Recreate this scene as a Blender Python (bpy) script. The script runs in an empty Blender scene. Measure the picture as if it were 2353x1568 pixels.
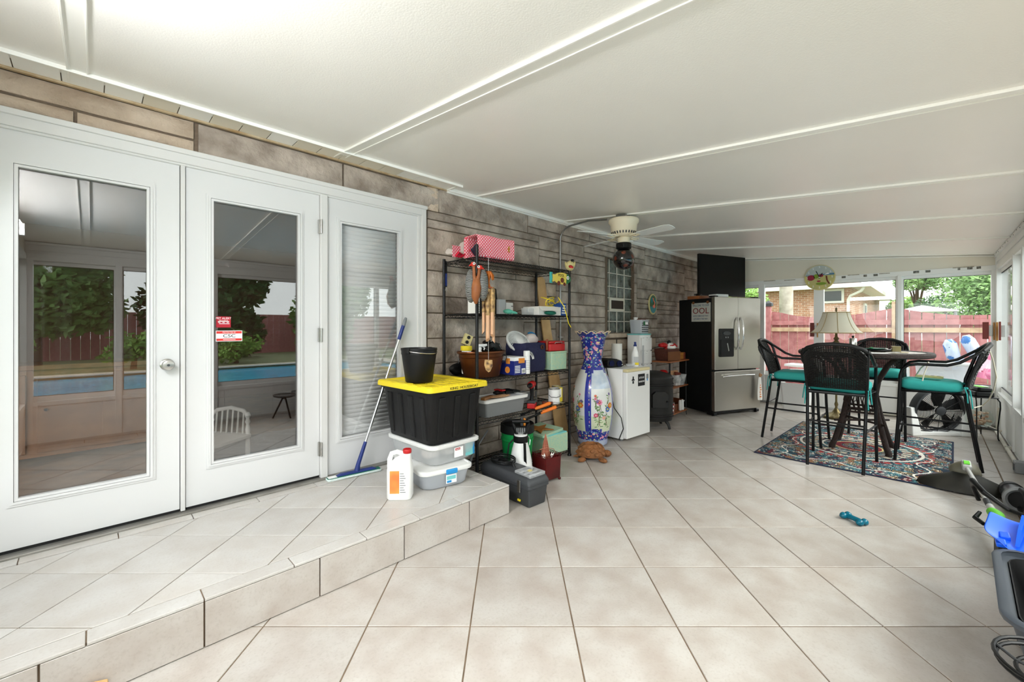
import bpy, math, random
from mathutils import Vector, Matrix, Euler, noise as mnoise
random.seed(7)
R = math.radians
sc = bpy.context.scene
C = sc.collection

# ------------------------------------------------------------------ camera
cam_d = bpy.data.cameras.new('camera'); cam = bpy.data.objects.new('camera', cam_d); C.objects.link(cam)
cam.location = (0, 0, 1.33); cam.rotation_euler = (R(90), 0, R(-45))
cam_d.sensor_width = 36; cam_d.lens = 965 / 2353 * 36; cam_d.shift_y = -34 / 2353
cam_d.clip_start = .02; cam_d.clip_end = 300
sc.camera = cam
# ------------------------------------------------------------------ overcast sky
w = bpy.data.worlds.new('sky'); sc.world = w; w.use_nodes = True
bg = w.node_tree.nodes['Background']; bg.inputs[0].default_value = (.95, .98, 1, 1); bg.inputs[1].default_value = 3.0
sun_d = bpy.data.lights.new('sun', 'SUN'); sun = bpy.data.objects.new('sun', sun_d); C.objects.link(sun)
sun_d.energy = 3.0; sun_d.angle = R(35); sun_d.color = (1, .97, .94); sun.rotation_euler = (R(48), 0, R(12))
vs = sc.view_settings
vs.view_transform = 'Standard'; vs.look = 'None'; vs.exposure = 0.28; vs.gamma = 1; vs.use_curve_mapping = False
sc.cycles.max_bounces = 9; sc.cycles.diffuse_bounces = 5; sc.cycles.transparent_max_bounces = 16
sc.cycles.sample_clamp_indirect = 8; sc.cycles.caustics_reflective = False; sc.cycles.caustics_refractive = False

# ------------------------------------------------------------------ materials
def lin(c):
    f = lambda v: v / 12.92 if v <= .04045 else ((v + .055) / 1.055) ** 2.4
    return tuple(f(x / 255) for x in c) + (1,)
MATS = {}
def mat(name, col, rough=.5, metal=0., spec=.5, noise=None, bump=None, rnd=0., trans=0., emit=0., alpha=1., coat=0., ior=1.45, coord='Object'):
    """noise=(scale, amount, colour, detail) ; bump=(scale, strength) ; rnd = brightness change from object to object"""
    m = bpy.data.materials.new(name); m.use_nodes = True; MATS[name] = m
    nt = m.node_tree; N = nt.nodes; L = nt.links
    b = N['Principled BSDF']
    b.inputs['Base Color'].default_value = lin(col)
    b.inputs['Roughness'].default_value = rough; b.inputs['Metallic'].default_value = metal
    b.inputs['Specular IOR Level'].default_value = spec; b.inputs['IOR'].default_value = ior
    b.inputs['Transmission Weight'].default_value = trans; b.inputs['Alpha'].default_value = alpha
    b.inputs['Coat Weight'].default_value = coat
    if emit:
        b.inputs['Emission Color'].default_value = lin(col); b.inputs['Emission Strength'].default_value = emit
    out = None; tc = None
    if noise or bump:
        tc = N.new('ShaderNodeTexCoord')
    if noise:
        n = N.new('ShaderNodeTexNoise'); n.inputs['Scale'].default_value = noise[0]
        n.inputs['Detail'].default_value = noise[3] if len(noise) > 3 else 5
        L.new(tc.outputs[coord], n.inputs['Vector'])
        mr = N.new('ShaderNodeMapRange'); mr.inputs[1].default_value = .3; mr.inputs[2].default_value = .7
        mr.inputs[4].default_value = noise[1]
        L.new(n.outputs['Fac'], mr.inputs[0])
        mx = N.new('ShaderNodeMix'); mx.data_type = 'RGBA'
        mx.inputs[6].default_value = lin(col); mx.inputs[7].default_value = lin(noise[2])
        L.new(mr.outputs[0], mx.inputs[0]); out = mx.outputs[2]
    if rnd:
        oi = N.new('ShaderNodeObjectInfo'); hs = N.new('ShaderNodeHueSaturation')
        mr = N.new('ShaderNodeMapRange'); mr.inputs[3].default_value = 1 - rnd; mr.inputs[4].default_value = 1 + rnd
        L.new(oi.outputs['Random'], mr.inputs[0]); L.new(mr.outputs[0], hs.inputs['Value'])
        if out: L.new(out, hs.inputs['Color'])
        else: hs.inputs['Color'].default_value = lin(col)
        out = hs.outputs[0]
    if out: L.new(out, b.inputs['Base Color'])
    if bump:
        n = N.new('ShaderNodeTexNoise'); n.inputs['Scale'].default_value = bump[0]; n.inputs['Detail'].default_value = 4
        L.new(tc.outputs[coord], n.inputs['Vector'])
        bp = N.new('ShaderNodeBump'); bp.inputs['Strength'].default_value = bump[1]; bp.inputs['Distance'].default_value = .02
        L.new(n.outputs['Fac'], bp.inputs['Height']); L.new(bp.outputs[0], b.inputs['Normal'])
    return m
def pane_mat(name, tint=(255, 255, 255), ior=1.5, rough=0.):
    """thin sheet of glass: clear with a Fresnel reflection"""
    m = bpy.data.materials.new(name); m.use_nodes = True; MATS[name] = m
    nt = m.node_tree; N = nt.nodes; L = nt.links; N.remove(N['Principled BSDF'])
    t = N.new('ShaderNodeBsdfTransparent'); t.inputs[0].default_value = lin(tint)
    g = N.new('ShaderNodeBsdfGlossy'); g.inputs['Roughness'].default_value = rough
    f0 = ((ior - 1) / (ior + 1)) ** 2                    # Schlick, the same from both sides of the sheet
    lw = N.new('ShaderNodeLayerWeight'); lw.inputs[0].default_value = .5
    pw = N.new('ShaderNodeMath'); pw.operation = 'POWER'; pw.inputs[1].default_value = 5; L.new(lw.outputs['Facing'], pw.inputs[0])
    fr = N.new('ShaderNodeMath'); fr.operation = 'MULTIPLY_ADD'; fr.inputs[1].default_value = 1 - f0; fr.inputs[2].default_value = f0; L.new(pw.outputs[0], fr.inputs[0])
    mx = N.new('ShaderNodeMixShader'); L.new(fr.outputs[0], mx.inputs[0]); L.new(t.outputs[0], mx.inputs[1]); L.new(g.outputs[0], mx.inputs[2])
    L.new(mx.outputs[0], N['Material Output'].inputs[0])
    return m
# ------------------------------------------------------------------ mesh helpers
def rrect(w, h, r, n=4):
    p = []
    for cx, cy, a in ((w/2-r, h/2-r, 0), (-w/2+r, h/2-r, 90), (-w/2+r, -h/2+r, 180), (w/2-r, -h/2+r, 270)):
        for i in range(n + 1):
            t = R(a + 90 * i / n); p.append((cx + r * math.cos(t), cy + r * math.sin(t)))
    return p
def circ(r, n, ry=None):
    return [(r * math.cos(2*math.pi*i/n), (ry or r) * math.sin(2*math.pi*i/n)) for i in range(n)]
def frame_of(d):
    d = Vector(d).normalized(); u = Vector((0, 0, 1)) if abs(d.z) < .95 else Vector((1, 0, 0))
    a = d.cross(u).normalized(); return a, a.cross(d).normalized() * -1
class MB:
    def __init__(s): s.v = []; s.f = []; s.m = []
    def add(s, vs_, fs, mi=0):
        o = len(s.v); s.v += [tuple(p) for p in vs_]; s.f += [tuple(i + o for i in f) for f in fs]; s.m += [mi] * len(fs); return s
    def box(s, c, d, rot=None, mi=0):
        x, y, z = d[0]/2, d[1]/2, d[2]/2
        p = [Vector((a, b, e)) for a in (-x, x) for b in (-y, y) for e in (-z, z)]
        if rot is not None: M = Euler(rot).to_matrix() if not isinstance(rot, Matrix) else rot; p = [M @ q for q in p]
        c = Vector(c)
        return s.add([q + c for q in p], [(0,1,3,2),(4,6,7,5),(0,4,5,1),(2,3,7,6),(0,2,6,4),(1,5,7,3)], mi)
    def bb(s, x0, x1, y0, y1, z0, z1, mi=0): return s.box(((x0+x1)/2, (y0+y1)/2, (z0+z1)/2), (abs(x1-x0), abs(y1-y0), abs(z1-z0)), None, mi)
    def loft(s, rings, cap=True, closed=False, mi=0):
        n = len(rings[0]); vs_ = [p for r in rings for p in r]; fs = []
        k = len(rings)
        for i in range(k if closed else k - 1):
            for j in range(n):
                a = i*n + j; b = i*n + (j+1) % n; c2 = ((i+1) % k)*n + (j+1) % n; d = ((i+1) % k)*n + j
                fs.append((a, b, c2, d))
        if cap and not closed: fs += [tuple(range(n))[::-1], tuple(range((k-1)*n, k*n))]
        return s.add(vs_, fs, mi)
    def cyl(s, p0, p1, r0, r1=None, n=16, mi=0, cap=True):
        p0 = Vector(p0); p1 = Vector(p1); r1 = r0 if r1 is None else r1; a, b = frame_of(p1 - p0)
        ring = lambda p, r: [p + a * r * math.cos(2*math.pi*i/n) + b * r * math.sin(2*math.pi*i/n) for i in range(n)]
        return s.loft([ring(p0, r0), ring(p1, r1)], cap, False, mi)
    def tube(s, pts, r, n=8, closed=False, mi=0):
        pts = [Vector(p) for p in pts]; k = len(pts); rings = []; pa = None
        for i, p in enumerate(pts):
            if closed: d = pts[(i+1) % k] - pts[i-1]
            else: d = pts[min(i+1, k-1)] - pts[max(i-1, 0)]
            d = d.normalized() if d.length > 1e-9 else Vector((0, 0, 1))
            if pa is None: a, _ = frame_of(d)
            else:
                a = pa - d * pa.dot(d); a = a.normalized() if a.length > 1e-6 else frame_of(d)[0]
            pa = a; b = d.cross(a); rr = r[i] if isinstance(r, (list, tuple)) else r
            rings.append([p + a * rr * math.cos(2*math.pi*j/n) + b * rr * math.sin(2*math.pi*j/n) for j in range(n)])
        return s.loft(rings, True, closed, mi)
    def lathe(s, prof, n=24, c=(0, 0, 0), mi=0, sx=1, sy=1, cap=True):
        c = Vector(c)
        rings = [[c + Vector((max(r, 1e-4) * sx * math.cos(2*math.pi*i/n), max(r, 1e-4) * sy * math.sin(2*math.pi*i/n), z)) for i in range(n)] for r, z in prof]
        return s.loft(rings, cap, False, mi)
    def prism(s, poly, z0, z1, M=None, mi=0, s1=1.):
        a = [Vector((x, y, z0)) for x, y in poly]; b = [Vector((x * s1, y * s1, z1)) for x, y in poly]
        if M is not None: a = [M @ p for p in a]; b = [M @ p for p in b]
        return s.loft([a, b], True, False, mi)
    def ell(s, c, r, nu=16, nv=10, rot=None, mi=0):
        c = Vector(c); M = Euler(rot).to_matrix() if rot is not None else None; rings = []
        for i in range(nv + 1):
            t = math.pi * i / nv; ring = []
            for j in range(nu):
                p = 2 * math.pi * j / nu; st = max(math.sin(t), 1e-3)
                q = Vector((r[0]*st*math.cos(p), r[1]*st*math.sin(p), -r[2]*math.cos(t)))
                ring.append(c + (M @ q if M else q))
            rings.append(ring)
        return s.loft(rings, True, False, mi)
    def sheet(s, rows, mi=0, th=0.):
        n = len(rows[0]); k = len(rows)
        fs = [(i*n+j, i*n+j+1, (i+1)*n+j+1, (i+1)*n+j) for i in range(k-1) for j in range(n-1)]
        return s.add([p for r in rows for p in r], fs, mi)
    def xf(s, M):
        s.v = [tuple(M @ Vector(p)) for p in s.v]; return s
    def build(s, name, mats, parent=None, smooth=40, bevel=0., seg=2, loc=None, rot=None, solid=0., sub=0):
        me = bpy.data.meshes.new(name); me.from_pydata(s.v, [], s.f)
        for m in (mats if isinstance(mats, (list, tuple)) else [mats]): me.materials.append(MATS[m] if isinstance(m, str) else m)
        me.polygons.foreach_set('material_index', s.m)
        if smooth:
            me.polygons.foreach_set('use_smooth', [True] * len(me.polygons)); me.update()
            me.set_sharp_from_angle(angle=R(smooth))
        me.validate(); me.update()
        o = bpy.data.objects.new(name, me); C.objects.link(o)
        if parent: o.parent = parent
        if loc is not None: o.location = loc
        if rot is not None: o.rotation_euler = rot
        if solid:
            q = o.modifiers.new('thick', 'SOLIDIFY'); q.thickness = solid; q.offset = 0
        if bevel:
            q = o.modifiers.new('bevel', 'BEVEL'); q.width = bevel; q.segments = seg; q.limit_method = 'ANGLE'; q.angle_limit = R(40)
        if sub:
            q = o.modifiers.new('sub', 'SUBSURF'); q.levels = sub; q.render_levels = sub
        return o
def tag(o, label, cat, group=None, kind=None):
    o['label'] = label; o['category'] = cat
    if group: o['group'] = group
    if kind: o['kind'] = kind
    return o
def thing(name, label, cat, loc=(0, 0, 0), rz=0., group=None, parent=None):
    o = bpy.data.objects.new(name, None); C.objects.link(o); o.location = loc; o.rotation_euler = (0, 0, rz); o.empty_display_size = .05
    return tag(o, label, cat, group)
def struct(o, label=None):
    o['kind'] = 'structure'
    if label: o['label'] = label
    return o
def sroot(name, label=None, loc=(0, 0, 0)):
    o = bpy.data.objects.new(name, None); C.objects.link(o); o.location = loc; return struct(o, label)
def copy_tree(o, parent=None):
    c = o.copy(); C.objects.link(c); c.parent = parent
    for ch in list(o.children): copy_tree(ch, c)
    return c
def text(name, body, size, m, parent, loc, rot, ext=.0006, align='CENTER', sx=1.):
    cu = bpy.data.curves.new(name, 'FONT'); cu.body = body; cu.size = size; cu.extrude = ext; cu.align_x = align; cu.align_y = 'CENTER'
    cu.materials.append(MATS[m]); cu.resolution_u = 3
    t_ = bpy.data.objects.new(name, cu); me = bpy.data.meshes.new_from_object(t_); bpy.data.objects.remove(t_)
    o = bpy.data.objects.new(name, me); C.objects.link(o); o.parent = parent; o.location = loc; o.rotation_euler = rot; o.scale = (sx, 1, 1)
    return o
def clip(poly, x0, x1, y0, y1):
    def cut(p, f, inter):
        o = []
        for i in range(len(p)):
            a, b = p[i-1], p[i]
            if f(b):
                if not f(a): o.append(inter(a, b))
                o.append(b)
            elif f(a): o.append(inter(a, b))
        return o
    def ix(X): return lambda a, b: (X, a[1] + (b[1]-a[1]) * (X-a[0]) / (b[0]-a[0]))
    def iy(Y): return lambda a, b: (a[0] + (b[0]-a[0]) * (Y-a[1]) / (b[1]-a[1]), Y)
    for f, g in ((lambda q: q[0] >= x0, ix(x0)), (lambda q: q[0] <= x1, ix(x1)), (lambda q: q[1] >= y0, iy(y0)), (lambda q: q[1] <= y1, iy(y1))):
        if poly: poly = cut(poly, f, g)
    return poly
def area(p): return abs(sum(p[i-1][0]*p[i][1] - p[i][0]*p[i-1][1] for i in range(len(p)))) / 2
def inset(p, d):
    """convex polygon moved inwards by d"""
    if sum(p[i-1][0]*p[i][1] - p[i][0]*p[i-1][1] for i in range(len(p))) < 0: p = p[::-1]
    n = len(p); ls = []
    for i in range(n):
        a, b = Vector(p[i]), Vector(p[(i+1) % n]); e = (b - a)
        if e.length < 1e-6: continue
        e.normalize(); nr = Vector((-e.y, e.x)); ls.append((a + nr * d, e))
    out = []
    for i in range(len(ls)):
        (p1, d1), (p2, d2) = ls[i-1], ls[i]; cr = d1.x*d2.y - d1.y*d2.x
        if abs(cr) < 1e-6: continue
        t = ((p2.x-p1.x)*d2.y - (p2.y-p1.y)*d2.x) / cr; q = p1 + d1 * t; out.append((q.x, q.y))
    return out

# ------------------------------------------------------------------ palette
mat('white_paint', (221, 221, 221), .32)
mat('white_trim', (220, 219, 217), .4)
mat('alu_white', (238, 238, 236), .35, noise=(3, .25, (214, 214, 210)))
mat('alu_grey', (190, 190, 188), .35)
mat('ceiling_skin', (245, 242, 236), .3, bump=(140, .06), noise=(1.2, .5, (238, 234, 226)))
mat('ceiling_strip', (248, 246, 240), .35)
mat('soffit_cream', (226, 219, 203), .4, rnd=.03)
mat('soffit_white', (246, 245, 240), .3)
mat('header_panel', (232, 226, 212), .5, noise=(2, .4, (218, 211, 196)))
mat('knee_panel', (236, 236, 234), .45, noise=(2.5, .4, (220, 219, 215)))
mat('mortar', (122, 106, 90), .95, noise=(60, .6, (96, 82, 70)))
mat('grout', (132, 112, 92), .95, noise=(9, .8, (92, 76, 60)))
mat('stone', (204, 191, 178), .9, noise=(5, 1., (132, 119, 108), 10), bump=(22, 1.), rnd=.15)
mat('stone_tan', (214, 196, 176), .9, noise=(4, .9, (156, 136, 116), 10), bump=(22, 1.), rnd=.10)
mat('black_metal', (18, 18, 19), .42, metal=.3)
mat('black_plastic', (11, 11, 12), .45, spec=.35)
mat('dark_grey_plastic', (56, 58, 61), .5)
mat('grey_plastic', (128, 130, 132), .5)
mat('white_plastic', (240, 240, 238), .35)
mat('steel', (196, 194, 190), .28, metal=1.)
mat('chrome', (220, 220, 220), .12, metal=1.)
mat('zinc', (150, 150, 148), .35, metal=.9)
mat('rubber', (12, 12, 12), .7)
mat('red', (178, 22, 24), .4)
mat('paper', (240, 238, 232), .8)
mat('ink', (20, 20, 22), .7)
mat('print_white', (248, 248, 248), .7)
pane_mat('window_glass', (250, 252, 250), 1.5)
pane_mat('door_glass', (250, 250, 250), 2.1)

# tile: mottled cream porcelain, a little different from tile to tile
def tile_mat(name, a, b, c):
    m = mat(name, a, .3, spec=.4); nt = m.node_tree; N = nt.nodes; L = nt.links; bs = N['Principled BSDF']
    tc = N.new('ShaderNodeTexCoord'); oi = N.new('ShaderNodeObjectInfo')
    ad = N.new('ShaderNodeVectorMath'); ad.operation = 'ADD'; mu = N.new('ShaderNodeMath'); mu.operation = 'MULTIPLY'; mu.inputs[1].default_value = 40
    L.new(oi.outputs['Random'], mu.inputs[0]); L.new(tc.outputs['Object'], ad.inputs[0]); L.new(mu.outputs[0], ad.inputs[1])
    n1 = N.new('ShaderNodeTexNoise'); n1.inputs['Scale'].default_value = 6; n1.inputs['Detail'].default_value = 9; L.new(ad.outputs[0], n1.inputs['Vector'])
    n2 = N.new('ShaderNodeTexNoise'); n2.inputs['Scale'].default_value = 90; n2.inputs['Detail'].default_value = 3; L.new(ad.outputs[0], n2.inputs['Vector'])
    r1 = N.new('ShaderNodeValToRGB'); e = r1.color_ramp.elements; e[0].position = .34; e[0].color = lin(a); e[1].position = .7; e[1].color = lin(b); L.new(n1.outputs['Fac'], r1.inputs[0])
    mr = N.new('ShaderNodeMapRange'); mr.inputs[1].default_value = .5; mr.inputs[2].default_value = .75; mr.inputs[4].default_value = .35; L.new(n2.outputs['Fac'], mr.inputs[0])
    mx = N.new('ShaderNodeMix'); mx.data_type = 'RGBA'; mx.inputs[7].default_value = lin(c); L.new(mr.outputs[0], mx.inputs[0]); L.new(r1.outputs[0], mx.inputs[6])
    hs = N.new('ShaderNodeHueSaturation'); m2 = N.new('ShaderNodeMapRange'); m2.inputs[3].default_value = .95; m2.inputs[4].default_value = 1.05
    L.new(oi.outputs['Random'], m2.inputs[0]); L.new(m2.outputs[0], hs.inputs['Value']); L.new(mx.outputs[2], hs.inputs['Color']); L.new(hs.outputs[0], bs.inputs['Base Color'])
    bp = N.new('ShaderNodeBump'); bp.inputs['Strength'].default_value = .12; bp.inputs['Distance'].default_value = .004; L.new(n2.outputs['Fac'], bp.inputs['Height']); L.new(bp.outputs[0], bs.inputs['Normal'])
tile_mat('floor_tile', (186, 181, 175), (168, 158, 149), (154, 143, 133))
tile_mat('step_tile', (198, 195, 191), (186, 180, 173), (172, 164, 156))

# ================================================================== THE ROOM
U0, U1 = -.52, 8.35          # near end wall, far end wall
V0, V1 = -.606, 3.17         # window wall on the right, stone house wall
CZ, CS = 2.60, .09           # ceiling height at the stone wall and its fall towards the windows
def cz(v): return CZ - CS * (V1 - v)
S2 = math.sqrt(.5)
def cam2room(X, Z): return (S2 * (Z + X), S2 * (Z - X))

# ---- floor: slab with grout, every tile a part
floor = struct(MB().bb(U0-.1, U1+.1, V0-.1, V1+.2, -.12, -.004).build('floor', 'grout', smooth=0), 'cream diagonal tile floor with brown grout')
TS = .458
def tiles(parent, ts, X0, Z0, box, z0, z1, mname, gap=.0032, nm='tile', skip=None):
    shared = None; k = 0
    for i in range(-30, 31):
        for j in range(-5, 40):
            P = [(X0 + i*ts, Z0 + j*ts), (X0 + (i+1)*ts, Z0 + j*ts), (X0 + (i+1)*ts, Z0 + (j+1)*ts), (X0 + i*ts, Z0 + (j+1)*ts)]
            q = [cam2room(*p) for p in P]; c = clip(q, *box)
            if len(c) < 3 or area(c) < .004: continue
            if skip and skip(c): continue
            full = abs(area(c) - ts*ts) < 1e-4
            ctr = Vector((sum(p[0] for p in q) / 4, sum(p[1] for p in q) / 4, 0))
            if full and shared is not None:
                o = bpy.data.objects.new(nm, shared); C.objects.link(o); o.parent = parent; o.location = ctr
            else:
                pl = inset([(p[0]-ctr.x, p[1]-ctr.y) for p in c], gap)
                if len(pl) < 3: continue
                b = MB(); p2 = inset(pl, .002)
                if len(p2) != len(pl): b.prism(pl, z0, z1)
                else:
                    b.loft([[Vector((x, y, z0)) for x, y in pl], [Vector((x, y, z1-.0015)) for x, y in pl], [Vector((x, y, z1)) for x, y in p2]])
                o = b.build(nm, mname, parent, smooth=0, loc=ctr)
                if full: shared = o.data
            k += 1
    return k
XT, ZT = 1.1885 - 20*0, 2.3185
tiles(floor, TS, XT - TS*3, ZT - TS*5, (U0, U1, -.43, V1), -.006, 0, 'floor_tile', skip=lambda c: all(p[0] < 2.06 and p[1] > 2.16 for p in c))
u = U0
while u < U1 - .05:
    e = min(u + .4572, U1)
    MB().bb(u+.003, e-.003, V0, -.436, -.006, 0).build('tile', 'floor_tile', floor, smooth=0, bevel=.0015, seg=1); u = e

# ---- tiled step in front of the doors
SZ, SV, SU = .204, 2.122, 2.094
step = struct(MB().bb(U0, SU-.012, SV+.012, V1+.02, 0, SZ-.004).build('step', 'grout', smooth=0), 'raised step of cream tiles in front of the white doors')
tiles(step, .345, -1.4977 - .345*4, 1.913 - .345*6, (U0, SU-.092, SV+.094, 3.05), SZ-.006, SZ, 'step_tile', gap=.0022)
js = [-.52, -.36, -.015, .328, .674, 1.033, 1.36, 1.669, SU]
for a, b in zip(js, js[1:]): MB().bb(a+.002, b-.002 if b < SU else b, SV, SV+.090, SZ-.012, SZ+.001).build('nosing_tile', 'step_tile', step, smooth=0, bevel=.003)
js = [SV+.094, 2.45, 2.80, 3.16]
for a, b in zip(js, js[1:]): MB().bb(SU-.090, SU, a+.002, b-.002, SZ-.012, SZ+.001).build('nosing_tile', 'step_tile', step, smooth=0, bevel=.003)
js = [-.52, -.127, .328, .791, 1.257, 1.733, SU]
for a, b in zip(js, js[1:]): MB().bb(a+.003, b-.003 if b < SU else b, SV, SV+.012, .004, SZ-.014).build('riser_tile', 'floor_tile', step, smooth=0, bevel=.0015, seg=1)
js = [SV+.014, 2.5, 2.95, 3.16]
for a, b in zip(js, js[1:]): MB().bb(SU-.012, SU, a+.002, b-.002, .004, SZ-.014).build('riser_tile', 'floor_tile', step, smooth=0, bevel=.0015, seg=1)
js = [-.52, -.25, .10, .42, .76, 1.12, 1.45, 1.78, 2.0]
for a, b in zip(js, js[1:]): MB().bb(a+.002, b-.002, 3.053, 3.14, SZ-.006, SZ+.004).build('border_tile', 'step_tile', step, smooth=0, bevel=.0015, seg=1)

# ---- stone wall of the house: mortar backing with openings, every stone a part
DU0, DU1, DZ1 = -.46, 2.085, 2.385          # door opening
WU0, WU1, WZ0, WZ1 = 5.06, 5.79, 1.235, 2.28   # glass block window
b = MB()
Y0, Y1 = V1+.014, V1+.28
b.bb(U0-.1, DU1, Y0, Y1, DZ1, 2.75); b.bb(U0-.1, DU0, Y0, Y1, -.1, DZ1); b.bb(DU1, WU0, Y0, Y1, -.1, 2.75); b.bb(WU0, WU1, Y0, Y1, -.1, WZ0); b.bb(WU0, WU1, Y0, Y1, WZ1, 2.75); b.bb(WU1, U1+.3, Y0, Y1, -.1, 2.75)
wall = struct(b.build('wall_stone', 'mortar', smooth=0), 'grey limestone house wall of long rough blocks')
rs = random.Random(21)
def stone(a, e, z0, z1, tan=False, y=V1):
    w_, h_ = e - a, z1 - z0; nx = max(3, int(w_ / .07)); nz = max(3, int(h_ / .035)); g = .0055
    off = Vector((rs.random()*50, rs.random()*50, rs.random()*50)); pr = rs.uniform(-.004, .006)
    fr = []
    for k in range(nz + 1):
        row = []
        for i in range(nx + 1):
            x = a + g + (w_ - 2*g) * i / nx; z = z0 + g + (h_ - 2*g) * k / nz
            ed = min(i, nx-i, k, nz-k); n_ = mnoise.noise(Vector((x*7, z*13, 0)) + off) * .016 + mnoise.noise(Vector((x*22, z*30, 3)) + off) * .010
            yy = y + .001 + n_*.4 if ed == 0 else y - .012 + n_ - pr
            row.append((x, yy, z))
        fr.append(row)
    b = MB().sheet(fr)
    b.f = [f[::-1] for f in b.f]
    edge = fr[0] + [r[-1] for r in fr[1:]] + fr[-1][-2::-1] + [r[0] for r in fr[-2:0:-1]]
    n = len(edge); back = [(p[0], y + .02, p[2]) for p in edge]
    b.add(edge + back, [(i, i + n, (i+1) % n + n, (i+1) % n) for i in range(n)])
    b.build('stone', 'stone_tan' if tan else 'stone', wall, smooth=60)
UN = .0762
# above the doors
stone(U0, .441, 2.462, 2.575, True); stone(U0, -.064, 2.39, 2.458, True); stone(-.060, .441, 2.39, 2.458, True); stone(.455, 1.35, 2.39, 2.57); stone(1.355, 2.243, 2.39, 2.57)
stone(U0, DU0-.005, 1.6, 2.385, True); stone(U0, DU0-.005, .9, 1.595, True); stone(U0, DU0-.005, .2, .895, True)
# ragged courses right of the doors; rows counted in 3 inch units downwards
top = 2.592; NR = 34; cols0, cols1, cw = 2.105, U1, .0625
NCc = int((cols1 - cols0) / cw)
grid = [[0] * NCc for _ in range(NR)]
def cu(i): return cols0 + i * cw
for r in range(NR):
    for i in range(NCc):
        zt, zb = top - r*UN, top - (r+1)*UN
        if WU0 - .06 < cu(i) + cw/2 < WU1 + .06 and zt < WZ1 + .04 and zb > WZ0 - .1: grid[r][i] = 1
def put(i0, i1, r0, r1, tan=False):
    for r in range(r0, r1):
        for i in range(i0, i1): grid[r][i] = 1
    zb = top - r1*UN
    stone(cu(i0), cu(i1), max(zb, .0), top - r0*UN, tan)
ci = lambda uu: int(round((uu - cols0) / cw))
put(ci(2.24), ci(3.405), 0, 3); put(0, ci(2.24), 0, 3, True)
put(ci(3.405), ci(4.58), 0, 2); put(ci(3.405), ci(5.2), 2, 3)
hs_ = [1, 1, 3, 2, 3, 2, 3, 3, 2, 3, 1, 3, 2, 2]; r = 3
for hh in hs_:
    if r + hh > NR: hh = NR - r
    if hh <= 0: break
    L_ = rs.choice((14, 18, 20, 24, 26)) if hh > 1 else rs.choice((24, 30, 34))
    put(0, L_, r, r + hh); r += hh
for r in range(NR):
    i = 0
    while i < NCc:
        if grid[r][i]: i += 1; continue
        j = i
        while j < NCc and not grid[r][j]: j += 1
        run = j - i; Lw = rs.randint(9, 26)
        if run - Lw < 6: Lw = run
        hh = rs.choice((1, 1, 2, 2, 2, 2, 3, 3))
        while hh > 1 and (r + hh > NR or any(grid[rr][ii] for rr in range(r, r+hh) for ii in range(i, i+Lw))): hh -= 1
        put(i, i + Lw, r, r + hh, rs.random() < .12); i += Lw
# quoin edge next to the door frame is the wall's end: window surround stones
for k in range(7):
    z_ = WZ0 + k * (WZ1 - WZ0) / 7
    MB().bb(WU1+.005, WU1+.055, V1-.004, V1+.12, z_+.004, z_ + (WZ1-WZ0)/7 - .004).build('jamb_stone', 'stone', wall, smooth=0, bevel=.004)
MB().bb(WU0-.05, WU1+.06, V1-.05, V1+.12, WZ0-.066, WZ0-.006).build('sill_stone', 'stone_tan', wall, smooth=0, bevel=.008)

# ---- glass block window
mat('glass_block', (150, 160, 150), .12, trans=.25, noise=(9, 1., (60, 66, 60), 3), bump=(16, .9))
mat('block_joint', (222, 218, 206), .7)
gb = sroot('window_1', 'tall narrow glass block window set in the stone wall')
MB().bb(WU0, WU1, V1+.10, V1+.13, WZ0, WZ1).build('joint_backing', 'block_joint', gb, smooth=0)
cws = [WU0-.05, WU0+.11, WU0+.315, WU0+.52, WU1+.01]
rows_ = [WZ0+.0, 1.395, 1.535, 1.72, 1.875, 2.06, WZ1]
rows_ = [WZ0, 1.40, 1.545, 1.735, 1.895, 2.085, WZ1]
for a, e in zip(cws, cws[1:]):
    for z0_, z1_ in zip(rows_, rows_[1:]):
        if z0_ == 1.545 and a in (cws[1], cws[2]): continue
        MB().bb(max(a, WU0)+.006, min(e, WU1)-.009, V1+.06, V1+.105, z0_+.009, z1_-.009).build('glass_block', 'glass_block', gb, smooth=0, bevel=.006, seg=2)
jg_ = MB()
for x_ in cws[1:-1]: jg_.bb(x_-.006, x_+.006, V1+.054, V1+.12, WZ0, WZ1)
for z_ in rows_[1:-1]: jg_.bb(WU0, WU1, V1+.0545, V1+.12, z_-.006, z_+.006)
jg_.build('joint_grid', 'block_joint', gb, smooth=0)
vent = MB()
a, e = cws[1]+.004, cws[3]-.004
for q in ((a, a+.035, 1.549, 1.731), (e-.035, e, 1.549, 1.731), (a+.035, e-.035, 1.549, 1.58), (a+.035, e-.035, 1.70, 1.731)): vent.bb(q[0], q[1], V1+.045, V1+.11, q[2], q[3])
vf = vent.build('vent_frame', 'soffit_cream', gb, smooth=0, bevel=.003)
mat('vent_dark', (46, 30, 20), .6)
MB().bb(a+.03, e-.03, V1+.048, V1+.052, 1.575, 1.705).build('vent_flap', 'vent_dark', vf, smooth=0)
MB().cyl((e-.018, V1+.045, 1.63), (e-.018, V1+.040, 1.63), .005).build('screw', 'zinc', vf)

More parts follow.
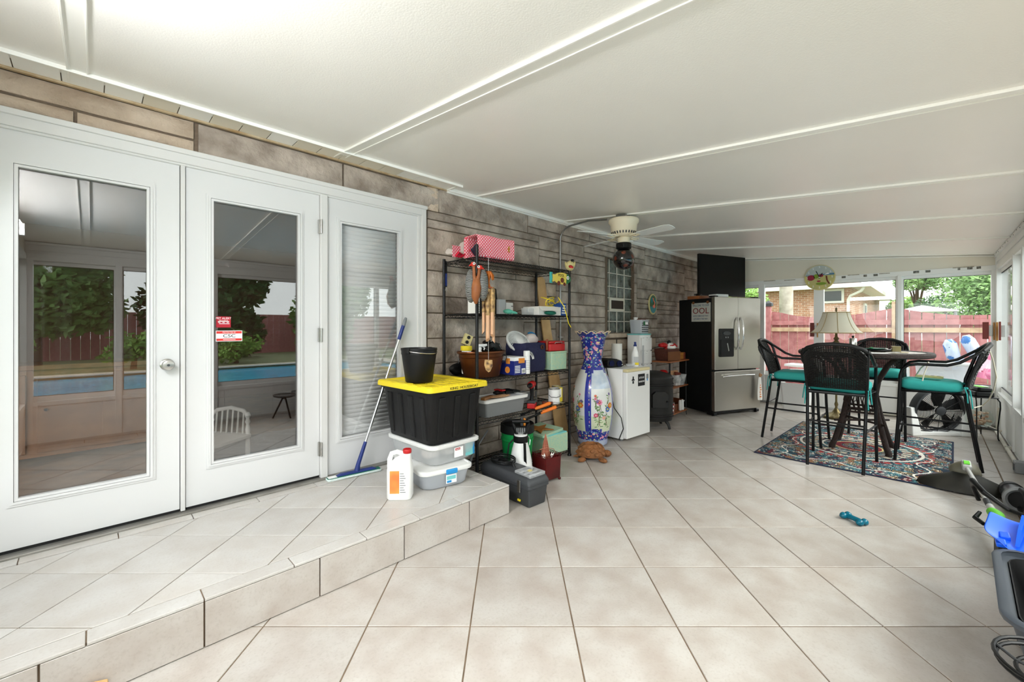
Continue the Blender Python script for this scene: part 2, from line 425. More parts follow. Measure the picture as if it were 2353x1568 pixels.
# ---- ceiling: sloping panels with joint strips
ceil = sroot('ceiling', 'sloping cream panel ceiling with white joint strips')
joints = [U0-.1, -.05, 1.30, 2.665, 4.032, 5.40, 6.77, 8.13, U1+.1]
for a, e in zip(joints, joints[1:]):
    b = MB(); y0, y1 = V0-.12, V1+.02
    b.add([(a, y0, cz(y0)), (e, y0, cz(y0)), (e, y1, cz(y1)), (a, y1, cz(y1)), (a, y0, cz(y0)+.08), (e, y0, cz(y0)+.08), (e, y1, cz(y1)+.08), (a, y1, cz(y1)+.08)],
          [(0, 3, 2, 1), (4, 5, 6, 7), (0, 1, 5, 4), (2, 3, 7, 6), (1, 2, 6, 5), (0, 4, 7, 3)])
    b.build('ceiling_panel', 'ceiling_skin', ceil, smooth=0)
ang = math.atan(CS)
for j in joints[1:-1]:
    b = MB(); L_ = (V1 - V0) / math.cos(ang); vm = (V0 + V1) / 2
    for dx, w_, h_ in ((0, .078, .006), (-.034, .008, .014), (.034, .006, .010)):
        b.box((j + dx, vm, cz(vm) - h_/2), (w_, L_, h_), (ang, 0, 0))
    b.build('joint_strip', 'ceiling_strip', ceil, smooth=0, bevel=.001, seg=1)
# soffit along the house
sf = sroot('trim_1', 'row of cream soffit panels along the stone wall')
SO0, SO1 = 2.955, V1+.01
js = [U0, -.42, -.271, -.11, .046, .199, .355, .51, .666, .825, .985, 1.145, 1.305, 1.465, 1.625, 1.785, 1.945, 2.105, 2.30]
for a, e in zip(js, js[1:]):
    MB().bb(a+.002, e-.002, SO0+.012, SO1, 2.583, 2.589).build('soffit_panel', rs.choice(('soffit_cream', 'soffit_white')), sf, smooth=0, bevel=.002, seg=1)
b = MB(); b.bb(U0, 2.33, SO0-.004, SO0+.020, 2.572, 2.592); b.bb(U0, 2.33, SO0-.012, SO0-.004, 2.560, 2.592); b.build('edge_rail', 'ceiling_strip', sf, smooth=0, bevel=.002)
mat('rust_cream', (206, 190, 160), .5, noise=(7, 1., (146, 112, 66)))
b = MB(); b.bb(U0, 2.31, SO1-.035, SO1-.012, 2.572, 2.585); b.build('wall_rail', 'rust_cream', sf, smooth=0, bevel=.002)
MB().bb(2.30, 2.325, SO0, SO1-.01, 2.575, 2.592).build('end_cap', 'ceiling_strip', sf, smooth=0)
MB().bb(U0, 2.31, SO0+.02, SO1, 2.59, 2.60).build('backing', 'mortar', sf, smooth=0)
tr = sroot('trim_2', 'cream channel where the ceiling meets the stone wall')
b = MB(); b.bb(2.31, U1, V1-.05, V1-.004, 2.572, 2.586); b.bb(2.31, U1, V1-.058, V1-.05, 2.562, 2.598); b.bb(2.31, U1, V1-.022, V1-.004, 2.556, 2.575)
b.build('channel', 'ceiling_strip', tr, smooth=0, bevel=.002)

# ---- glazed walls: knee panels, posts, sliding windows
TOPR, SILL = 2.06, .50
def glazed(name, along, fixed, spans, posts, label, n0, header, inward):
    """along 'x' or 'y'; fixed = inner face coordinate; spans = list of (a, e) window bays"""
    def bx(b, a, e, d0, d1, z0, z1, mi=0):
        p, q = fixed + inward * d0, fixed + inward * d1
        if along == 'x': b.bb(a, e, min(p, q), max(p, q), z0, z1, mi)
        else: b.bb(min(p, q), max(p, q), a, e, z0, z1, mi)
        return b
    root = sroot(name, label)
    lo, hi = min(s_[0] for s_ in spans), max(s_[1] for s_ in spans)
    a = lo
    while a < hi - .01:
        e = min(a + .61, hi); bx(MB(), a+.001, e-.001, -.06, 0, 0, SILL-.06).build('knee_panel', 'knee_panel', root, smooth=0, bevel=.002, seg=1); a = e
    bx(MB(), lo, hi, -.07, .012, SILL-.06, SILL-.012).build('sill_rail', 'alu_white', root, smooth=0, bevel=.003)
    b = MB(); bx(b, lo, hi, -.07, .01, 0, .03); b.build('base_rail', 'alu_grey', root, smooth=0, bevel=.003)
    bx(MB(), lo, hi, -.07, .012, TOPR, TOPR + .07).build('head_rail', 'alu_white', root, smooth=0, bevel=.003)
    for a, e in posts: bx(MB(), a, e, -.075, .018, .03, TOPR + .02).build('post', 'alu_white', root, smooth=0, bevel=.003)
    b = MB()
    if along == 'x':
        c_ = cz(fixed) + .03; bx(b, lo, hi, -.06, 0, TOPR + .07, c_)
    else:
        zt0, zt1 = cz(lo)+.02, cz(hi)+.02; x0, x1 = fixed, fixed - inward * .06
        z0_ = TOPR + .07
        b.add([(x0, lo, z0_), (x0, hi, z0_), (x0, hi, zt1), (x0, lo, zt0), (x1, lo, z0_), (x1, hi, z0_), (x1, hi, zt1), (x1, lo, zt0)], [(0,1,2,3),(7,6,5,4),(0,4,5,1),(3,2,6,7),(0,3,7,4),(1,5,6,2)])
    b.build('header_panel', header, root, smooth=0)
    for k, (a, e) in enumerate(spans):
        wn = sroot('window_%d' % (n0 + k), 'sliding aluminium window')
        d = -.030 if k % 2 else -.052; fw = .042
        b = MB()
        for q in ((a, a+fw, SILL-.012, TOPR), (e-fw, e, SILL-.012, TOPR), (a+fw, e-fw, SILL-.012, SILL+.045), (a+fw, e-fw, TOPR-.045, TOPR)): bx(b, q[0], q[1], d-.012, d+.012, q[2], q[3])
        b.build('window_frame', 'alu_white', wn, smooth=0, bevel=.002)
        b = MB()
        for q in ((a+fw-.004, a+fw+.005, SILL+.04, TOPR-.04), (e-fw-.005, e-fw+.004, SILL+.04, TOPR-.04), (a+fw+.005, e-fw-.005, SILL+.04, SILL+.05), (a+fw+.005, e-fw-.005, TOPR-.05, TOPR-.04)): bx(b, q[0], q[1], d-.008, d+.009, q[2], q[3])
        b.build('gasket', 'rubber', wn, smooth=0)
        bx(MB(), a+fw, e-fw, d-.003, d+.003, SILL+.045, TOPR-.045).build('pane', 'window_glass', wn, smooth=0)
    return root
fw_spans = [(V0, .335), (.335, 1.30), (1.30, 2.13), (2.13, V1)]
wall_far = glazed('wall_far', 'y', U1, fw_spans, [(-.606, -.55), (.312, .356), (1.235, 1.365), (2.08, 2.17)], 'far end wall of white aluminium windows above low panels', 2, 'header_panel', -1)
ps = [U0, .23, 1.2, 2.4, 3.6, 4.9, 6.1, 6.75, U1]
wall_right = glazed('wall_right', 'x', V0, list(zip(ps, ps[1:])), [(p-.03, p+.03) for p in ps[1:-1]] + [(8.24, 8.35), (U0, U0+.06)], 'long wall of sliding aluminium windows above low panels', 6, 'alu_white', 1)
nspan = [(V0, .55), (.55, 1.7), (1.7, V1)]
wall_near = glazed('wall_near', 'y', U0, nspan, [(-.606, -.55), (.52, .58), (1.67, 1.73)], 'near end wall of white aluminium windows', 14, 'header_panel', 1)
b = MB(); b.bb(U1-.01, U1+.09, V0-.09, V0+.02, 0, 2.36); b.bb(U0-.09, U0+.01, V0-.09, V0+.02, 0, 2.36)
b.build('corner_post', 'alu_white', wall_right, smooth=0)
# ceiling rail along the right wall, with screws
b = MB(); v_ = V0 + .018
b.box(((U0+U1)/2, v_, cz(v_) - .018), (U1 - U0, .036, .030)); b.box(((U0+U1)/2, V0+.006, cz(V0) - .06), (U1 - U0, .012, .07))
o = struct(b.build('trim_3', 'alu_white', smooth=0, bevel=.003), 'aluminium rail under the ceiling along the window wall')
for k in range(16):
    MB().ell((U1 - .15 - k*.22, V0+.037, cz(V0) - .02 + (.008 if k % 2 else -.006)), (.004, .003, .004), 8, 5).build('screw', 'dark_grey_plastic', o)
b = MB(); b.box((U1-.012, (V0+V1)/2, cz((V0+V1)/2) - .012), (.024, V1-V0, .018), (ang, 0, 0))
struct(b.build('trim_4', 'ceiling_strip', smooth=0, bevel=.002), 'cream strip where the ceiling meets the far wall')
# peeling tape marks along the far head rail
mat('tape', (150, 140, 120), .8, noise=(30, 1., (190, 186, 176))); mat('tape_dark', (70, 68, 62), .8, noise=(40, 1., (150, 148, 140)))
for k, (y_, l_, z_, dk) in enumerate(((.98, .05, 2.10, 1), (.72, .04, 2.10, 1), (.60, .05, 2.10, 1), (.50, .12, 2.115, 0), (.16, .06, 2.105, 1), (.04, .05, 2.105, 1), (-.26, .025, 2.11, 1), (-.36, .05, 2.11, 1), (-.44, .04, 2.11, 1), (2.0, .18, 2.12, 0), (1.7, .16, 2.11, 0), (.86, .14, 2.125, 0), (-.3, .2, 2.128, 0))):
    MB().bb(U1-.0135, U1-.0118, y_-l_/2, y_+l_/2, z_-.016 if dk else z_-.006, z_+.016 if dk else z_+.006).build('tape_scrap', 'tape_dark' if dk else 'tape', wall_far, smooth=0)

# ================================================================== DOORS OF THE HOUSE
DF = V1 + .012                       # face of the door leaves
fr = sroot('trim_5', 'white casing around the three glazed doors')
b = MB(); b.bb(DU0, DU1, V1-.018, V1+.12, 2.302, 2.365); b.bb(DU0-.01, DU1+.004, V1-.034, V1+.02, 2.355, 2.385); b.bb(DU0, DU1, V1-.006, V1+.1, 2.290, 2.304)
b.build('head_casing', 'white_trim', fr, smooth=0, bevel=.004)
MB().bb(DU1-.045, DU1, V1-.02, V1+.12, SZ, 2.36).build('side_casing', 'white_trim', fr, smooth=0, bevel=.004)
MB().bb(DU1-.075, DU1-.045, V1-.006, V1+.12, SZ, 2.30).build('side_stop', 'white_trim', fr, smooth=0, bevel=.003)
MB().bb(DU0, DU0+.05, V1-.02, V1+.12, SZ, 2.36).build('side_casing', 'white_trim', fr, smooth=0, bevel=.004)
MB().bb(1.183, 1.232, V1-.014, V1+.10, SZ, 2.30).build('mullion', 'white_trim', fr, smooth=0, bevel=.004)
MB().bb(.374, .396, V1-.004, V1+.09, SZ+.02, 2.295).build('astragal', 'white_trim', fr, smooth=0, bevel=.003)
mat('threshold', (160, 158, 152), .4, metal=.6, noise=(6, .7, (110, 104, 96)))
MB().bb(DU0, DU1, V1-.045, V1+.13, SZ-.002, SZ+.016).build('threshold', 'threshold', fr, smooth=0, bevel=.003)
def door(name, u0, u1, g0, g1, z0=.236, z1=2.293, gz0=.482, gz1=2.115, label=''):
    d = sroot(name, label); m_ = .038
    b = MB(); y0, y1 = DF, DF + .045
    b.bb(u0, g0-.01, y0, y1, z0, z1); b.bb(g1+.01, u1, y0, y1, z0, z1); b.bb(g0-.01, g1+.01, y0, y1, z0, gz0-.01); b.bb(g0-.01, g1+.01, y0, y1, gz1+.01, z1)
    b.build('leaf', 'white_paint', d, smooth=0)
    b = MB()
    for k, (o_, pr) in enumerate(((m_, .006), (m_-.012, .012), (m_-.026, .008))):
        i_ = o_ - .012 if k < 2 else -.001
        for q in ((g0-o_, g1+o_, gz0-o_, gz0-i_), (g0-o_, g1+o_, gz1+i_, gz1+o_), (g0-o_, g0-i_, gz0-i_, gz1+i_), (g1+i_, g1+o_, gz0-i_, gz1+i_)):
            b.bb(q[0], q[1], DF - pr, DF + .02, q[2], q[3])
    b.build('glass_moulding', 'white_paint', d, smooth=0)
    MB().bb(g0-.004, g1+.004, DF+.016, DF+.022, gz0-.004, gz1+.004).build('pane', 'door_glass', d, smooth=0)
    MB().bb(u0+.002, u1-.002, DF+.004, DF+.03, SZ+.014, z0).build('door_sweep', 'rubber', d, smooth=0)
    return d
door_1 = door('door_1', -.407, .370, -.258, .222, label='white glazed door with a round steel knob')
door_2 = door('door_2', .400, 1.180, .537, 1.033, label='white glazed door with two stickers on the glass')
door_3 = door('door_3', 1.235, 2.012, 1.343, 1.826, z0=.22, label='fixed white door panel with a blind behind the glass')
b = MB().lathe([(0, 0), (.034, 0), (.034, .004), (.028, .010), (.014, .012), (.013, .030), (.022, .036), (.030, .046), (.031, .056), (.026, .066), (.012, .070), (0, .070)], 28)
kn = b.build('knob', 'steel', door_1, loc=(.312, DF, 1.105), rot=(R(90), 0, 0))
MB().cyl((.0, .0, .070), (0, 0, .072), .007, n=12).build('keyhole', 'dark_grey_plastic', kn)
for z_ in (.43, 1.265, 2.06):
    hg = MB(); hg.cyl((1.184, V1-.018, z_-.05), (1.184, V1-.018, z_+.05), .0075, n=12); hg.bb(1.170, 1.182, V1-.006, V1+.012, z_-.05, z_+.05)
    for q in (-.017, .017): hg.cyl((1.184, V1-.018, z_+q-.001), (1.184, V1-.018, z_+q+.001), .0085, n=12)
    hg.build('hinge', 'steel', door_2)
# stickers on the glass of the second door
mat('sticker_red', (176, 24, 44), .5); mat('sticker_red2', (214, 50, 44), .5)
st = tag(MB().bb(.5540, .6320, DF+.013, DF+.0155, 1.322, 1.392).build('sticker', 'sticker_red', smooth=0), 'dark red square pet alert sticker on the door glass', 'sticker')
r90 = (R(90), 0, 0)
text('lettering', 'PET ALERT', .0175, 'print_white', st, (.5930, DF+.012, 1.380), r90); text('lettering', 'FIRE & RESCUE', .0075, 'print_white', st, (.5930, DF+.012, 1.367), r90)
for x_, w_, z_ in ((.5930, .06, 1.360), (.5700, .012, 1.354), (.5930, .012, 1.354), (.6160, .012, 1.354), (.5970, .056, 1.346)): MB().bb(x_-w_/2, x_+w_/2, DF+.0118, DF+.013, z_-.0018, z_+.0018).build('printed_line', 'print_white', st, smooth=0)
s2 = tag(MB().bb(.5520, .6960, DF+.013, DF+.0155, 1.233, 1.302).build('sticker', 'print_white', smooth=0), 'white and red security company sticker on the door glass', 'sticker')
for z0_, z1_ in ((1.283, 1.298), (1.237, 1.251)): MB().bb(.5555, .6925, DF+.0118, DF+.013, z0_, z1_).build('red_band', 'sticker_red2', s2, smooth=0)
text('lettering', 'PROTECTED BY', .0105, 'print_white', s2, (.6240, DF+.011, 1.2905), r90); text('lettering', 'CSC', .029, 'ink', s2, (.6240, DF+.012, 1.267), r90, sx=1.3)
MB().bb(.590, .658, DF+.0108, DF+.0118, 1.2425, 1.2455).build('printed_line', 'print_white', s2, smooth=0)
# venetian blind behind the third pane
bl = thing('venetian_blind', 'closed white slatted blind behind the third door glass', 'blind', (0, 0, 0))
mat('blind', (246, 247, 246), .6, rnd=.02)
sm = None
for k in range(50):
    z_ = .495 + k * .0327
    if sm is None:
        o = MB().add([(1.335, 0, -.017), (1.834, 0, -.017), (1.834, .004, 0), (1.335, .004, 0), (1.335, -.003, .017), (1.834, -.003, .017)], [(0, 1, 2, 3), (3, 2, 5, 4)]).build('slat', 'blind', bl, solid=.0012); sm = o
    else:
        o = sm.copy(); C.objects.link(o); o.parent = bl
    o.location = (0, DF + .05 + rs.uniform(-.001, .001), z_); o.rotation_euler = (rs.uniform(-.06, .06), 0, 0)
MB().bb(1.33, 1.84, DF+.047, DF+.08, 2.125, 2.16).build('head_rail', 'blind', bl, smooth=0)

# ================================================================== INSIDE THE HOUSE (seen through the glass)
mat('dark_wall', (120, 84, 68), .8); mat('house_floor', (128, 88, 54), .4, noise=(5, 1., (78, 50, 30))); mat('house_ceiling', (150, 138, 128), .8)
HY0, HY1 = V1 + .29, 8.0
b = MB(); b.bb(-3.2, 5.2, HY1, HY1+.1, 0, 2.7); b.bb(-3.3, -3.2, HY0, HY1, 0, 2.7); b.bb(5.2, 5.3, HY0, HY1, 0, 2.7)
struct(b.build('wall_house', 'dark_wall', smooth=0), 'dark brown walls of the room behind the glass doors')
struct(MB().bb(-3.3, 5.3, V1+.13, HY1, .08, .19).build('floor_house', 'house_floor', smooth=0), 'brown wooden floor of the room behind the glass doors')
struct(MB().bb(-3.3, 5.3, HY0-.1, HY1, 2.62, 2.72).build('ceiling_house', 'house_ceiling', smooth=0), 'ceiling of the room behind the glass doors')
mat('grey_rug', (96, 98, 104), .95, noise=(20, .6, (70, 72, 78)))
tag(MB().bb(.45, 3.1, 3.62, 5.0, .19, .20).build('area_rug', 'grey_rug', smooth=0), 'dark grey rug behind the stickered glass door', 'rug')
mat('white_wood', (226, 224, 218), .45)
ch = thing('spindle_chair', 'small white wooden spindle-back chair behind the stickered glass door', 'chair', (.66, 3.95, .20), R(-55))
for x_ in (-.17, .17):
    MB().lathe([(.016, 0), (.013, .05), (.019, .09), (.013, .13), (.016, .22), (.016, .24)], 12).build('leg', 'white_wood', ch, loc=(x_*.9, -.17, 0))
    MB().lathe([(.016, 0), (.013, .06), (.019, .12), (.015, .24), (.018, .30), (.012, .34), (.020, .36), (.012, .385), (.022, .41), (.012, .435), (0, .44)], 12).build('back_post', 'white_wood', ch, loc=(x_, .16, 0))
MB().prism(rrect(.40, .38, .05), .235, .262).build('seat', 'white_wood', ch, bevel=.005)
MB().tube([(-.18, .16, .40), (-.12, .17, .445), (0, .175, .465), (.12, .17, .445), (.18, .16, .40)], .016, 10).build('back_rail', 'white_wood', ch)
for k in range(6): MB().cyl((-.125 + k*.05, .155, .26), (-.125 + k*.05, .172, .45), .007, n=8).build('spindle', 'white_wood', ch)
mat('oak', (150, 104, 62), .45, noise=(6, .7, (110, 70, 40)))
cb = thing('sideboard', 'low brown wooden sideboard standing inside the house behind the knob door', 'sideboard', (-.35, 5.2, .19))
MB().bb(-.8, .8, 0, .45, .06, .78).build('body', 'oak', cb, smooth=0, bevel=.004); MB().bb(-.84, .84, -.03, .47, .78, .82).build('top', 'oak', cb, smooth=0, bevel=.004)
for x_ in (-.4, .4):
    dd = MB().bb(x_-.37, x_+.37, -.02, 0, .10, .74).build('door', 'oak', cb, smooth=0, bevel=.004); MB().ell((x_*.2, -.03, .45), (.012, .012, .012), 10, 6).build('knob', 'black_metal', dd)

# ================================================================== OUTSIDE
mat('lawn', (120, 130, 96), .95, noise=(3, 1., (92, 104, 70)))
mat('concrete', (196, 190, 180), .9, noise=(2, .6, (172, 166, 156)))
b = MB(); b.bb(-40, 60, -60, -11.2, -.2, -.13); b.bb(-40, 60, -4.2, 40, -.2, -.13); b.bb(-40, -3.4, -11.2, -4.2, -.2, -.13); b.bb(8.6, 60, -11.2, -4.2, -.2, -.13)
struct(b.build('ground', 'lawn', smooth=0), 'green lawn around the sunroom')
b = MB(); b.bb(-3.6, 10.4, -4.3, V0-.06, -.13, -.10); b.bb(U1+.07, 10.4, V0-.06, 4, -.13, -.10); b.bb(-3.6, 9, -11.7, -11.1, -.13, -.10); b.bb(-4, -3.3, -11.2, -4.3, -.13, -.10); b.bb(8.5, 9.2, -11.2, -4.3, -.13, -.10)
struct(b.build('patio', 'concrete', smooth=0), 'pale concrete patio and pool surround')
mat('pool_water', (60, 168, 214), .06, noise=(3, .5, (96, 200, 232)), bump=(5, .25))
struct(MB().bb(-3.4, 8.6, -11.2, -4.2, -.3, -.19).build('pool', 'pool_water', smooth=0), 'blue swimming pool beyond the window wall')
# red board fence behind the far windows
mat('fence_red', (188, 128, 127), .85, noise=(9, 1., (156, 96, 97)), rnd=.08); mat('fence_bare', (206, 178, 146), .85, noise=(8, .8, (160, 130, 104)))
FU = 10.6
fence = thing('fence', 'weathered red board fence with a bare wooden rail beyond the far windows', 'fence', (FU, 0, -.13))
def ftop(v):
    pts = [(-4, 1.6), (-.9, 1.52), (-.3, 1.52), (.1, 1.58), (.42, 1.66), (.5, 1.70), (.56, 1.66), (.9, 1.59), (1.25, 1.53), (1.7, 1.51), (2.1, 1.56), (2.45, 1.66), (2.8, 1.58), (5, 1.6)]
    for (a, za), (e, ze) in zip(pts, pts[1:]):
        if a <= v <= e: return za + (ze - za) * (v - a) / (e - a)
    return 1.6
v_ = -2.4
while v_ < 4.4:
    w_ = .148 + rs.uniform(-.004, .004); zt = [ftop(v_) + .13, ftop(v_ + w_) + .13]; x_ = rs.uniform(-.004, .004)
    if not (.42 < v_ + w_/2 < .52):
        MB().add([(x_, v_, 0), (x_, v_+w_, 0), (x_, v_+w_, zt[1]), (x_, v_, zt[0]), (x_+.02, v_, 0), (x_+.02, v_+w_, 0), (x_+.02, v_+w_, zt[1]), (x_+.02, v_, zt[0])], [(0,3,2,1),(4,5,6,7),(0,1,5,4),(2,3,7,6),(1,2,6,5),(0,4,7,3)]).build('board', 'fence_red', fence, smooth=0)
    v_ += w_ + .010
for a, e, z_, m_, h_ in ((-2.4, .42, 1.53, 'fence_red', .09), (.54, 2.5, 1.53, 'fence_red', .09), (2.6, 4.4, 1.53, 'fence_red', .09), (-2.4, .42, 1.39, 'fence_bare', .085), (.40, 2.5, 1.39, 'fence_bare', .085), (-2.4, 4.4, .45, 'fence_red', .09)):
    MB().bb(-.045, -.005, a, e, z_-h_/2, z_+h_/2).build('rail', m_, fence, smooth=0, bevel=.003)
MB().bb(-.10, 0, .43, .53, 0, 1.92).build('post', 'fence_bare', fence, smooth=0, bevel=.004)
MB().bb(-.10, 0, 2.50, 2.60, 0, 1.90).build('post', 'fence_red', fence, smooth=0, bevel=.004)
b = MB(); b.bb(-.125, .025, 2.475, 2.625, 1.90, 1.96); b.add([(-.13, 2.47, 1.96), (.03, 2.47, 1.96), (.03, 2.63, 1.96), (-.13, 2.63, 1.96), (-.05, 2.55, 2.03)], [(0, 1, 4), (1, 2, 4), (2, 3, 4), (3, 0, 4), (0, 3, 2, 1)])
b.build('post_cap', 'dark_grey_plastic', fence, smooth=0)
# neighbour's brick house
def brick_mat():
    m = mat('brick', (196, 150, 118), .9); nt = m.node_tree; N = nt.nodes; L = nt.links
    tc = N.new('ShaderNodeTexCoord'); mp = N.new('ShaderNodeMapping'); br = N.new('ShaderNodeTexBrick')
    sp = N.new('ShaderNodeSeparateXYZ'); ad = N.new('ShaderNodeMath'); cb_ = N.new('ShaderNodeCombineXYZ')
    L.new(tc.outputs['Object'], sp.inputs[0]); L.new(sp.outputs[0], ad.inputs[0]); L.new(sp.outputs[1], ad.inputs[1]); L.new(ad.outputs[0], cb_.inputs[0]); L.new(sp.outputs[2], cb_.inputs[1])
    br.inputs['Color1'].default_value = lin((192, 142, 112)); br.inputs['Color2'].default_value = lin((160, 112, 86)); br.inputs['Mortar'].default_value = lin((206, 190, 172))
    br.inputs['Scale'].default_value = 1; br.inputs['Brick Width'].default_value = .21; br.inputs['Row Height'].default_value = .075; br.inputs['Mortar Size'].default_value = .008
    L.new(cb_.outputs[0], br.inputs['Vector']); L.new(br.outputs['Color'], N['Principled BSDF'].inputs['Base Color'])
brick_mat(); mat('shingle', (150, 128, 120), .95, noise=(9, .8, (118, 98, 92))); mat('eave', (232, 230, 222), .6); mat('dark_glass', (70, 76, 80), .15)
hs = thing('brick_house', 'neighbouring brick bungalow with white eaves beyond the red fence', 'house', (0, 0, -.13))
HX0, HX1, HV0, HV1, HE = 20.4, 33., 2.2, 13., 3.02
MB().bb(HX0, HX1, HV0, HV1, 0, HE).build('wall', 'brick', hs, smooth=0)
b = MB(); o_ = .55; x0, x1, y0, y1 = HX0-o_, HX1+o_, HV0-o_, HV1+o_; my = (y0+y1)/2
b.add([(x0, y0, HE), (x1, y0, HE), (x1, y1, HE), (x0, y1, HE), (x0+5, my, HE+1.9), (x1-5, my, HE+1.9)], [(0, 1, 5, 4), (1, 2, 5), (2, 3, 4, 5), (3, 0, 4), (0, 3, 2, 1)])
b.build('roof', 'shingle', hs, smooth=0)
b = MB(); b.bb(x0-.03, x1, y0, y1, HE-.05, HE); b.bb(x0-.1, x0, y0-.1, y1, HE-.12, HE+.03); b.bb(x0, x1, y0-.1, y0, HE-.12, HE+.03); b.build('eaves', 'eave', hs, smooth=0)
for (a, e, z0_, z1_) in ((2.46, 2.98, 2.44, 2.82),):
    f_ = MB().bb(HX0-.06, HX0, a-.08, e+.08, z0_-.08, z1_+.08).build('window', 'eave', hs, smooth=0); MB().bb(HX0-.075, HX0-.06, a, e, z0_, z1_).build('pane', 'dark_glass', f_, smooth=0)
f_ = MB().bb(24.6, 25.6, HV0-.06, HV0, .3, 2.5).build('door', 'eave', hs, smooth=0); MB().bb(24.7, 25.2, HV0-.075, HV0-.06, .4, 2.4).build('pane', 'dark_glass', f_, smooth=0)
MB().tube([(HX0-.35, HV0-.45, HE-.1), (HX0-.3, HV0-.35, HE-.25), (HX0-.09, HV0-.02, HE-.4), (HX0-.07, HV0+.05, HE-.55), (HX0-.07, HV0+.05, 0)], .05, 8).build('downspout', 'eave', hs)
# pale pole and trees
mat('bark_pale', (196, 190, 176), .9, noise=(6, .8, (150, 142, 128))); mat('bark', (96, 78, 60), .95, noise=(8, .7, (70, 56, 44)))
tag(MB().cyl((13.3, 2.80, -.13), (13.3, 2.78, 7), .17, .15, 14).build('utility_pole', 'bark_pale'), 'pale weathered wooden pole in front of the brick house', 'pole')
def leaf_mat(name, a, b_):
    m = mat(name, a, .7, noise=(1.7, 1., b_, 2)); N = m.node_tree.nodes; N['Principled BSDF'].inputs['Subsurface Weight'].default_value = 0
leaf_mat('leaf_light', (150, 186, 92), (92, 132, 52)); leaf_mat('leaf_mid', (138, 172, 104), (84, 122, 64)); leaf_mat('leaf_dark', (70, 110, 60), (38, 66, 34))
def tree(name, label, c, rad, n, ls, m_, trunk=True, seed=0, gz=-.13, lumps=9, group=None):
    q = random.Random(seed); t = thing(name, label, 'tree' if trunk else 'shrub', (c[0], c[1], gz), 0, group)
    b = MB(); cl = []
    for k in range(lumps):
        d = Vector((q.gauss(0, 1), q.gauss(0, 1), q.gauss(0, .8))).normalized() * q.uniform(.25, .75)
        cl.append((Vector((d.x*rad[0], d.y*rad[1], d.z*rad[2])), q.uniform(.35, .55)))
    for k in range(n):
        p0, rr = q.choice(cl); d = Vector((q.gauss(0, 1), q.gauss(0, 1), q.gauss(0, 1))).normalized() * (q.random() ** .4) * rr
        p = p0 + Vector((d.x*rad[0], d.y*rad[1], d.z*rad[2])) + Vector((0, 0, c[2] - gz))
        a = Vector((q.gauss(0, 1), q.gauss(0, 1), q.gauss(0, .6))).normalized(); e = a.orthogonal().normalized(); s_ = ls * q.uniform(.6, 1.3)
        b.add([p - a*s_, p + e*s_*.5, p + a*s_, p - e*s_*.5], [(0, 1, 2, 3)])
    b.build('foliage', m_, t, smooth=0)
    tb = MB(); h_ = c[2] - gz; tb.tube([(0, 0, 0), (.03, .02, h_*.5), (-.02, .03, h_)], [rad[0]*.07+.03, rad[0]*.055+.02, .02], 8)
    for k in range(5): tb.tube([(0, 0, h_*.55), tuple(cl[k % lumps][0] * .5 + Vector((0, 0, h_*.85))), tuple(cl[k % lumps][0] + Vector((0, 0, h_)))], [.05, .03, .01], 6)
    tb.build('trunk', 'bark', t)
    return t
tree('leafy_tree', 'bright green bushy tree beside the pale pole', (12.5, 3.7, 1.9), (.9, .75, 1.0), 6000, .045, 'leaf_light', seed=1)
tree('leafy_tree', 'tall green tree at the end of the fence beyond the last far window', (17.5, -1.55, 2.7), (2.0, 1.5, 1.9), 15000, .055, 'leaf_mid', seed=2)
tree('leafy_tree', 'feathery pale green tree beyond the fence beside open sky', (26., .45, 3.6), (1.7, 1.0, 1.0), 4000, .07, 'leaf_mid', seed=3, lumps=7)
tree('hedge_shrub', 'low row of clipped green shrubs showing just above the fence', (21.5, -.1, 1.75), (1.2, 1.3, .75), 6000, .055, 'leaf_dark', False, seed=4)
tree('hedge_shrub', 'distant green shrub at the corner of the brick house', (31., 1.0, 2.3), (1.6, .9, .8), 1500, .12, 'leaf_light', False, seed=5)
tree('leafy_tree', 'dark evergreen tree left of the gazebo roof', (30., -1.4, 3.6), (1.6, 1.2, 2.2), 2500, .11, 'leaf_dark', seed=6)
for k, (x_, y_, h_, m_, lb) in enumerate(((-7, -16, 4.2, 'leaf_dark', 'dark tree farthest along the near end of the pool'), (-1.5, -17, 4.8, 'leaf_mid', 'tall mid green tree behind the near part of the pool'), (4, -16.5, 4.4, 'leaf_dark', 'dark round tree behind the middle of the pool'), (9.5, -17, 5.0, 'leaf_mid', 'tallest mid green tree behind the far part of the pool'), (15.5, -16, 4.4, 'leaf_dark', 'dark tree past the far end of the pool'))):
    tree('garden_tree', lb + ', mirrored in the door glass', (x_, y_, h_*.55), (2.5, 1.8, h_*.6), 6000, .19, m_, seed=20+k, group='trees beyond the pool')
for k, (x_, lb) in enumerate(((-2., 'near'), (1., 'middle'), (4., 'third'), (7., 'far'))):
    tree('garden_shrub', 'round green shrub on the %s edge of the pool lawn, mirrored in the glass' % lb, (x_, -12.9, .55), (.9, .7, .7), 700, .1, 'leaf_light', False, seed=40+k, group='shrubs behind the pool')
gf = thing('garden_fence', 'long red board fence behind the pool trees, mirrored in the door glass', 'fence', (0, -19.6, -.13)); bm = None
for k in range(110):
    if bm is None: o = bm = MB().bb(-.145, .145, -.015, .015, 0, 2.1).build('board', 'fence_red', gf, smooth=0)
    else: o = bm.copy(); C.objects.link(o); o.parent = gf
    o.location = (-14 + k*.3, 0, 0)
gz = thing('gazebo', 'white fabric gazebo roof rising behind the red fence', 'gazebo', (14.6, .18, -.13), R(8))
mat('canvas', (238, 238, 236), .7)
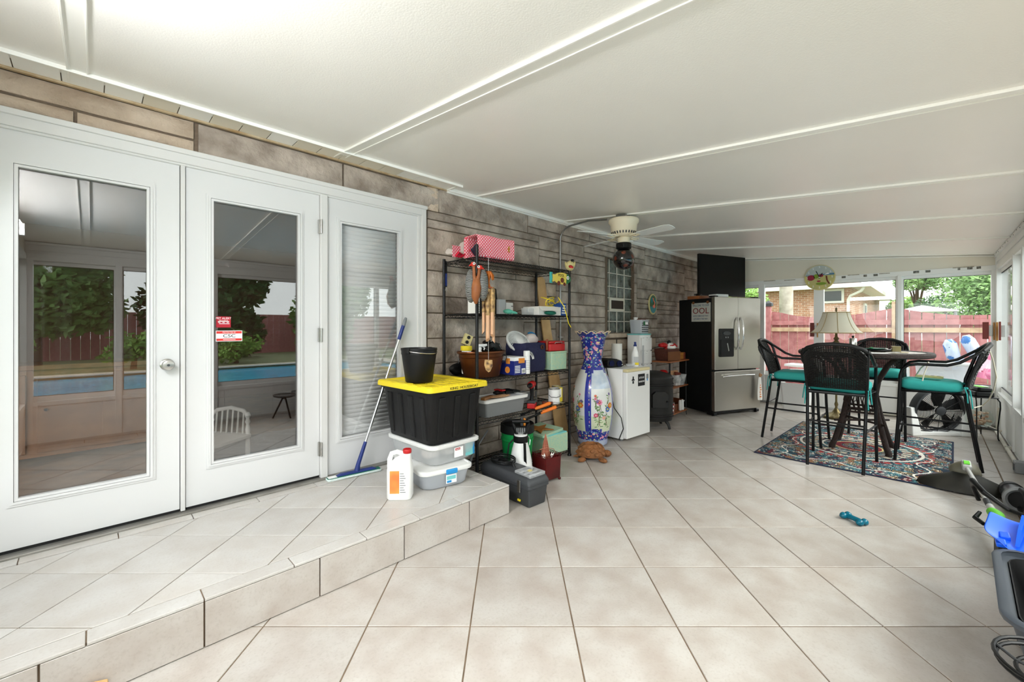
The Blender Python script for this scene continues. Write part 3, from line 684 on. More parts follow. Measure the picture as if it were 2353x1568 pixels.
b = MB(); b.add([(-.55, -.55, 1.82), (.55, -.55, 1.82), (.55, .55, 1.82), (-.55, .55, 1.82), (0, 0, 1.97)], [(0, 1, 4), (1, 2, 4), (2, 3, 4), (3, 0, 4)]); b.build('roof', 'canvas', gz, smooth=0, solid=.02)
for x_ in (-.5, .5):
    for y_ in (-.5, .5): MB().cyl((x_, y_, 0), (x_, y_, 1.82), .03, n=8).build('pole', 'grey_plastic', gz)

# fill lamp added above the near end windows in place of bounced flash (its glow shows in the door glass)
mat('tube_glow', (250, 252, 255), .5, emit=135.)
lp = thing('flash_fill_lamp', 'added white twin tube fill lamp above the near end windows, standing in for bounced flash', 'lamp', (U0 + .001, 1.25, 2.20), 0)
MB().bb(0, .045, -.66, .66, -.06, .06).build('housing', 'white_plastic', lp, smooth=0, bevel=.006)
for z_ in (-.03, .03): MB().cyl((.068, -.60, z_), (.068, .60, z_), .017, n=14).build('tube', 'tube_glow', lp)
for y_ in (-.625, .625): MB().bb(.03, .092, y_-.02, y_+.02, -.055, .055).build('end_cap', 'white_plastic', lp, smooth=0, bevel=.004)

# ================================================================== STORAGE ON AND AROUND THE WIRE SHELF
def rring(w_, d_, r_, z_, cx=0, cy=0, n=4): return [Vector((cx + x, cy + y, z_)) for x, y in rrect(w_, d_, min(r_, w_/2-.001, d_/2-.001), n)]
def tubm(levels, th, zin=None, n=4, b=None, mi=0):
    """open container: levels (w, d, corner radius, z) upwards, wall thickness th"""
    b = b or MB(); out = [rring(*l, n=n) for l in levels]
    zb = levels[0][3] + th if zin is None else zin; ins = [rring(l[0]-2*th, l[1]-2*th, max(l[2]-th, .003), max(l[3], zb), n=n) for l in levels[::-1]]
    return b.loft(out + ins, True, False, mi)
SH = thing('wire_shelf', 'black five tier wire shelving unit against the stone wall', 'shelving unit', (2.23, 2.636, 0))
SW, SD = 1.24, .455
SZS = (.075, .545, .885, 1.435, 1.905)
for k, (x_, y_) in enumerate(((0, 0), (SW, 0), (0, SD), (SW, SD))):
    b = MB(); zt = 2.0 if y_ == 0 and x_ == 0 else 1.93
    b.cyl((x_, y_, .02), (x_, y_, zt), .0135, n=14)
    for q in range(20): b.cyl((x_, y_, .1 + q*.0925), (x_, y_, .103 + q*.0925), .0145, n=14)
    po = b.build('post', 'black_metal', SH)
    MB().lathe([(.008, 0), (.020, 0), (.020, .012), (.009, .03)], 14, (x_, y_, 0)).build('foot', 'black_plastic', po)
b = MB()
for q in range(42): x_ = .012 + q * (SW-.024) / 41; b.tube([(x_, .005, 0), (x_, SD-.005, 0)], .0021, 5)
for y_ in (.0, SD/3, 2*SD/3, SD): b.tube([(0, y_, -.006), (SW, y_, -.006)], .0036, 6)
for y_ in (0, SD):
    b.tube([(0, y_, -.032), (SW, y_, -.032)], .0036, 6)
    b.tube([(SW * q / 44, y_, -.007 if q % 2 else -.031) for q in range(45)], .0022, 5)
for x_ in (0, SW):
    b.tube([(x_, 0, -.006), (x_, SD, -.006)], .0036, 6); b.tube([(x_, 0, -.032), (x_, SD, -.032)], .0036, 6); b.tube([(x_, SD * q / 16, -.007 if q % 2 else -.031) for q in range(17)], .0022, 5)
ws = None
for z_ in SZS:
    if ws is None: o = ws = b.build('wire_deck', 'black_metal', SH, smooth=60)
    else: o = ws.copy(); C.objects.link(o); o.parent = SH
    o.location = (0, 0, z_)

# ---- stack on the step
mat('yellow', (240, 214, 40), .45); mat('clear_bin', (238, 241, 243), .28, alpha=.30); mat('bin_lid', (238, 238, 236), .4)
mat('cloudy_bin', (222, 227, 234), .35, alpha=.42)
mat('stuff_warm', (206, 186, 170), .8, noise=(14, 1., (236, 232, 226))); mat('stuff_grey', (196, 198, 204), .8, noise=(14, 1., (226, 228, 232))); mat('teal_print', (120, 196, 196), .6); mat('sky_blue', (36, 140, 204), .45)
def lump(b, c, r, seed, nu=14, nv=9, amp=.25, mi=0):
    n0 = len(b.v); b.ell(c, r, nu, nv, mi=mi); c = Vector(c)
    for i in range(n0, len(b.v)):
        p = Vector(b.v[i]) - c; k = 1 + amp * mnoise.noise(Vector((p.x/r[0], p.y/r[1], p.z/r[2])) * 1.6 + Vector((seed*7.3, seed*3.1, 0))); b.v[i] = tuple(c + p * k)
    return b
def clear_bin(name, label, loc, rz, w_, d_, h_, body, lid, latch):
    t = thing(name, label, 'storage bin', loc, rz, 'clear bins stacked on the step')
    tubm([(w_*.80, d_*.86, .07, 0), (w_*.86, d_*.90, .07, .012), (w_*.93, d_*.95, .06, h_-.03), (w_*.95, d_*.97, .06, h_-.012)], .003).build('body', body, t, smooth=50)
    b = MB(); b.loft([rring(w_, d_, .06, h_-.028), rring(w_*1.01, d_*1.01, .06, h_-.024), rring(w_*1.01, d_*1.01, .06, h_-.004), rring(w_*.985, d_*.985, .055, h_), rring(w_*.93, d_*.94, .05, h_), rring(w_*.92, d_*.93, .05, h_-.008)])
    b.build('lid', lid, t, smooth=40)
    return t
m_ = clear_bin('storage_bin', 'clear bin with white lid and red label under the black tote', (1.865, 2.73, .345), R(1), .455, .61, .150, 'clear_bin', 'bin_lid', 0)
b = MB()
for k in range(9): lump(b, (rs.uniform(-.13, .13), rs.uniform(-.2, .2), .05 + rs.uniform(0, .03)), (.07, .08, .045), k)
b.build('contents', 'stuff_warm', m_)
MB().bb(-.02, .06, -.293, -.290, .035, .105).build('paper_label', 'print_white', m_, smooth=0); lb_ = MB().bb(-.012, .032, -.295, -.293, .085, .100).build('label_band', 'red', m_, smooth=0)
text('lettering', 'Sterilite', .012, 'print_white', m_, (.010, -.2955, .0925), r90); MB().bb(.095, .165, -.279, -.276, .02, .118).build('printed_cloth', 'teal_print', m_, smooth=0)
MB().bb(.165, .185, -.274, -.271, .02, .118).build('blue_cloth', 'sky_blue', m_, smooth=0)
l_ = clear_bin('storage_bin', 'cloudy clear bin with white lid and blue latch at the bottom of the stack', (1.80, 2.66, .2055), R(-10), .40, .60, .138, 'cloudy_bin', 'bin_lid', 1)
b = MB()
for k in range(9): lump(b, (rs.uniform(-.11, .11), rs.uniform(-.2, .2), .05), (.07, .08, .04), k+20)
b.build('contents', 'stuff_grey', l_)
MB().box((.02, -.305, .118), (.085, .016, .034)).build('latch', 'sky_blue', l_, smooth=0, bevel=.006)
MB().bb(-.02, .06, -.297, -.294, .035, .095).build('paper_label', 'print_white', l_, smooth=0); MB().bb(-.014, .020, -.299, -.297, .040, .055).build('label_print', 'sky_blue', l_, smooth=0); MB().bb(-.016, .054, -.2985, -.2975, .06, .085).build('label_print', 'teal_print', l_, smooth=0)
tt = thing('storage_tote', 'large black tote with a ribbed yellow lid on the clear bins', 'storage tote', (1.86, 2.735, .497), R(2))
b = tubm([(.41, .55, .05, 0), (.42, .56, .05, .01), (.49, .63, .05, .36), (.53, .67, .05, .365), (.53, .67, .05, .385)], .004)
b.build('body', 'black_plastic', tt, smooth=40)
b = MB()
for k in range(4):                                                   # moulded ribs on the visible sides
    y_ = -.21 + k * .14; b.box((-.2325 + .006, y_, .18), (.016, .055, .31), (0, R(-6.3), 0))
for k in range(3):
    x_ = -.14 + k * .14; b.box((x_, -.297, .18), (.055, .016, .31), (R(6.3), 0, 0))
b.build('rib', 'black_plastic', tt, smooth=0, bevel=.008)
b = MB(); lw, ld = .56, .70
b.loft([rring(lw, ld, .04, .378), rring(lw, ld, .045, .41), rring(lw-.02, ld-.02, .04, .418), rring(lw-.09, ld-.09, .03, .418), rring(lw-.10, ld-.10, .03, .402)])
b.build('lid', 'yellow', tt, smooth=40, bevel=.002)
b = MB()
for k in range(5):
    for j in range(6): b.box((-.165 + k*.082, -.22 + j*.088, .405), (.066, .070, .012))
b.build('lid_ribs', 'yellow', tt, smooth=0, bevel=.004)
b = MB()
for k in range(6): b.box((-.23 + k*.092, -ld/2 + .03, .414), (.05, .05, .014)); b.box((-lw/2 + .03, -.28 + k*.11, .414), (.05, .055, .014))
b.build('lid_lugs', 'yellow', tt, smooth=0, bevel=.004)
text('lettering', 'KING  HOUSEBOAT', .026, 'ink', tt, (.03, -ld/2 - .001, .394), r90, sx=1.15)
bk = thing('bucket', 'black plastic bucket with a wire handle standing on the yellow lid', 'bucket', (1.735, 2.72, .917), R(20))
b = MB(); b.lathe([(.098, 0), (.100, .004), (.128, .205), (.131, .205), (.131, .232), (.134, .235), (.134, .250), (.127, .250), (.124, .236), (.096, .006)], 36); b.build('body', 'black_plastic', bk, smooth=40)
MB().tube([(.135 * math.cos(R(a)), .135 * math.sin(R(a)), .232 - .02 * math.sin(R(a - 180))) for a in range(180, 361, 12)], .0035, 8).build('handle', 'chrome', bk)
b = MB()
for s_ in (-1, 1): b.box((s_*.135, 0, .232), (.02, .035, .04))
b.build('handle_lug', 'black_plastic', bk, smooth=0, bevel=.005)
jg = thing('jug', 'white plastic chemical jug with a red cap and orange label on the step', 'jug', (1.435, 2.475, .2055), R(-42))
b = MB(); b.loft([rring(.15, .105, .03, 0), rring(.16, .115, .03, .01), rring(.16, .115, .03, .19), rring(.155, .11, .035, .215), rring(.10, .085, .03, .262, .02), rring(.05, .05, .024, .285, .045), rring(.046, .046, .022, .292, .045)])
b.build('body', 'white_plastic', jg, smooth=50)
MB().tube([(-.066, 0, .205), (-.068, 0, .25), (-.055, 0, .288), (-.02, 0, .298), (.012, 0, .288), (.03, 0, .275)], [.02, .017, .016, .016, .017, .018], 12).build('handle', 'white_plastic', jg)
MB().lathe([(.026, 0), (.028, .003), (.028, .022), (.025, .027), (0, .027)], 24, (.045, 0, .290)).build('cap', 'red', jg)
mat('label_orange', (232, 120, 60), .6, noise=(9, .8, (244, 190, 90), 1))
MB().bb(-.055, .005, -.0595, -.058, .045, .19).build('paper_label', 'label_orange', jg, smooth=0); MB().bb(.007, .05, -.0595, -.058, .04, .19).build('paper_label', 'paper', jg, smooth=0)
for k in range(9): MB().bb(.010, .046 - (k % 3)*.006, -.0602, -.0595, .05 + k*.015, .055 + k*.015).build('printed_line', 'grey_plastic', jg, smooth=0)
# flat mop leaning on the door
mp = thing('flat_mop', 'blue flat mop with a white pad leaning on the third door', 'mop', (1.40, 3.083, SZ+.0025), R(-6))
mat('mop_blue', (20, 42, 110), .45); mat('mop_pad', (222, 236, 232), .95, bump=(120, .6)); mat('mop_green', (20, 104, 84), .8)
MB().prism(rrect(.40, .085, .02), .0, .014).build('pad', 'mop_pad', mp, bevel=.005); MB().prism(rrect(.39, .055, .01), .014, .018).build('pad_edge', 'mop_green', mp)
b = MB(); b.add([(-.13, -.022, .018), (.17, -.022, .018), (.17, .022, .018), (-.13, .022, .018), (-.10, -.015, .034), (.14, -.015, .034), (.14, .015, .034), (-.10, .015, .034)], [(0,3,2,1),(4,5,6,7),(0,1,5,4),(2,3,7,6),(1,2,6,5),(0,4,7,3)])
b.build('plate', 'mop_blue', mp, smooth=0, bevel=.003); MB().bb(-.19, -.13, -.024, .024, .018, .020).build('pad_tab', 'print_white', mp, smooth=0)
tip = Vector((.462, .099, 1.195)); j0 = Vector((.02, 0, .05)); ax = (tip - j0)
P_ = lambda q: tuple(j0 + ax * q)
MB().tube([(.02, 0, .028), P_(.02), P_(.16)], [.022, .016, .013], 12).build('socket', 'mop_blue', mp)
MB().tube([P_(.15), P_(.86)], .010, 12).build('pole', 'chrome', mp); MB().tube([P_(.84), P_(.85), P_(.945)], [.012, .015, .015], 12).build('grip', 'mop_blue', mp)
MB().tube([P_(.94), P_(.98), P_(1.0)], [.016, .015, .010], 12).build('hanger', 'grey_plastic', mp)

# ---- top tier: spotted bags
def dots_mat():
    m = mat('spotted', (232, 92, 112), .7); nt = m.node_tree; N = nt.nodes; L = nt.links
    tc = N.new('ShaderNodeTexCoord'); sp = N.new('ShaderNodeSeparateXYZ'); cb_ = N.new('ShaderNodeCombineXYZ'); ad = N.new('ShaderNodeMath')
    L.new(tc.outputs['Object'], sp.inputs[0]); L.new(sp.outputs[1], ad.inputs[0]); L.new(sp.outputs[2], ad.inputs[1]); L.new(sp.outputs[0], cb_.inputs[0]); L.new(ad.outputs[0], cb_.inputs[1])
    mp_ = N.new('ShaderNodeMapping'); mp_.inputs['Rotation'].default_value[2] = R(45); mp_.inputs['Scale'].default_value = (52, 52, 52); L.new(cb_.outputs[0], mp_.inputs['Vector'])
    v = N.new('ShaderNodeTexVoronoi'); v.voronoi_dimensions = '2D'; v.inputs['Randomness'].default_value = 0; v.inputs['Scale'].default_value = 1; L.new(mp_.outputs[0], v.inputs['Vector'])
    lt = N.new('ShaderNodeMath'); lt.operation = 'LESS_THAN'; lt.inputs[1].default_value = .3; L.new(v.outputs['Distance'], lt.inputs[0])
    mx = N.new('ShaderNodeMix'); mx.data_type = 'RGBA'; mx.inputs[6].default_value = lin((232, 92, 112)); mx.inputs[7].default_value = lin((250, 238, 238)); L.new(lt.outputs[0], mx.inputs[0]); L.new(mx.outputs[2], N['Principled BSDF'].inputs['Base Color'])
dots_mat()
mat('cream_cloth', (232, 222, 214), .85, noise=(7, .6, (206, 180, 176))); mat('ribbon', (206, 26, 56), .5); mat('dark_cloth', (34, 26, 46), .9); mat('gold_logo', (186, 120, 30), .5)
bg_ = thing('gift_bag', 'pink bag with white spots lying open on the top wire tier', 'bag', (2.475, 2.757, 1.909), R(-4))
b = MB(); ww, dd, hh = .40, .20, .19; rows = []
for k in range(9):
    x_ = -ww/2 + ww * k / 8; ring = []
    for (y_, z_) in rrect(dd, hh, .02, 3):
        s_ = 1 + .03 * math.sin(k*1.3 + y_*20); ring.append(Vector((x_ + (.012*math.sin(y_*30) if k == 0 else 0), y_*s_, hh/2 + .002 + z_*s_*(1 - .06*(k/8)))))
    rows.append(ring)
b.loft(rows, False)
n_ = len(rows[0]); b.f.append(tuple(range(8*n_, 9*n_))); b.m.append(0)
b.build('shell', 'spotted', bg_, smooth=50, solid=.004)
lump(MB(), (-.09, .0, .075), (.09, .075, .06), 3).build('contents', 'dark_cloth', bg_)
MB().prism(circ(.014, 14, .03), -.003, .0, Matrix.Translation((.14, -.104, .10)) @ Matrix.Rotation(R(90), 4, 'X')).build('logo', 'gold_logo', bg_)
b2 = thing('gift_bag', 'crumpled cream and red bag spilling a red ribbon at the shelf corner', 'bag', (2.34, 2.985, 1.909), R(6))
b = MB(); rows = []
for k in range(7):
    rows.append([Vector((-.14 + .26*k/6, -.10 + .17*j/7, .012 + .12*abs(math.sin(k*.9+.4))*(.4 + .6*j/7) + .03*mnoise.noise(Vector((k*.8, j*.9, 2))))) for j in range(8)])
b.sheet(rows); b.build('cloth', 'cream_cloth', b2, solid=.003, sub=1)
MB().tube([(-.09, -.10, .04), (-.14, -.11, .05), (-.16, -.10, .02), (-.10, -.105, .02), (-.03, -.10, .06), (.03, -.105, .11), (.05, -.09, .14)], .010, 8).build('ribbon', 'ribbon', b2)
MB().tube([(-.03, -.10, .06), (-.01, -.115, .09), (.01, -.10, .05), (.05, -.105, .06), (.08, -.09, .03)], .012, 8).build('ribbon', 'ribbon', b2)
MB().bb(-.19, -.10, -.095, -.090, .01, .11).build('side_panel', 'spotted', b2, smooth=0)
b3 = thing('cloth_bag', 'white flowered bag lying behind the pink spotted bag', 'bag', (2.60, 3.035, 1.909), R(-3))
lump(MB(), (0, 0, .12), (.24, .045, .115), 8, amp=.12).build('body', 'cream_cloth', b3)

# ---- hanging birds and bamboo chime
mat('bird_wood', (158, 96, 54), .5, noise=(8, .8, (120, 64, 30))); mat('comb_red', (196, 40, 24), .5)
def stripes(name, a, b_, scale):
    m = mat(name, a, .6); nt = m.node_tree; N = nt.nodes; L = nt.links; tc = N.new('ShaderNodeTexCoord'); wv = N.new('ShaderNodeTexWave'); wv.bands_direction = 'Z'
    wv.inputs['Scale'].default_value = scale; wv.inputs['Distortion'].default_value = 3; wv.inputs['Detail'].default_value = 1; rp = N.new('ShaderNodeValToRGB'); e = rp.color_ramp.elements
    e[0].position = .80; e[0].color = lin(a); e[1].position = .86; e[1].color = lin(b_); L.new(tc.outputs['Object'], wv.inputs['Vector']); L.new(wv.outputs['Fac'], rp.inputs[0]); L.new(rp.outputs[0], N['Principled BSDF'].inputs['Base Color'])
stripes('plumage', (22, 22, 24), (214, 214, 210), 30)
bd = thing('wooden_birds', 'pair of carved wooden guinea fowl hung on the shelf post', 'figurine', (2.165, 2.56, 1.50), R(-45))
lump(MB(), (-.045, .0, .15), (.050, .055, .135), 4, amp=.05).build('wing', 'plumage', bd)
lump(MB(), (.050, .0, .155), (.042, .055, .125), 5, amp=.05).build('wing', 'plumage', bd)
b = MB(); b.tube([(-.005, -.02, .01), (-.008, -.04, .06), (0, -.045, .13), (.0, -.035, .19), (.0, -.02, .22)], [.012, .032, .040, .030, .014], 14); b.build('breast', 'bird_wood', bd)
for s_, hz in ((-1, .31), (1, .285)):
    MB().tube([(s_*.004, -.04, .17), (s_*.018, -.042, .23), (s_*.022, -.03, hz)], [.020, .013, .012], 10).build('neck', 'bird_wood', bd)
    hd = MB().ell((s_*.026, -.028, hz + .008), (.022, .018, .020), 14, 9).build('head', 'comb_red', bd)
    MB().ell((s_*.018, -.047, hz + .012), (.0105, .004, .0105), 12, 7).build('eye', 'print_white', hd); MB().ell((s_*.018, -.0505, hz + .012), (.005, .003, .005), 10, 6).build('pupil', 'ink', hd)
    MB().cyl((s_*.044, -.03, hz + .004), (s_*.062, -.03, hz - .006), .008, .001, 8).build('beak', 'comb_red', hd)
mat('bamboo', (222, 178, 142), .45, noise=(5, .5, (196, 140, 100))); mat('bamboo_carved', (216, 176, 116), .5, noise=(26, 1., (64, 34, 16), 1)); mat('coco', (168, 88, 52), .5); mat('palm_orange', (214, 120, 36), .6, noise=(14, .8, (150, 60, 24)))
wc = thing('wind_chime', 'bamboo wind chime with an orange palm ornament hung from the shelf', 'wind chime', (2.275, 2.545, 1.19), R(-45))
MB().lathe([(0, 0), (.046, 0), (.049, .006), (.046, .012), (0, .012)], 24, (0, 0, .445)).build('disc', 'coco', wc)
for k, (x_, y_, z0_, z1_, r_) in enumerate(((-.040, -.01, .075, .43, .012), (-.004, -.03, .015, .44, .0165), (.031, -.018, .05, .455, .0155), (.040, .012, .0, .44, .012), (-.022, .025, .16, .43, .011))):
    tb = MB().cyl((x_, y_, z0_ + (z1_-z0_)*.50), (x_, y_, z1_), r_*1.12, n=14).build('bamboo_tube', 'bamboo_carved', wc)
    b = MB(); zc = z0_ + (z1_-z0_)*.55; n = 14
    lo = [Vector((x_ + r_*math.cos(2*math.pi*i/n), y_ + r_*math.sin(2*math.pi*i/n), z0_ + .028*(.5 + .5*math.cos(2*math.pi*i/n + k)))) for i in range(n)]
    hi = [Vector((p.x, p.y, zc)) for p in lo]; b.loft([lo, hi]); b.build('reed', 'bamboo', tb)
MB().tube([(0, 0, .457), (0, 0, .49), (.002, 0, .54)], [.020, .010, .008], 10).build('ornament_trunk', 'palm_orange', wc)
b = MB()
for k in range(9):
    a = R(k*40); b.tube([(0, 0, .55), (.022*math.cos(a), .022*math.sin(a), .575), (.036*math.cos(a), .036*math.sin(a), .55), (.040*math.cos(a), .040*math.sin(a), .515)], [.010, .012, .010, .004], 7)
b.build('ornament_fronds', 'palm_orange', wc)
MB().tube([(0, 0, .58), (0, 0, .70)], .0015, 5).build('cord', 'print_white', wc)
MB().bb(-.018, .004, -.02, -.016, .41, .445).build('tag', 'mop_green', wc, smooth=0)
MB().prism([(-.03, .105), (.032, .10), (.034, .05), (.016, .008), (.0, 0), (-.022, .02), (-.034, .06)], -.006, .006, Matrix.Translation((0, 0, -.235)) @ Matrix.Rotation(R(90), 4, 'X')).build('wind_sail', 'bamboo_carved', wc, smooth=0, bevel=.003); MB().tube([(0, 0, -.14), (0, 0, .45)], .001, 4).build('cord', 'print_white', wc)
# strap on the back left post
sp_ = thing('lanyard', 'black and blue lanyard with a metal clip hanging on the back shelf post', 'lanyard', (2.232, 3.07, 1.62))
MB().bb(-.012, .012, -.006, .0, .06, .29).build('strap', 'black_plastic', sp_, smooth=0); MB().bb(-.009, .009, -.009, -.006, .07, .18).build('blue_band', 'mop_blue', sp_, smooth=0)
MB().tube([(0, -.005, .06), (.008, -.005, .04), (.004, -.005, .015), (-.006, -.005, .03), (0, -.005, .05)], .003, 6).build('clip', 'steel', sp_)
# opener head and fish plaque at the front right corner
mat('cream_paint', (222, 208, 150), .5, noise=(10, .5, (190, 172, 110)))
dh = thing('dog_ornament', 'cream painted open-mouthed dog head ornament on the top shelf corner', 'ornament', (3.46, 2.62, 1.90), R(-45))
lump(MB(), (0, 0, .05), (.047, .042, .055), 2, amp=.15).build('head', 'cream_paint', dh)
MB().ell((.018, -.042, .098), (.017, .014, .013), 12, 7).build('nose', 'ink', dh); MB().ell((.004, -.046, .032), (.026, .012, .016), 12, 7, (0, R(20), 0)).build('mouth', 'red', dh)
for s_ in (-1, 1): MB().ell((s_*.042, -.005, .06), (.012, .018, .032), 10, 7, (0, R(s_*14), 0)).build('ear', 'cream_paint', dh)
MB().ell((.004, -.040, .012), (.028, .014, .010), 12, 7).build('jaw', 'cream_paint', dh)
mat('sign_green', (26, 108, 60), .5); mat('sign_yellow', (236, 210, 92), .5); mat('sign_brown', (110, 44, 26), .6); mat('sign_teal', (70, 186, 180), .5)
fs_ = thing('fish_plaque', 'small painted yellow and green fish plaque reading pool under the top tier', 'plaque', (3.31, 2.612, 1.755), R(0))
fp = [(.13 * math.cos(R(a)) , .058 * math.sin(R(a)) + .05) for a in range(-150, 151, 15)] + [(-.17, .085), (-.15, .05), (-.17, .0)]
MX = Matrix.Rotation(R(90), 4, 'X')
MB().prism(fp, 0, .012, MX).build('board', 'sign_yellow', fs_, smooth=0)
MB().prism([(.13*math.cos(R(a)), .0585*math.sin(R(a)) + .05) for a in range(-62, 63, 8)], .004, .016, MX).build('face', 'sign_green', fs_, smooth=0)
MB().cyl((.082, -.015, .062), (.082, -.018, .062), .019, n=20).build('eye', 'print_white', fs_); MB().cyl((.082, -.018, .062), (.082, -.020, .062), .006, n=12).build('pupil', 'ink', fs_)
text('lettering', 'POOL', .040, 'ink', fs_, (-.02, -.013, .078), r90, sx=.9)
for x_, z_, r_ in ((-.005, .032, .026), (-.06, .0, .022), (.03, -.005, .018)): MB().cyl((x_, -.012, z_), (x_, -.017, z_), r_, n=10).build('stone_shape', 'sign_brown', fs_)
MB().bb(-.185, -.155, -.012, .0, -.005, .10).build('tail', 'sign_teal', fs_, smooth=0)

# ---- second tier
Z2 = 1.439
bx_ = tag(MB().box((0, 0, .135), (.36, .03, .26), (R(-9), 0, 0)).build('tray', 'black_plastic', smooth=0, bevel=.008, loc=(2.64, 3.03, Z2-.002)), 'large black tray leaning at the back of the second tier', 'tray')
ct = thing('carton', 'white and green drink carton behind the carved birds', 'carton', (2.40, 2.88, Z2), R(30))
MB().prism(rrect(.085, .085, .006, 2), 0, .145).build('body', 'paper', ct, smooth=0); MB().add([(-.042, -.042, .145), (.042, -.042, .145), (.042, .042, .145), (-.042, .042, .145), (-.042, 0, .185), (.042, 0, .185)], [(0, 1, 5, 4), (2, 3, 4, 5), (0, 4, 3), (1, 2, 5)]).build('gable', 'paper', ct, smooth=0)
MB().bb(-.04, -.008, -.0445, -.043, .005, .10).build('print_panel', 'sign_green', ct, smooth=0)
for k in range(5): MB().bb(.0, .036, -.0445, -.043, .02 + k*.02, .026 + k*.02).build('printed_line', 'grey_plastic', ct, smooth=0)
mat('light_grey', (186, 188, 190), .45)
tag(MB().prism(rrect(.10, .05, .02), 0, .15).build('speaker', 'light_grey', loc=(2.80, 2.95, Z2), bevel=.004), 'rounded light grey speaker on the second tier', 'speaker')
rt = thing('router', 'slim white router box beside the grey speaker', 'router', (2.93, 2.98, Z2)); MB().bb(-.05, .05, -.018, .018, 0, .125).build('case', 'white_plastic', rt, smooth=0, bevel=.006); MB().bb(.02, .045, -.0192, -.018, .085, .095).build('logo', 'grey_plastic', rt, smooth=0)
MB().tube([(.05, .01, .02), (.14, -.02, .05), (.22, -.05, .045), (.30, -.02, .01), (.22, .02, .006), (.12, .01, .03)], .003, 6).build('cord', 'black_plastic', rt)
mat('glove_teal', (110, 206, 184), .75)
gl = thing('glove', 'pale teal knitted glove lying on the second tier', 'glove', (2.69, 2.74, Z2), R(20))
b = MB(); lump(b, (0, 0, .025), (.06, .045, .024), 6, amp=.2)
for k in range(4): b.tube([(.03, -.03 + k*.02, .022), (.075 - abs(k-1.5)*.006, -.035 + k*.024, .02), (.10 - abs(k-1.5)*.01, -.038 + k*.026, .008)], [.011, .010, .007], 8)
b.tube([(-.01, -.04, .02), (.02, -.065, .015), (.04, -.07, .01)], [.011, .010, .007], 8); b.build('hand', 'glove_teal', gl)
cbx = thing('parts_box', 'small clear plastic box of screws on the second tier', 'box', (3.04, 2.80, Z2)); tubm([(.13, .09, .01, 0), (.14, .10, .01, .068)], .003).build('body', 'clear_bin', cbx); lump(MB(), (0, 0, .018), (.05, .035, .014), 9).build('screws', 'zinc', cbx)
wb = thing('carton_box', 'crushed white cardboard box with yellow cord on the second tier', 'box', (3.24, 2.79, Z2), R(-3))
b = MB(); b.bb(-.18, .18, -.11, .11, 0, .085); b.build('body', 'paper', wb, smooth=0, bevel=.004)
MB().add([(-.18, -.11, .085), (.10, -.11, .085), (.08, -.16, .045), (-.20, -.17, .04)], [(0, 1, 2, 3)]).build('flap', 'paper', wb, smooth=0, solid=.003)
yc = thing('rope', 'tangled thin yellow rope hanging over the white box', 'rope', (3.26, 2.75, Z2 + .09))
q = random.Random(4); pts = []
for k in range(60):
    a = k * .55; pts.append((.10 * math.cos(a) * (1 + .3*math.sin(k*.37)) + .0006*k, .05 * math.sin(a*1.1) - .02, .03 + .055 * math.sin(k*.23) + .02*math.sin(a)))
pts += [(.10, -.13, .0), (.12, -.145, -.08), (.15, -.15, -.17), (.19, -.15, -.21)]
MB().tube(pts, .0045, 6).build('strand', 'yellow', yc)
mat('box_blue', (28, 74, 146), .5)
bb_ = thing('box', 'upright blue and white printed box at the shelf end', 'box', (3.42, 2.72, Z2)); MB().bb(-.045, .045, -.05, .05, 0, .125).build('body', 'box_blue', bb_, smooth=0, bevel=.003)
for k in range(4): MB().bb(-.035 + k*.008, .03, -.0515, -.05, .02 + k*.025, .032 + k*.025).build('printed_line', 'print_white', bb_, smooth=0)
gg = thing('goggles_case', 'dark teal glasses case in front of the white box', 'case', (3.20, 2.665, Z2)); MB().ell((0, 0, .022), (.085, .035, .022), 18, 10).build('shell', 'mop_green', gg)

# ---- third tier
Z3 = .889
mat('copper', (108, 62, 34), .38, metal=.75, noise=(4, .6, (66, 36, 20)))
tb_ = thing('copper_tub', 'large oval copper tub full of odds and ends on the third tier', 'tub', (2.44, 2.82, Z3))
b = MB(); b.lathe([(.155, 0), (.16, .005), (.20, .20), (.212, .205), (.216, .215), (.212, .225), (.200, .222), (.195, .20), (.155, .008)], 40, sx=1.13, sy=.80); b.build('body', 'copper', tb_, smooth=50)
b = MB(); b.lathe([(.192, .165), (.196, .168), (.199, .172), (.196, .176)], 40, sx=1.13, sy=.80, cap=False); b.build('hoop', 'copper', tb_)
MB().tube([(.155 + .035*math.cos(R(a)), -.118 - .010*math.sin(R(a)), .155 + .035*math.sin(R(a))) for a in range(0, 360, 20)], .004, 6, True).build('ring_handle', 'black_metal', tb_)
jr = thing('jar', 'jar with a bright yellow lid standing in the copper tub', 'jar', (2.30, 2.86, Z3+.03)); MB().lathe([(.040, 0), (.042, .01), (.042, .20)], 24).build('body', 'white_plastic', jr); MB().lathe([(.048, 0), (.050, .004), (.050, .036), (.046, .04), (0, .04)], 28, (0, 0, .20)).build('lid', 'yellow', jr)
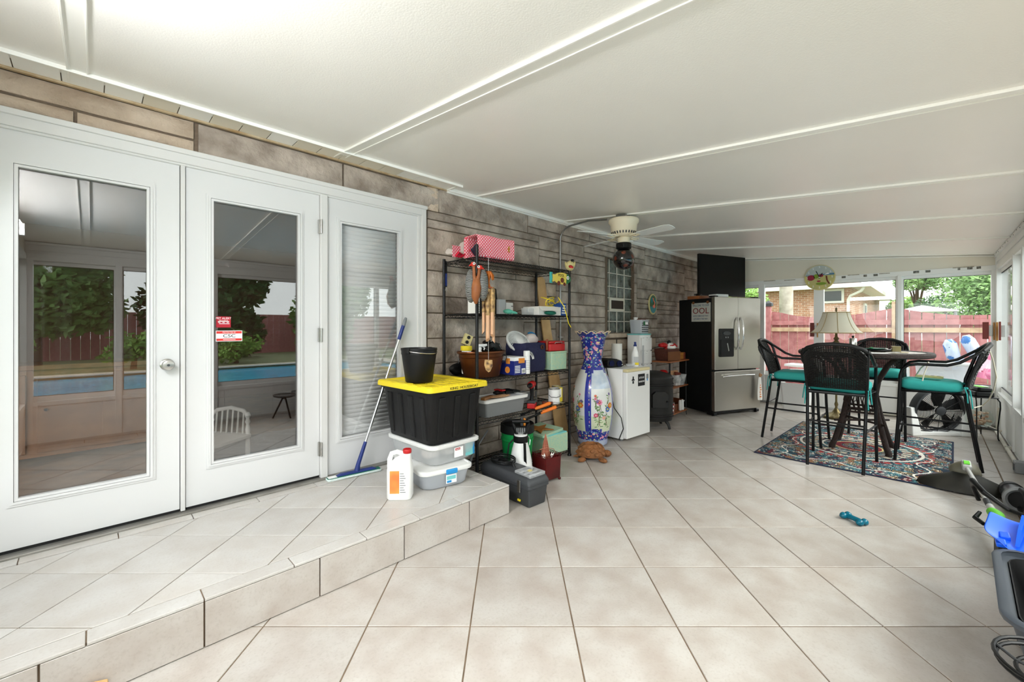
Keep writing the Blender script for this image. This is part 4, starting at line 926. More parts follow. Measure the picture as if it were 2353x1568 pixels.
def spray(name, label, loc, rz, h_, r_, body, trig, nozzle):
    t = thing(name, label, 'spray bottle', loc, rz)
    MB().lathe([(r_*.9, 0), (r_, .008), (r_, h_*.48), (r_*.92, h_*.56), (r_*.42, h_*.78), (r_*.36, h_*.84)], 22).build('bottle', body, t)
    MB().lathe([(r_*.45, 0), (r_*.45, h_*.06), (r_*.3, h_*.08)], 16, (0, 0, h_*.82)).build('collar', trig, t)
    b = MB(); b.box((-.012, 0, h_*.955), (.085, .026, h_*.09)); b.box((.022, 0, h_*.92), (.03, .024, h_*.08)); b.build('spray_head', trig, t, smooth=0, bevel=.006)
    MB().tube([(-.03, 0, h_*.92), (-.045, 0, h_*.87), (-.040, 0, h_*.80)], .006, 8).build('trigger', nozzle, t); MB().cyl((-.054, 0, h_*.965), (-.066, 0, h_*.965), .011, n=12).build('nozzle', nozzle, t)
    return t
spray('spray_bottle', 'white trigger spray bottle standing in the copper tub', (2.40, 2.80, Z3+.015), R(160), .27, .040, 'white_plastic', 'white_plastic', 'white_plastic')
pane_mat('smoke_plastic', (150, 160, 172), 1.45, .1)
pg = thing('plastic_bag', 'bundle of clear crumpled plastic in the copper tub', 'plastic bag', (2.55, 2.82, Z3+.18)); lump(MB(), (0, 0, .045), (.10, .09, .08), 11, 20, 14, .4).build('film', 'smoke_plastic', pg)
ol = thing('outlet_box', 'cream double socket box propped behind the copper tub', 'socket', (2.41, 2.99, 1.20), R(0)); ol.rotation_euler = (R(-6), R(24), R(-20))
MB().bb(-.04, .04, -.02, .02, -.045, .055).build('plate', 'cream_paint', ol, smooth=0, bevel=.004)
for z_ in (-.018, .028): MB().cyl((0, -.02, z_), (0, -.024, z_), .016, n=16).build('socket', 'ink', ol)
MB().tube([(0, .015, -.04), (.0, .03, -.14), (.02, .03, -.30)], .005, 6).build('cord', 'black_plastic', ol)
mat('box_navy', (26, 38, 118), .5); mat('orange_print', (226, 140, 50), .6)
tbx = thing('bag_box', 'dark blue box of refuse sacks with orange print on the third tier', 'box', (2.745, 2.755, Z3), R(2))
MB().bb(-.08, .08, -.11, .11, 0, .160).build('body', 'box_navy', tbx, smooth=0, bevel=.002); MB().bb(-.0805, .0805, -.1105, .1105, .128, .161).build('top_band', 'print_white', tbx, smooth=0)
MB().bb(-.020, .06, -.113, -.110, .105, .15).build('print_panel', 'orange_print', tbx, smooth=0); MB().bb(-.0825, -.0805, -.06, -.01, .10, .15).build('print_panel', 'orange_print', tbx, smooth=0)
MB().cyl((-.0815, -.03, .045), (-.0835, -.03, .045), .03, n=20).build('print_disc', 'orange_print', tbx); MB().bb(.02, .07, -.1125, -.1105, .01, .055).build('barcode', 'print_white', tbx, smooth=0)
for k in range(5): MB().bb(-.07, .0, -.1125, -.1105, .02 + k*.014, .027 + k*.014).build('printed_line', 'print_white', tbx, smooth=0)
for k in range(6): MB().bb(.024 + k*.007, .027 + k*.007, -.1132, -.1125, .016, .045).build('barcode_bar', 'ink', tbx, smooth=0)
sc_ = thing('spray_can', 'tall white aerosol can with a white cap beside the blue box', 'aerosol can', (2.862, 2.668, Z3)); MB().lathe([(.030, 0), (.031, .004), (.031, .155), (.029, .162)], 24).build('can', 'white_plastic', sc_); MB().lathe([(.031, 0), (.031, .045), (.028, .05), (0, .05)], 24, (0, 0, .163)).build('cap', 'white_plastic', sc_)
for k in range(6): MB().lathe([(.0312, 0), (.0314, .003), (.0312, .006)], 24, (0, 0, .04 + k*.016), cap=False).build('printed_line', 'light_grey', sc_)
mat('navy_cloth', (30, 32, 66), .85, bump=(40, .3)); mat('leather', (140, 66, 36), .5)
nb = thing('tote_bag', 'navy blue canvas bag with a brass eyelet holding a fan and cap', 'bag', (3.045, 2.85, Z3), R(3))
b = tubm([(.34, .24, .05, 0), (.36, .27, .06, .03), (.37, .27, .06, .16), (.38, .25, .05, .24), (.37, .24, .05, .275)], .006)
for i, p in enumerate(b.v): p = Vector(p); k = mnoise.noise(p * 9) * .014; b.v[i] = (p.x + k, p.y + k, p.z + (k if p.z > .2 else 0))
b.build('body', 'navy_cloth', nb, smooth=60)
MB().tube([(.085 + .018*math.cos(R(a)), -.140, .235 + .018*math.sin(R(a))) for a in range(0, 360, 24)], .006, 8, True).build('eyelet', 'copper', nb)
MB().bb(.16, .19, -.135, -.125, .20, .31).build('strap', 'leather', nb, smooth=0, bevel=.003)
pt_ = [(.085*math.cos(R(a)), .085*math.sin(R(a))) for a in range(30, 131, 10)] + [(.055*math.cos(R(a)), .055*math.sin(R(a))) for a in range(130, 29, -10)]
bdg = MB().prism(pt_, 0, .003, Matrix.Translation((-.13, -.140, .12)) @ Matrix.Rotation(R(90), 4, 'X') @ Matrix.Rotation(R(-25), 4, 'Z')).build('badge', 'print_white', nb, smooth=0)
text('lettering', 'EEKRES', .030, 'ink', nb, (-.092, -.1445, .178), (R(90), R(38), 0), sx=.8)
fn = thing('table_fan', 'white round desk fan lying in the navy bag', 'fan', (2.96, 2.87, 1.175), 0); fn.rotation_euler = (R(48), R(-22), R(10))
MB().tube([(.125*math.cos(R(a)), .125*math.sin(R(a)), 0) for a in range(0, 360, 12)], .012, 8, True).build('rim', 'white_plastic', fn)
b = MB()
for k in range(40):
    a = 2*math.pi*k/40; b.tube([(.04*math.cos(a), .04*math.sin(a), .032), (.085*math.cos(a+.2), .085*math.sin(a+.2), .028), (.122*math.cos(a+.4), .122*math.sin(a+.4), .004)], .0035, 5)
b.build('grille', 'white_plastic', fn); MB().lathe([(.045, 0), (.045, .01), (.03, .02), (0, .022)], 22, (0, 0, .026)).build('hub', 'white_plastic', fn); MB().lathe([(.12, 0), (.118, -.03), (.06, -.05), (0, -.052)], 26).build('back_shell', 'light_grey', fn)
for k in range(3):
    a = R(k*120); MB().add([(0, 0, .006), (.05*math.cos(a), .05*math.sin(a), .012), (.10*math.cos(a+.3), .10*math.sin(a+.3), .010), (.105*math.cos(a+.9), .105*math.sin(a+.9), -.004), (.05*math.cos(a+1.1), .05*math.sin(a+1.1), -.004)], [(0, 1, 2, 3, 4)]).build('blade', 'light_grey', fn, smooth=0, solid=.002)
cp = thing('cap', 'crumpled cream cap with a blue brim stuffed in the navy bag', 'cap', (3.15, 2.88, 1.165)); lump(MB(), (0, 0, .035), (.075, .07, .06), 15, amp=.3).build('crown', 'cream_cloth', cp); MB().tube([(.02 + .085*math.cos(R(a)), .02, .03 + .07*math.sin(R(a))) for a in range(-20, 130, 15)], .009, 8).build('brim', 'sky_blue', cp)
mat('seafoam', (150, 196, 178), .6, noise=(60, .8, (196, 204, 158)))
gc = thing('cooler_box', 'speckled pale green storage box at the end of the third tier', 'box', (3.372, 2.82, Z3), R(-3)); MB().prism(rrect(.235, .27, .012, 2), 0, .17, None, 0, 1.03).build('body', 'seafoam', gc, smooth=0, bevel=.004); MB().prism(rrect(.25, .285, .012, 2), .17, .186).build('lid', 'seafoam', gc, smooth=0, bevel=.003)
rc = thing('tool_case', 'glossy red metal case on top of the pale green box', 'case', (3.365, 2.80, Z3 + .189), R(-6)); MB().prism(rrect(.23, .22, .025), 0, .075).build('body', 'red', rc, bevel=.008); MB().prism(rrect(.225, .215, .025), .078, .10).build('lid', 'red', rc, bevel=.006); MB().tube([(-.05, -.114, .075), (-.045, -.122, .09), (.045, -.122, .09), (.05, -.114, .075)], .004, 6).build('handle', 'steel', rc)
# dark things left of the tub
bk2 = thing('rubber_bag', 'low black rubber bag behind the yellow lid at the shelf end', 'bag', (2.35, 3.035, Z3)); lump(MB(), (0, 0, .055), (.10, .036, .06), 17, amp=.15).build('body', 'black_plastic', bk2)
hm = thing('hand_tool', 'black angled hand tool leaning behind the copper tub', 'tool', (2.64, 2.98, Z3)); MB().tube([(0, 0, 0), (.03, -.01, .18), (-.02, -.02, .30)], [.02, .025, .04], 8).build('handle', 'black_plastic', hm); MB().box((.12, -.04, .17), (.25, .03, .06), (0, R(28), 0)).build('flap', 'black_plastic', hm, smooth=0, bevel=.005)

# ---- fourth tier
Z4 = .549
tr_ = thing('planter_tray', 'long grey planter box with a white rim on the fourth tier', 'planter', (2.60, 2.785, Z4), R(1)); tubm([(.46, .21, .02, 0), (.50, .24, .02, .13)], .006).build('body', 'grey_plastic', tr_); b = MB(); b.loft([rring(.545, .275, .03, .125), rring(.55, .28, .03, .150), rring(.54, .27, .03, .153), rring(.48, .22, .02, .153), rring(.48, .22, .02, .125)]); b.build('rim', 'bin_lid', tr_)
MB().bb(-.235, .235, -.105, .105, .10, .145).build('filling', 'stuff_grey', tr_, smooth=0)
mat('straw', (196, 150, 110), .9, bump=(90, .8))
gv = thing('garden_gloves', 'black and red work gloves lying on the grey planter', 'gloves', (2.62, 2.76, Z4+.155), R(8)); b = MB()
for x_ in (0, .10):
    lump(b, (x_, .02, .025), (.075, .04, .022), 3 + x_, amp=.2)
    for k in range(4): b.tube([(x_ + .05, -.01 + k*.018, .02), (x_ + .11, -.02 + k*.02, .018), (x_ + .15, -.028 + k*.022, .01)], [.012, .011, .008], 8)
b.build('hand', 'black_plastic', gv); MB().bb(-.02, .03, -.03, .07, .040, .052).build('cuff_band', 'red', gv, smooth=0, bevel=.003)
sd_ = tag(lump(MB(), (0, 0, .009), (.12, .05, .009), 5, amp=.1).build('straw_sandal', 'straw', loc=(2.55, 2.70, Z4+.155)), 'woven straw sandal on the rim of the grey planter', 'sandal')
wd_ = tag(MB().bb(-.08, .08, -.02, .02, 0, .022).build('wood_block', 'oak', smooth=0, loc=(2.40, 2.70, Z4+.155), rot=(0, 0, R(20)), bevel=.003), 'short brown wood offcut lying on the grey planter', 'wood block')
dr = thing('cordless_drill', 'red and black cordless drill standing on the fourth tier', 'drill', (2.965, 2.70, Z4), R(30))
MB().bb(-.045, .06, -.038, .038, 0, .05).build('battery', 'red', dr, smooth=0, bevel=.008); MB().bb(-.04, .055, -.04, .04, .05, .075).build('foot', 'dark_grey_plastic', dr, smooth=0, bevel=.006)
MB().tube([(.01, 0, .07), (.02, 0, .13), (.0, 0, .20)], [.020, .018, .022], 12).build('grip', 'black_plastic', dr); MB().tube([(.07, 0, .225), (.05, 0, .225), (-.05, 0, .225), (-.06, 0, .225)], [.02, .033, .033, .026], 16).build('motor_housing', 'red', dr); MB().tube([(-.06, 0, .225), (-.10, 0, .225), (-.125, 0, .225)], [.024, .022, .010], 14).build('chuck', 'black_plastic', dr)
def can(label, loc, r_, h_, m_, extra=None):
    t = thing('paint_can', label, 'paint can', loc, R(-30), 'paint cans on the fourth tier'); MB().lathe([(r_, 0), (r_, h_)], 28).build('body', m_, t)
    MB().lathe([(r_+.002, 0), (r_+.003, .003), (r_+.002, .008), (r_*.86, .008), (r_*.84, .002), (0, .002)], 28, (0, 0, h_-.004)).build('lid_rim', 'zinc', t); MB().lathe([(r_+.002, 0), (r_+.002, .005)], 28).build('base_rim', 'zinc', t)
    return t
c1 = can('white paint can with a wire bail on the fourth tier', (3.30, 2.70, Z4), .058, .15, 'white_plastic'); MB().tube([(-.058, -.01, .09), (-.05, -.05, .075), (0, -.068, .07), (.05, -.05, .08), (.058, -.01, .09)], .0025, 6).build('bail', 'black_metal', c1)
c2 = can('yellow and white paint can behind the white one', (3.42, 2.755, Z4), .055, .155, 'yellow'); MB().prism([(.0565*math.cos(R(a)), .0565*math.sin(R(a))) for a in range(-150, -59, 10)] + [(.05*math.cos(R(a)), .05*math.sin(R(a))) for a in range(-60, -151, -10)], .05, .14).build('paper_label', 'print_white', c2)
lo_ = thing('loppers', 'garden loppers with two orange grips on the shelf edge', 'loppers', (2.99, 2.66, Z4-.05), R(-12))
mat('orange', (236, 122, 34), .45)
for dy, dz in ((0, .045), (.0, 0)):
    x_ = .0 if dz else .07
    MB().tube([(x_-.13, .08, dz-.06), (x_-.01, .0, dz+.0)], .010, 10).build('arm', 'black_plastic', lo_); MB().tube([(x_-.015, .003, dz-.002), (x_+.0, -.008, dz+.008), (x_+.10, -.075, dz+.055), (x_+.108, -.08, dz+.059)], [.014, .0165, .0165, .010], 12).build('grip', 'orange', lo_)
tw = thing('trowel', 'garden trowel with a brown wooden handle by the paint cans', 'trowel', (3.18, 2.69, Z4), R(-20)); MB().tube([(-.05, 0, .03), (.0, 0, .022), (.06, 0, .02)], [.012, .014, .011], 10).build('handle', 'sign_brown', tw); MB().tube([(.06, 0, .02), (.09, 0, .025)], .005, 8).build('neck', 'steel', tw); MB().add([(.09, -.02, .022), (.09, .02, .022), (.16, .028, .012), (.21, 0, .012), (.16, -.028, .012)], [(0, 4, 3, 2, 1)]).build('blade', 'steel', tw, smooth=0, solid=.003)
bar = thing('steel_bracket', 'dull steel bracket bars lying behind the red drill', 'bracket', (3.10, 2.88, Z4)); b = MB(); b.bb(-.15, .14, -.01, .01, .115, .125); b.bb(-.15, -.14, -.01, .01, 0, .125); b.bb(.13, .14, -.01, .01, 0, .125); b.bb(-.14, .13, -.008, .008, .04, .05); b.build('bars', 'steel', bar, smooth=0)
gbx = tag(tubm([(.18, .11, .02, 0), (.20, .13, .02, .10)], .005).build('grey_tub', 'grey_plastic', loc=(3.12, 2.985, Z4)), 'small open grey plastic tub at the back of the fourth tier', 'tub')

# ---- lumber leaning between shelf and wall
mat('pine', (222, 186, 132), .7, noise=(5, .7, (180, 134, 84))); mat('pine_edge', (190, 130, 70), .7)
def plank(label, top, bot, w_, th, y_):
    t, bt = Vector((top[0], 0, top[1])), Vector((bot[0], 0, bot[1])); d = (t - bt); L_ = d.length; a = math.atan2(d.x, d.z)
    o = MB().prism([(-w_/2, 0), (w_/2, 0), (w_/2, L_-.04), (w_/2-.04, L_), (-w_/2+.02, L_), (-w_/2, L_-.02)], -th/2, th/2, MX).build('plank', 'pine', smooth=0, bevel=.003, loc=(bot[0], y_, bot[1])); o.rotation_euler = (0, a, 0)
    return tag(o, label, 'plank')
plank('wide pale pine plank leaning behind the shelf', (3.56, 1.885), (3.93, .012), .145, .017, 3.1185)
plank('narrow brown-edged board leaning behind the pine plank', (3.62, 1.70), (4.08, .012), .09, .012, 3.140)

# ================================================================== FLOOR ITEMS BY THE SHELF
tx = thing('toolbox', 'dark grey plastic toolbox with a clear organiser lid at the end of the step', 'toolbox', (2.352, 2.34, 0), R(-3))
b = MB(); b.loft([rring(.165, .53, .015, 0), rring(.175, .54, .015, .006), rring(.20, .565, .015, .135), rring(.215, .58, .015, .137), rring(.215, .58, .015, .160)]); b.build('body', 'dark_grey_plastic', tx, smooth=40, bevel=.003)
b = MB(); b.loft([rring(.218, .582, .015, .162), rring(.218, .582, .02, .18), rring(.19, .55, .03, .215), rring(.17, .53, .03, .220)]); b.build('lid', 'dark_grey_plastic', tx, smooth=40)
MB().prism(rrect(.165, .17, .01), .215, .238, Matrix.Translation((.0, -.19, 0))).build('organiser', 'clear_bin', tx, bevel=.003)
b = MB()
for k in range(3): b.bb(-.07, .07, -.25 + k*.05, -.247 + k*.05, .216, .233)
b.bb(-.02, -.018, -.27, -.11, .216, .233); b.build('organiser_divider', 'light_grey', tx, smooth=0); lump(MB(), (.03, -.16, .222), (.02, .02, .008), 2).build('organiser_bits', 'yellow', tx)
MB().tube([(0, -.02, .215), (0, .0, .245), (0, .16, .245), (0, .18, .215)], .011, 10).build('handle', 'black_plastic', tx)
MB().bb(-.114, -.108, -.20, -.17, .10, .19).build('latch', 'steel', tx, smooth=0, bevel=.002); MB().bb(-.104, -.094, -.19, -.16, .03, .045).build('latch_tip', 'yellow', tx, smooth=0, bevel=.002)
# hose coil on the toolbox
hc = thing('cable_coil', 'coiled black cable lying on the toolbox lid', 'cable', (2.36, 2.46, .225)); MB().tube([(.085*math.cos(k*.35), .11*math.sin(k*.35), .006 + .0009*k) for k in range(40)], .006, 7).build('strand', 'black_plastic', hc)
# pump sprayer
ps_ = thing('pump_sprayer', 'white conical pump sprayer with a black pump handle', 'garden sprayer', (2.56, 2.455, 0), R(-45))
MB().lathe([(.082, 0), (.095, .006), (.105, .03), (.103, .08), (.092, .20), (.072, .30), (.060, .345), (.058, .36)], 32).build('tank', 'white_plastic', ps_); MB().lathe([(.060, 0), (.062, .004), (.062, .05), (.056, .054)], 28, (0, 0, .355)).build('neck_ring', 'black_plastic', ps_)
MB().lathe([(.055, 0), (.055, .01), (.0, .012)], 28, (0, 0, .409)).build('cap', 'white_plastic', ps_)
b = MB(); b.tube([(-.03, 0, .41), (-.066, 0, .50), (-.072, 0, .525), (.072, 0, .525), (.066, 0, .50), (.03, 0, .41)], .0135, 8); b.build('pump_handle', 'black_plastic', ps_); b = MB()
for k in range(5): b.box((-.032 + k*.016, 0, .445), (.008, .02, .05))
b.build('pump_guide', 'grey_plastic', ps_, smooth=0)
MB().box((.035, -.078, .21), (.022, .012, .32), (R(10), R(-2), 0)).build('strap', 'black_plastic', ps_, smooth=0)
for k, (x_, n) in enumerate(((-.055, 10), (-.015, 10))):
    for q in range(n): MB().box((x_ + .004, -.1005 + .0008*q*1.1, .075 + q*.011), (.032 - (q % 3)*.005, .003, .005), (R(8), 0, 0)).build('printed_line', 'grey_plastic', ps_, smooth=0)
MB().tube([(-.06, .02, .37), (-.10, .02, .33), (-.115, .0, .22), (-.11, -.02, .10), (-.13, -.06, .03), (-.2, -.08, .02)], .007, 8).build('hose', 'black_plastic', ps_); MB().tube([(.064, -.03, .41), (.075, -.05, .38), (.07, -.06, .34)], .004, 6).build('clip', 'chrome', ps_)
wn_ = thing('spray_wand', 'grey sprayer wand sticking up from the bottom tier', 'wand', (2.36, 2.90, .08)); MB().tube([(-.05, -.05, .0), (.0, -.04, .10), (.10, -.02, .19), (.24, .02, .28)], [.012, .012, .008, .008], 8).build('tube', 'grey_plastic', wn_)
# green bucket with tools
mat('green_bright', (10, 150, 72), .5)
gb_ = thing('bucket', 'green bucket with a black tool insert and garden tools on the bottom tier', 'bucket', (2.80, 2.73, .079)); MB().lathe([(.125, 0), (.128, .005), (.145, .20), (.152, .205), (.152, .225), (.146, .225), (.150, .28), (.148, .28)], 32).build('pail', 'green_bright', gb_); MB().lathe([(.151, 0), (.158, .006), (.155, .08), (.148, .085), (.14, .07)], 32, (0, 0, .27)).build('insert', 'black_plastic', gb_)
MB().bb(-.12, .12, -.10, .10, .33, .345).build('insert_floor', 'black_plastic', gb_, smooth=0)
for x_, m_, h_ in ((-.055, 'dark_grey_plastic', .085), (-.022, 'orange_print', .07)): MB().lathe([(.010, 0), (.014, .02), (.012, h_*.6), (.014, h_*.85), (.006, h_)], 14, (x_, -.11, .345)).build('tool_handle', m_, gb_)
# red metal candle box with a wire fish
mat('red_metal', (96, 16, 16), .35, metal=.4, noise=(6, .8, (52, 8, 8)))
rtn = thing('metal_planter', 'dark red square metal planter on ball feet', 'planter', (2.80, 2.375, 0), R(-8))
tubm([(.165, .165, .004, .02), (.17, .17, .004, .03), (.18, .18, .004, .205)], .004, n=1).build('box', 'red_metal', rtn, smooth=0)
for x_ in (-.075, .075):
    for y_ in (-.075, .075): MB().ell((x_*1.05, y_*1.05, .013), (.014, .014, .013), 12, 8).build('foot', 'red_metal', rtn)
b = MB()
for s_ in (0, 1):
    for sg in (-1, 1):
        for k in range(9):
            u_ = -.08 + k*.02; c = (u_, sg*.09, .217) if s_ == 0 else (sg*.09, u_, .217); a_, e_ = ((1, 0), (0, 1))[s_]
            b.tube([(c[0] + .010*math.cos(R(q))*a_, c[1] + .010*math.cos(R(q))*e_, c[2] + .012*math.sin(R(q))) for q in range(0, 360, 45)], .0025, 5, True)
b.build('gallery', 'red_metal', rtn)
mat('copper_wire', (196, 128, 104), .4, metal=.6); mat('mesh_rust', (150, 84, 62), .6)
wf = thing('wire_ornament', 'coppery wire mesh fish ornament standing in the red planter', 'ornament', (2.77, 2.36, .10), R(-20))
b = MB()
for k in range(8):
    a = R(k*45); b.tube([(.055*math.cos(a)*(1-q)**.8, .03*math.sin(a)*(1-q)**.8, .05 + .25*q) for q in (0, .25, .5, .75, 1)], .0022, 5)
for q in (.05, .2, .4, .6, .8): b.tube([(.055*math.cos(R(a))*(1-q)**.8, .03*math.sin(R(a))*(1-q)**.8, .05 + .25*q) for a in range(0, 360, 30)], .0018, 5, True)
b.build('wire_cage', 'copper_wire', wf); MB().lathe([(.045, 0), (.03, .11), (.006, .22)], 14, (0, 0, .06), sy=.5).build('mesh_skin', 'mesh_rust', wf)
for x_ in (-.03, .035): MB().prism([(0, .0), (.015, .02), (.012, .045), (0, .03), (-.012, .045), (-.015, .02)], 0, .004, Matrix.Translation((x_, -.035, .10)) @ MX @ Matrix.Rotation(R(-20 if x_ > 0 else 20), 4, 'Z')).build('heart', 'paper', wf, smooth=0)
MB().tube([(-.06, 0, .17), (0, -.02, .185), (.08, 0, .16), (.12, .02, .10)], .003, 6).build('wire_loop', 'copper_wire', wf)
# low green box with a slate top and a starfish
gl_ = thing('cooler_box', 'pale green box with a loose lid on the lowest shelf tier beside the vase', 'box', (3.26, 2.765, .013), R(-3))
MB().prism(rrect(.32, .30, .012, 2), .065, .245).build('body', 'seafoam', gl_, smooth=0, bevel=.004)
o = MB().prism(rrect(.34, .30, .012, 2), 0, .026).build('lid', 'seafoam', gl_, smooth=0, bevel=.004, loc=(-.05, .02, .258)); o.rotation_euler = (R(3), R(-3), R(7))
MB().bb(-.15, .15, -.14, .14, .245, .256).build('rim', 'teal_print', gl_, smooth=0)
mat('rust_star', (166, 108, 44), .6, noise=(9, .7, (120, 72, 26)))
st_ = tag(MB().prism([((.15 if k % 2 == 0 else .055)*math.cos(R(k*36+12)), (.15 if k % 2 == 0 else .055)*math.sin(R(k*36+12))) for k in range(10)], 0, .012).build('star_ornament', 'rust_star', smooth=0, bevel=.003, loc=(3.165, 2.78, .300), rot=(R(3), R(-3), 0)), 'rusty flat five pointed star lying on the pale green lid', 'ornament')
# terracotta turtle
mat('terracotta', (150, 96, 52), .8, noise=(9, .9, (104, 66, 38)), bump=(50, .5))
tu = thing('turtle_planter', 'brown clay turtle planter on the floor before the vase', 'planter', (3.545, 2.42, 0), R(-50))
MB().lathe([(.10, .03), (.125, .04), (.13, .06), (.112, .105), (.080, .145), (.066, .155), (.056, .153), (.05, .11), (0, .10)], 28, sx=1.1).build('shell', 'terracotta', tu)
b = MB()
for q in range(3):
    for k in range(10):
        a = 2*math.pi*(k + .5*(q % 2))/10; r_ = (.124, .108, .086)[q]; z_ = (.075, .108, .138)[q]; b.ell((1.1*r_*math.cos(a), r_*math.sin(a), z_), (.026, .024, .012), 8, 5, (0, R(35), a))
b.build('shell_plates', 'terracotta', tu)
lump(MB(), (.155, .0, .055), (.045, .040, .034), 3, amp=.1).build('head', 'terracotta', tu)
for x_, y_, a_ in ((.10, -.115, -50), (.10, .115, 50), (-.10, -.11, -130), (-.10, .11, 130)): lump(MB(), (x_, y_, .022), (.055, .030, .024), 4, amp=.1).xf(Matrix.Translation((x_, y_, 0)) @ Matrix.Rotation(R(a_), 4, 'Z') @ Matrix.Translation((-x_, -y_, 0))).build('foot', 'terracotta', tu)
MB().cyl((-.13, 0, .03), (-.18, 0, .02), .018, .004, 10).build('tail', 'terracotta', tu)

# ================================================================== PORCELAIN VASE
def floral(name, base, cols, scale, dens):
    m = mat(name, base, .12, coat=.5); nt = m.node_tree; N = nt.nodes; L = nt.links; tc = N.new('ShaderNodeTexCoord'); prev = None
    for k, (c, sz, sc2) in enumerate(cols):
        v = N.new('ShaderNodeTexVoronoi'); v.inputs['Scale'].default_value = scale * sc2; mp_ = N.new('ShaderNodeMapping'); mp_.inputs['Location'].default_value = (k*3.7, k*1.3, k*5.1); L.new(tc.outputs['Object'], mp_.inputs['Vector']); L.new(mp_.outputs[0], v.inputs['Vector'])
        nz = N.new('ShaderNodeTexNoise'); nz.inputs['Scale'].default_value = 60; L.new(tc.outputs['Object'], nz.inputs['Vector'])
        ad = N.new('ShaderNodeMath'); ad.operation = 'MULTIPLY_ADD'; ad.inputs[1].default_value = .35; L.new(nz.outputs['Fac'], ad.inputs[0]); L.new(v.outputs['Distance'], ad.inputs[2])
        lt = N.new('ShaderNodeMath'); lt.operation = 'LESS_THAN'; lt.inputs[1].default_value = sz + .17; L.new(ad.outputs[0], lt.inputs[0])
        gt = N.new('ShaderNodeMath'); gt.operation = 'GREATER_THAN'; gt.inputs[1].default_value = dens; sp = N.new('ShaderNodeSeparateColor'); L.new(v.outputs['Color'], sp.inputs[0]); L.new(sp.outputs[k % 3], gt.inputs[0])
        mu = N.new('ShaderNodeMath'); mu.operation = 'MULTIPLY'; L.new(lt.outputs[0], mu.inputs[0]); L.new(gt.outputs[0], mu.inputs[1])
        mx = N.new('ShaderNodeMix'); mx.data_type = 'RGBA'; mx.inputs[7].default_value = lin(c); L.new(mu.outputs[0], mx.inputs[0])
        if prev is None: mx.inputs[6].default_value = lin(base)
        else: L.new(prev, mx.inputs[6])
        prev = mx.outputs[2]
    L.new(prev, N['Principled BSDF'].inputs['Base Color'])
floral('vase_blue', (40, 52, 142), (((120, 176, 150), .32, 1.), ((222, 150, 180), .36, .55), ((228, 220, 150), .26, .9), ((206, 86, 120), .22, .6), ((150, 190, 220), .24, .8), ((240, 236, 226), .12, 1.1)), 30, .35)
mat('vase_white', (230, 232, 229), .12, coat=.5)
mat('vase_meadow', (204, 216, 180), .12, coat=.5, noise=(9, .6, (226, 228, 206)))
mat('vase_sky', (150, 180, 212), .12, coat=.5, noise=(6, 1., (230, 234, 236))); mat('vase_line', (54, 62, 160), .15, coat=.5); mat('vase_foot', (176, 184, 200), .15, coat=.4, noise=(14, .6, (110, 124, 180))); mat('vase_rim', (228, 206, 176), .3)
prof = [(.150, 0), (.165, .012), (.168, .035), (.165, .07), (.176, .10), (.197, .17), (.212, .24), (.222, .31), (.226, .38), (.227, .44), (.226, .51), (.222, .576), (.210, .645), (.193, .71), (.165, .776), (.136, .842), (.112, .908), (.094, .975), (.090, 1.04), (.093, 1.108), (.106, 1.15), (.122, 1.188), (.150, 1.225), (.175, 1.25), (.19, 1.262)]
def finep(p, k):
    o = []
    for (a, za), (e, ze) in zip(p, p[1:]):
        for i in range(k): o.append((a + (e-a)*i/k, za + (ze-za)*i/k))
    return o + [p[-1]]
pf = finep(prof, 2); NV_ = 96
vs_t = thing('porcelain_vase', 'tall painted porcelain floor vase with flowers and a frilled rim', 'vase', (4.035, 2.735, 0), 0)
b = MB(); ring = []
for (r_, z_) in pf:
    fr_ = max(0, (z_ - 1.18) / .08)
    ring.append([Vector(((r_ * (1 + .05*fr_*math.cos(12*t))) * math.cos(t), (r_ * (1 + .05*fr_*math.cos(12*t))) * math.sin(t), z_ + .012*fr_*math.cos(12*t))) for t in (2*math.pi*i/NV_ for i in range(NV_))])
inner = [[Vector((p.x*.97, p.y*.97, p.z - .002)) for p in ring[-1]], [Vector((p.x*.80, p.y*.80, p.z - .06)) for p in ring[-3]], [Vector((p.x*.6, p.y*.6, .9)) for p in ring[-20]]]
b.loft(ring + inner)
nf = len(b.f); per = NV_
for i in range(len(ring) - 1):
    z_ = (pf[i][1] + pf[i+1][1]) / 2
    for j in range(NV_):
        a = (360 * (j + .5) / NV_) % 360; mi = 0
        sec = (a - 200) % 90; edge = min(sec, 90 - sec)
        if z_ < .075: mi = 4
        else:
            top_ = .86 - .13 * ((sec - 45)/45)**4 - .0; bot = .17 + .03*math.sin(R(sec*4))
            if bot < z_ < top_:
                if edge < 6: mi = 0 if edge > 3.5 else 5
                elif z_ > top_ - .02 or z_ < bot + .012 or edge < 9: mi = 5
                elif z_ < .36: mi = 2
                elif z_ > .66 and int(((a - 200) % 360)//90) % 2 == 0: mi = 3
                else: mi = 1
        b.m[i*per + j] = mi
b.build('body', ['vase_blue', 'vase_white', 'vase_meadow', 'vase_sky', 'vase_foot', 'vase_line'], vs_t, smooth=60)
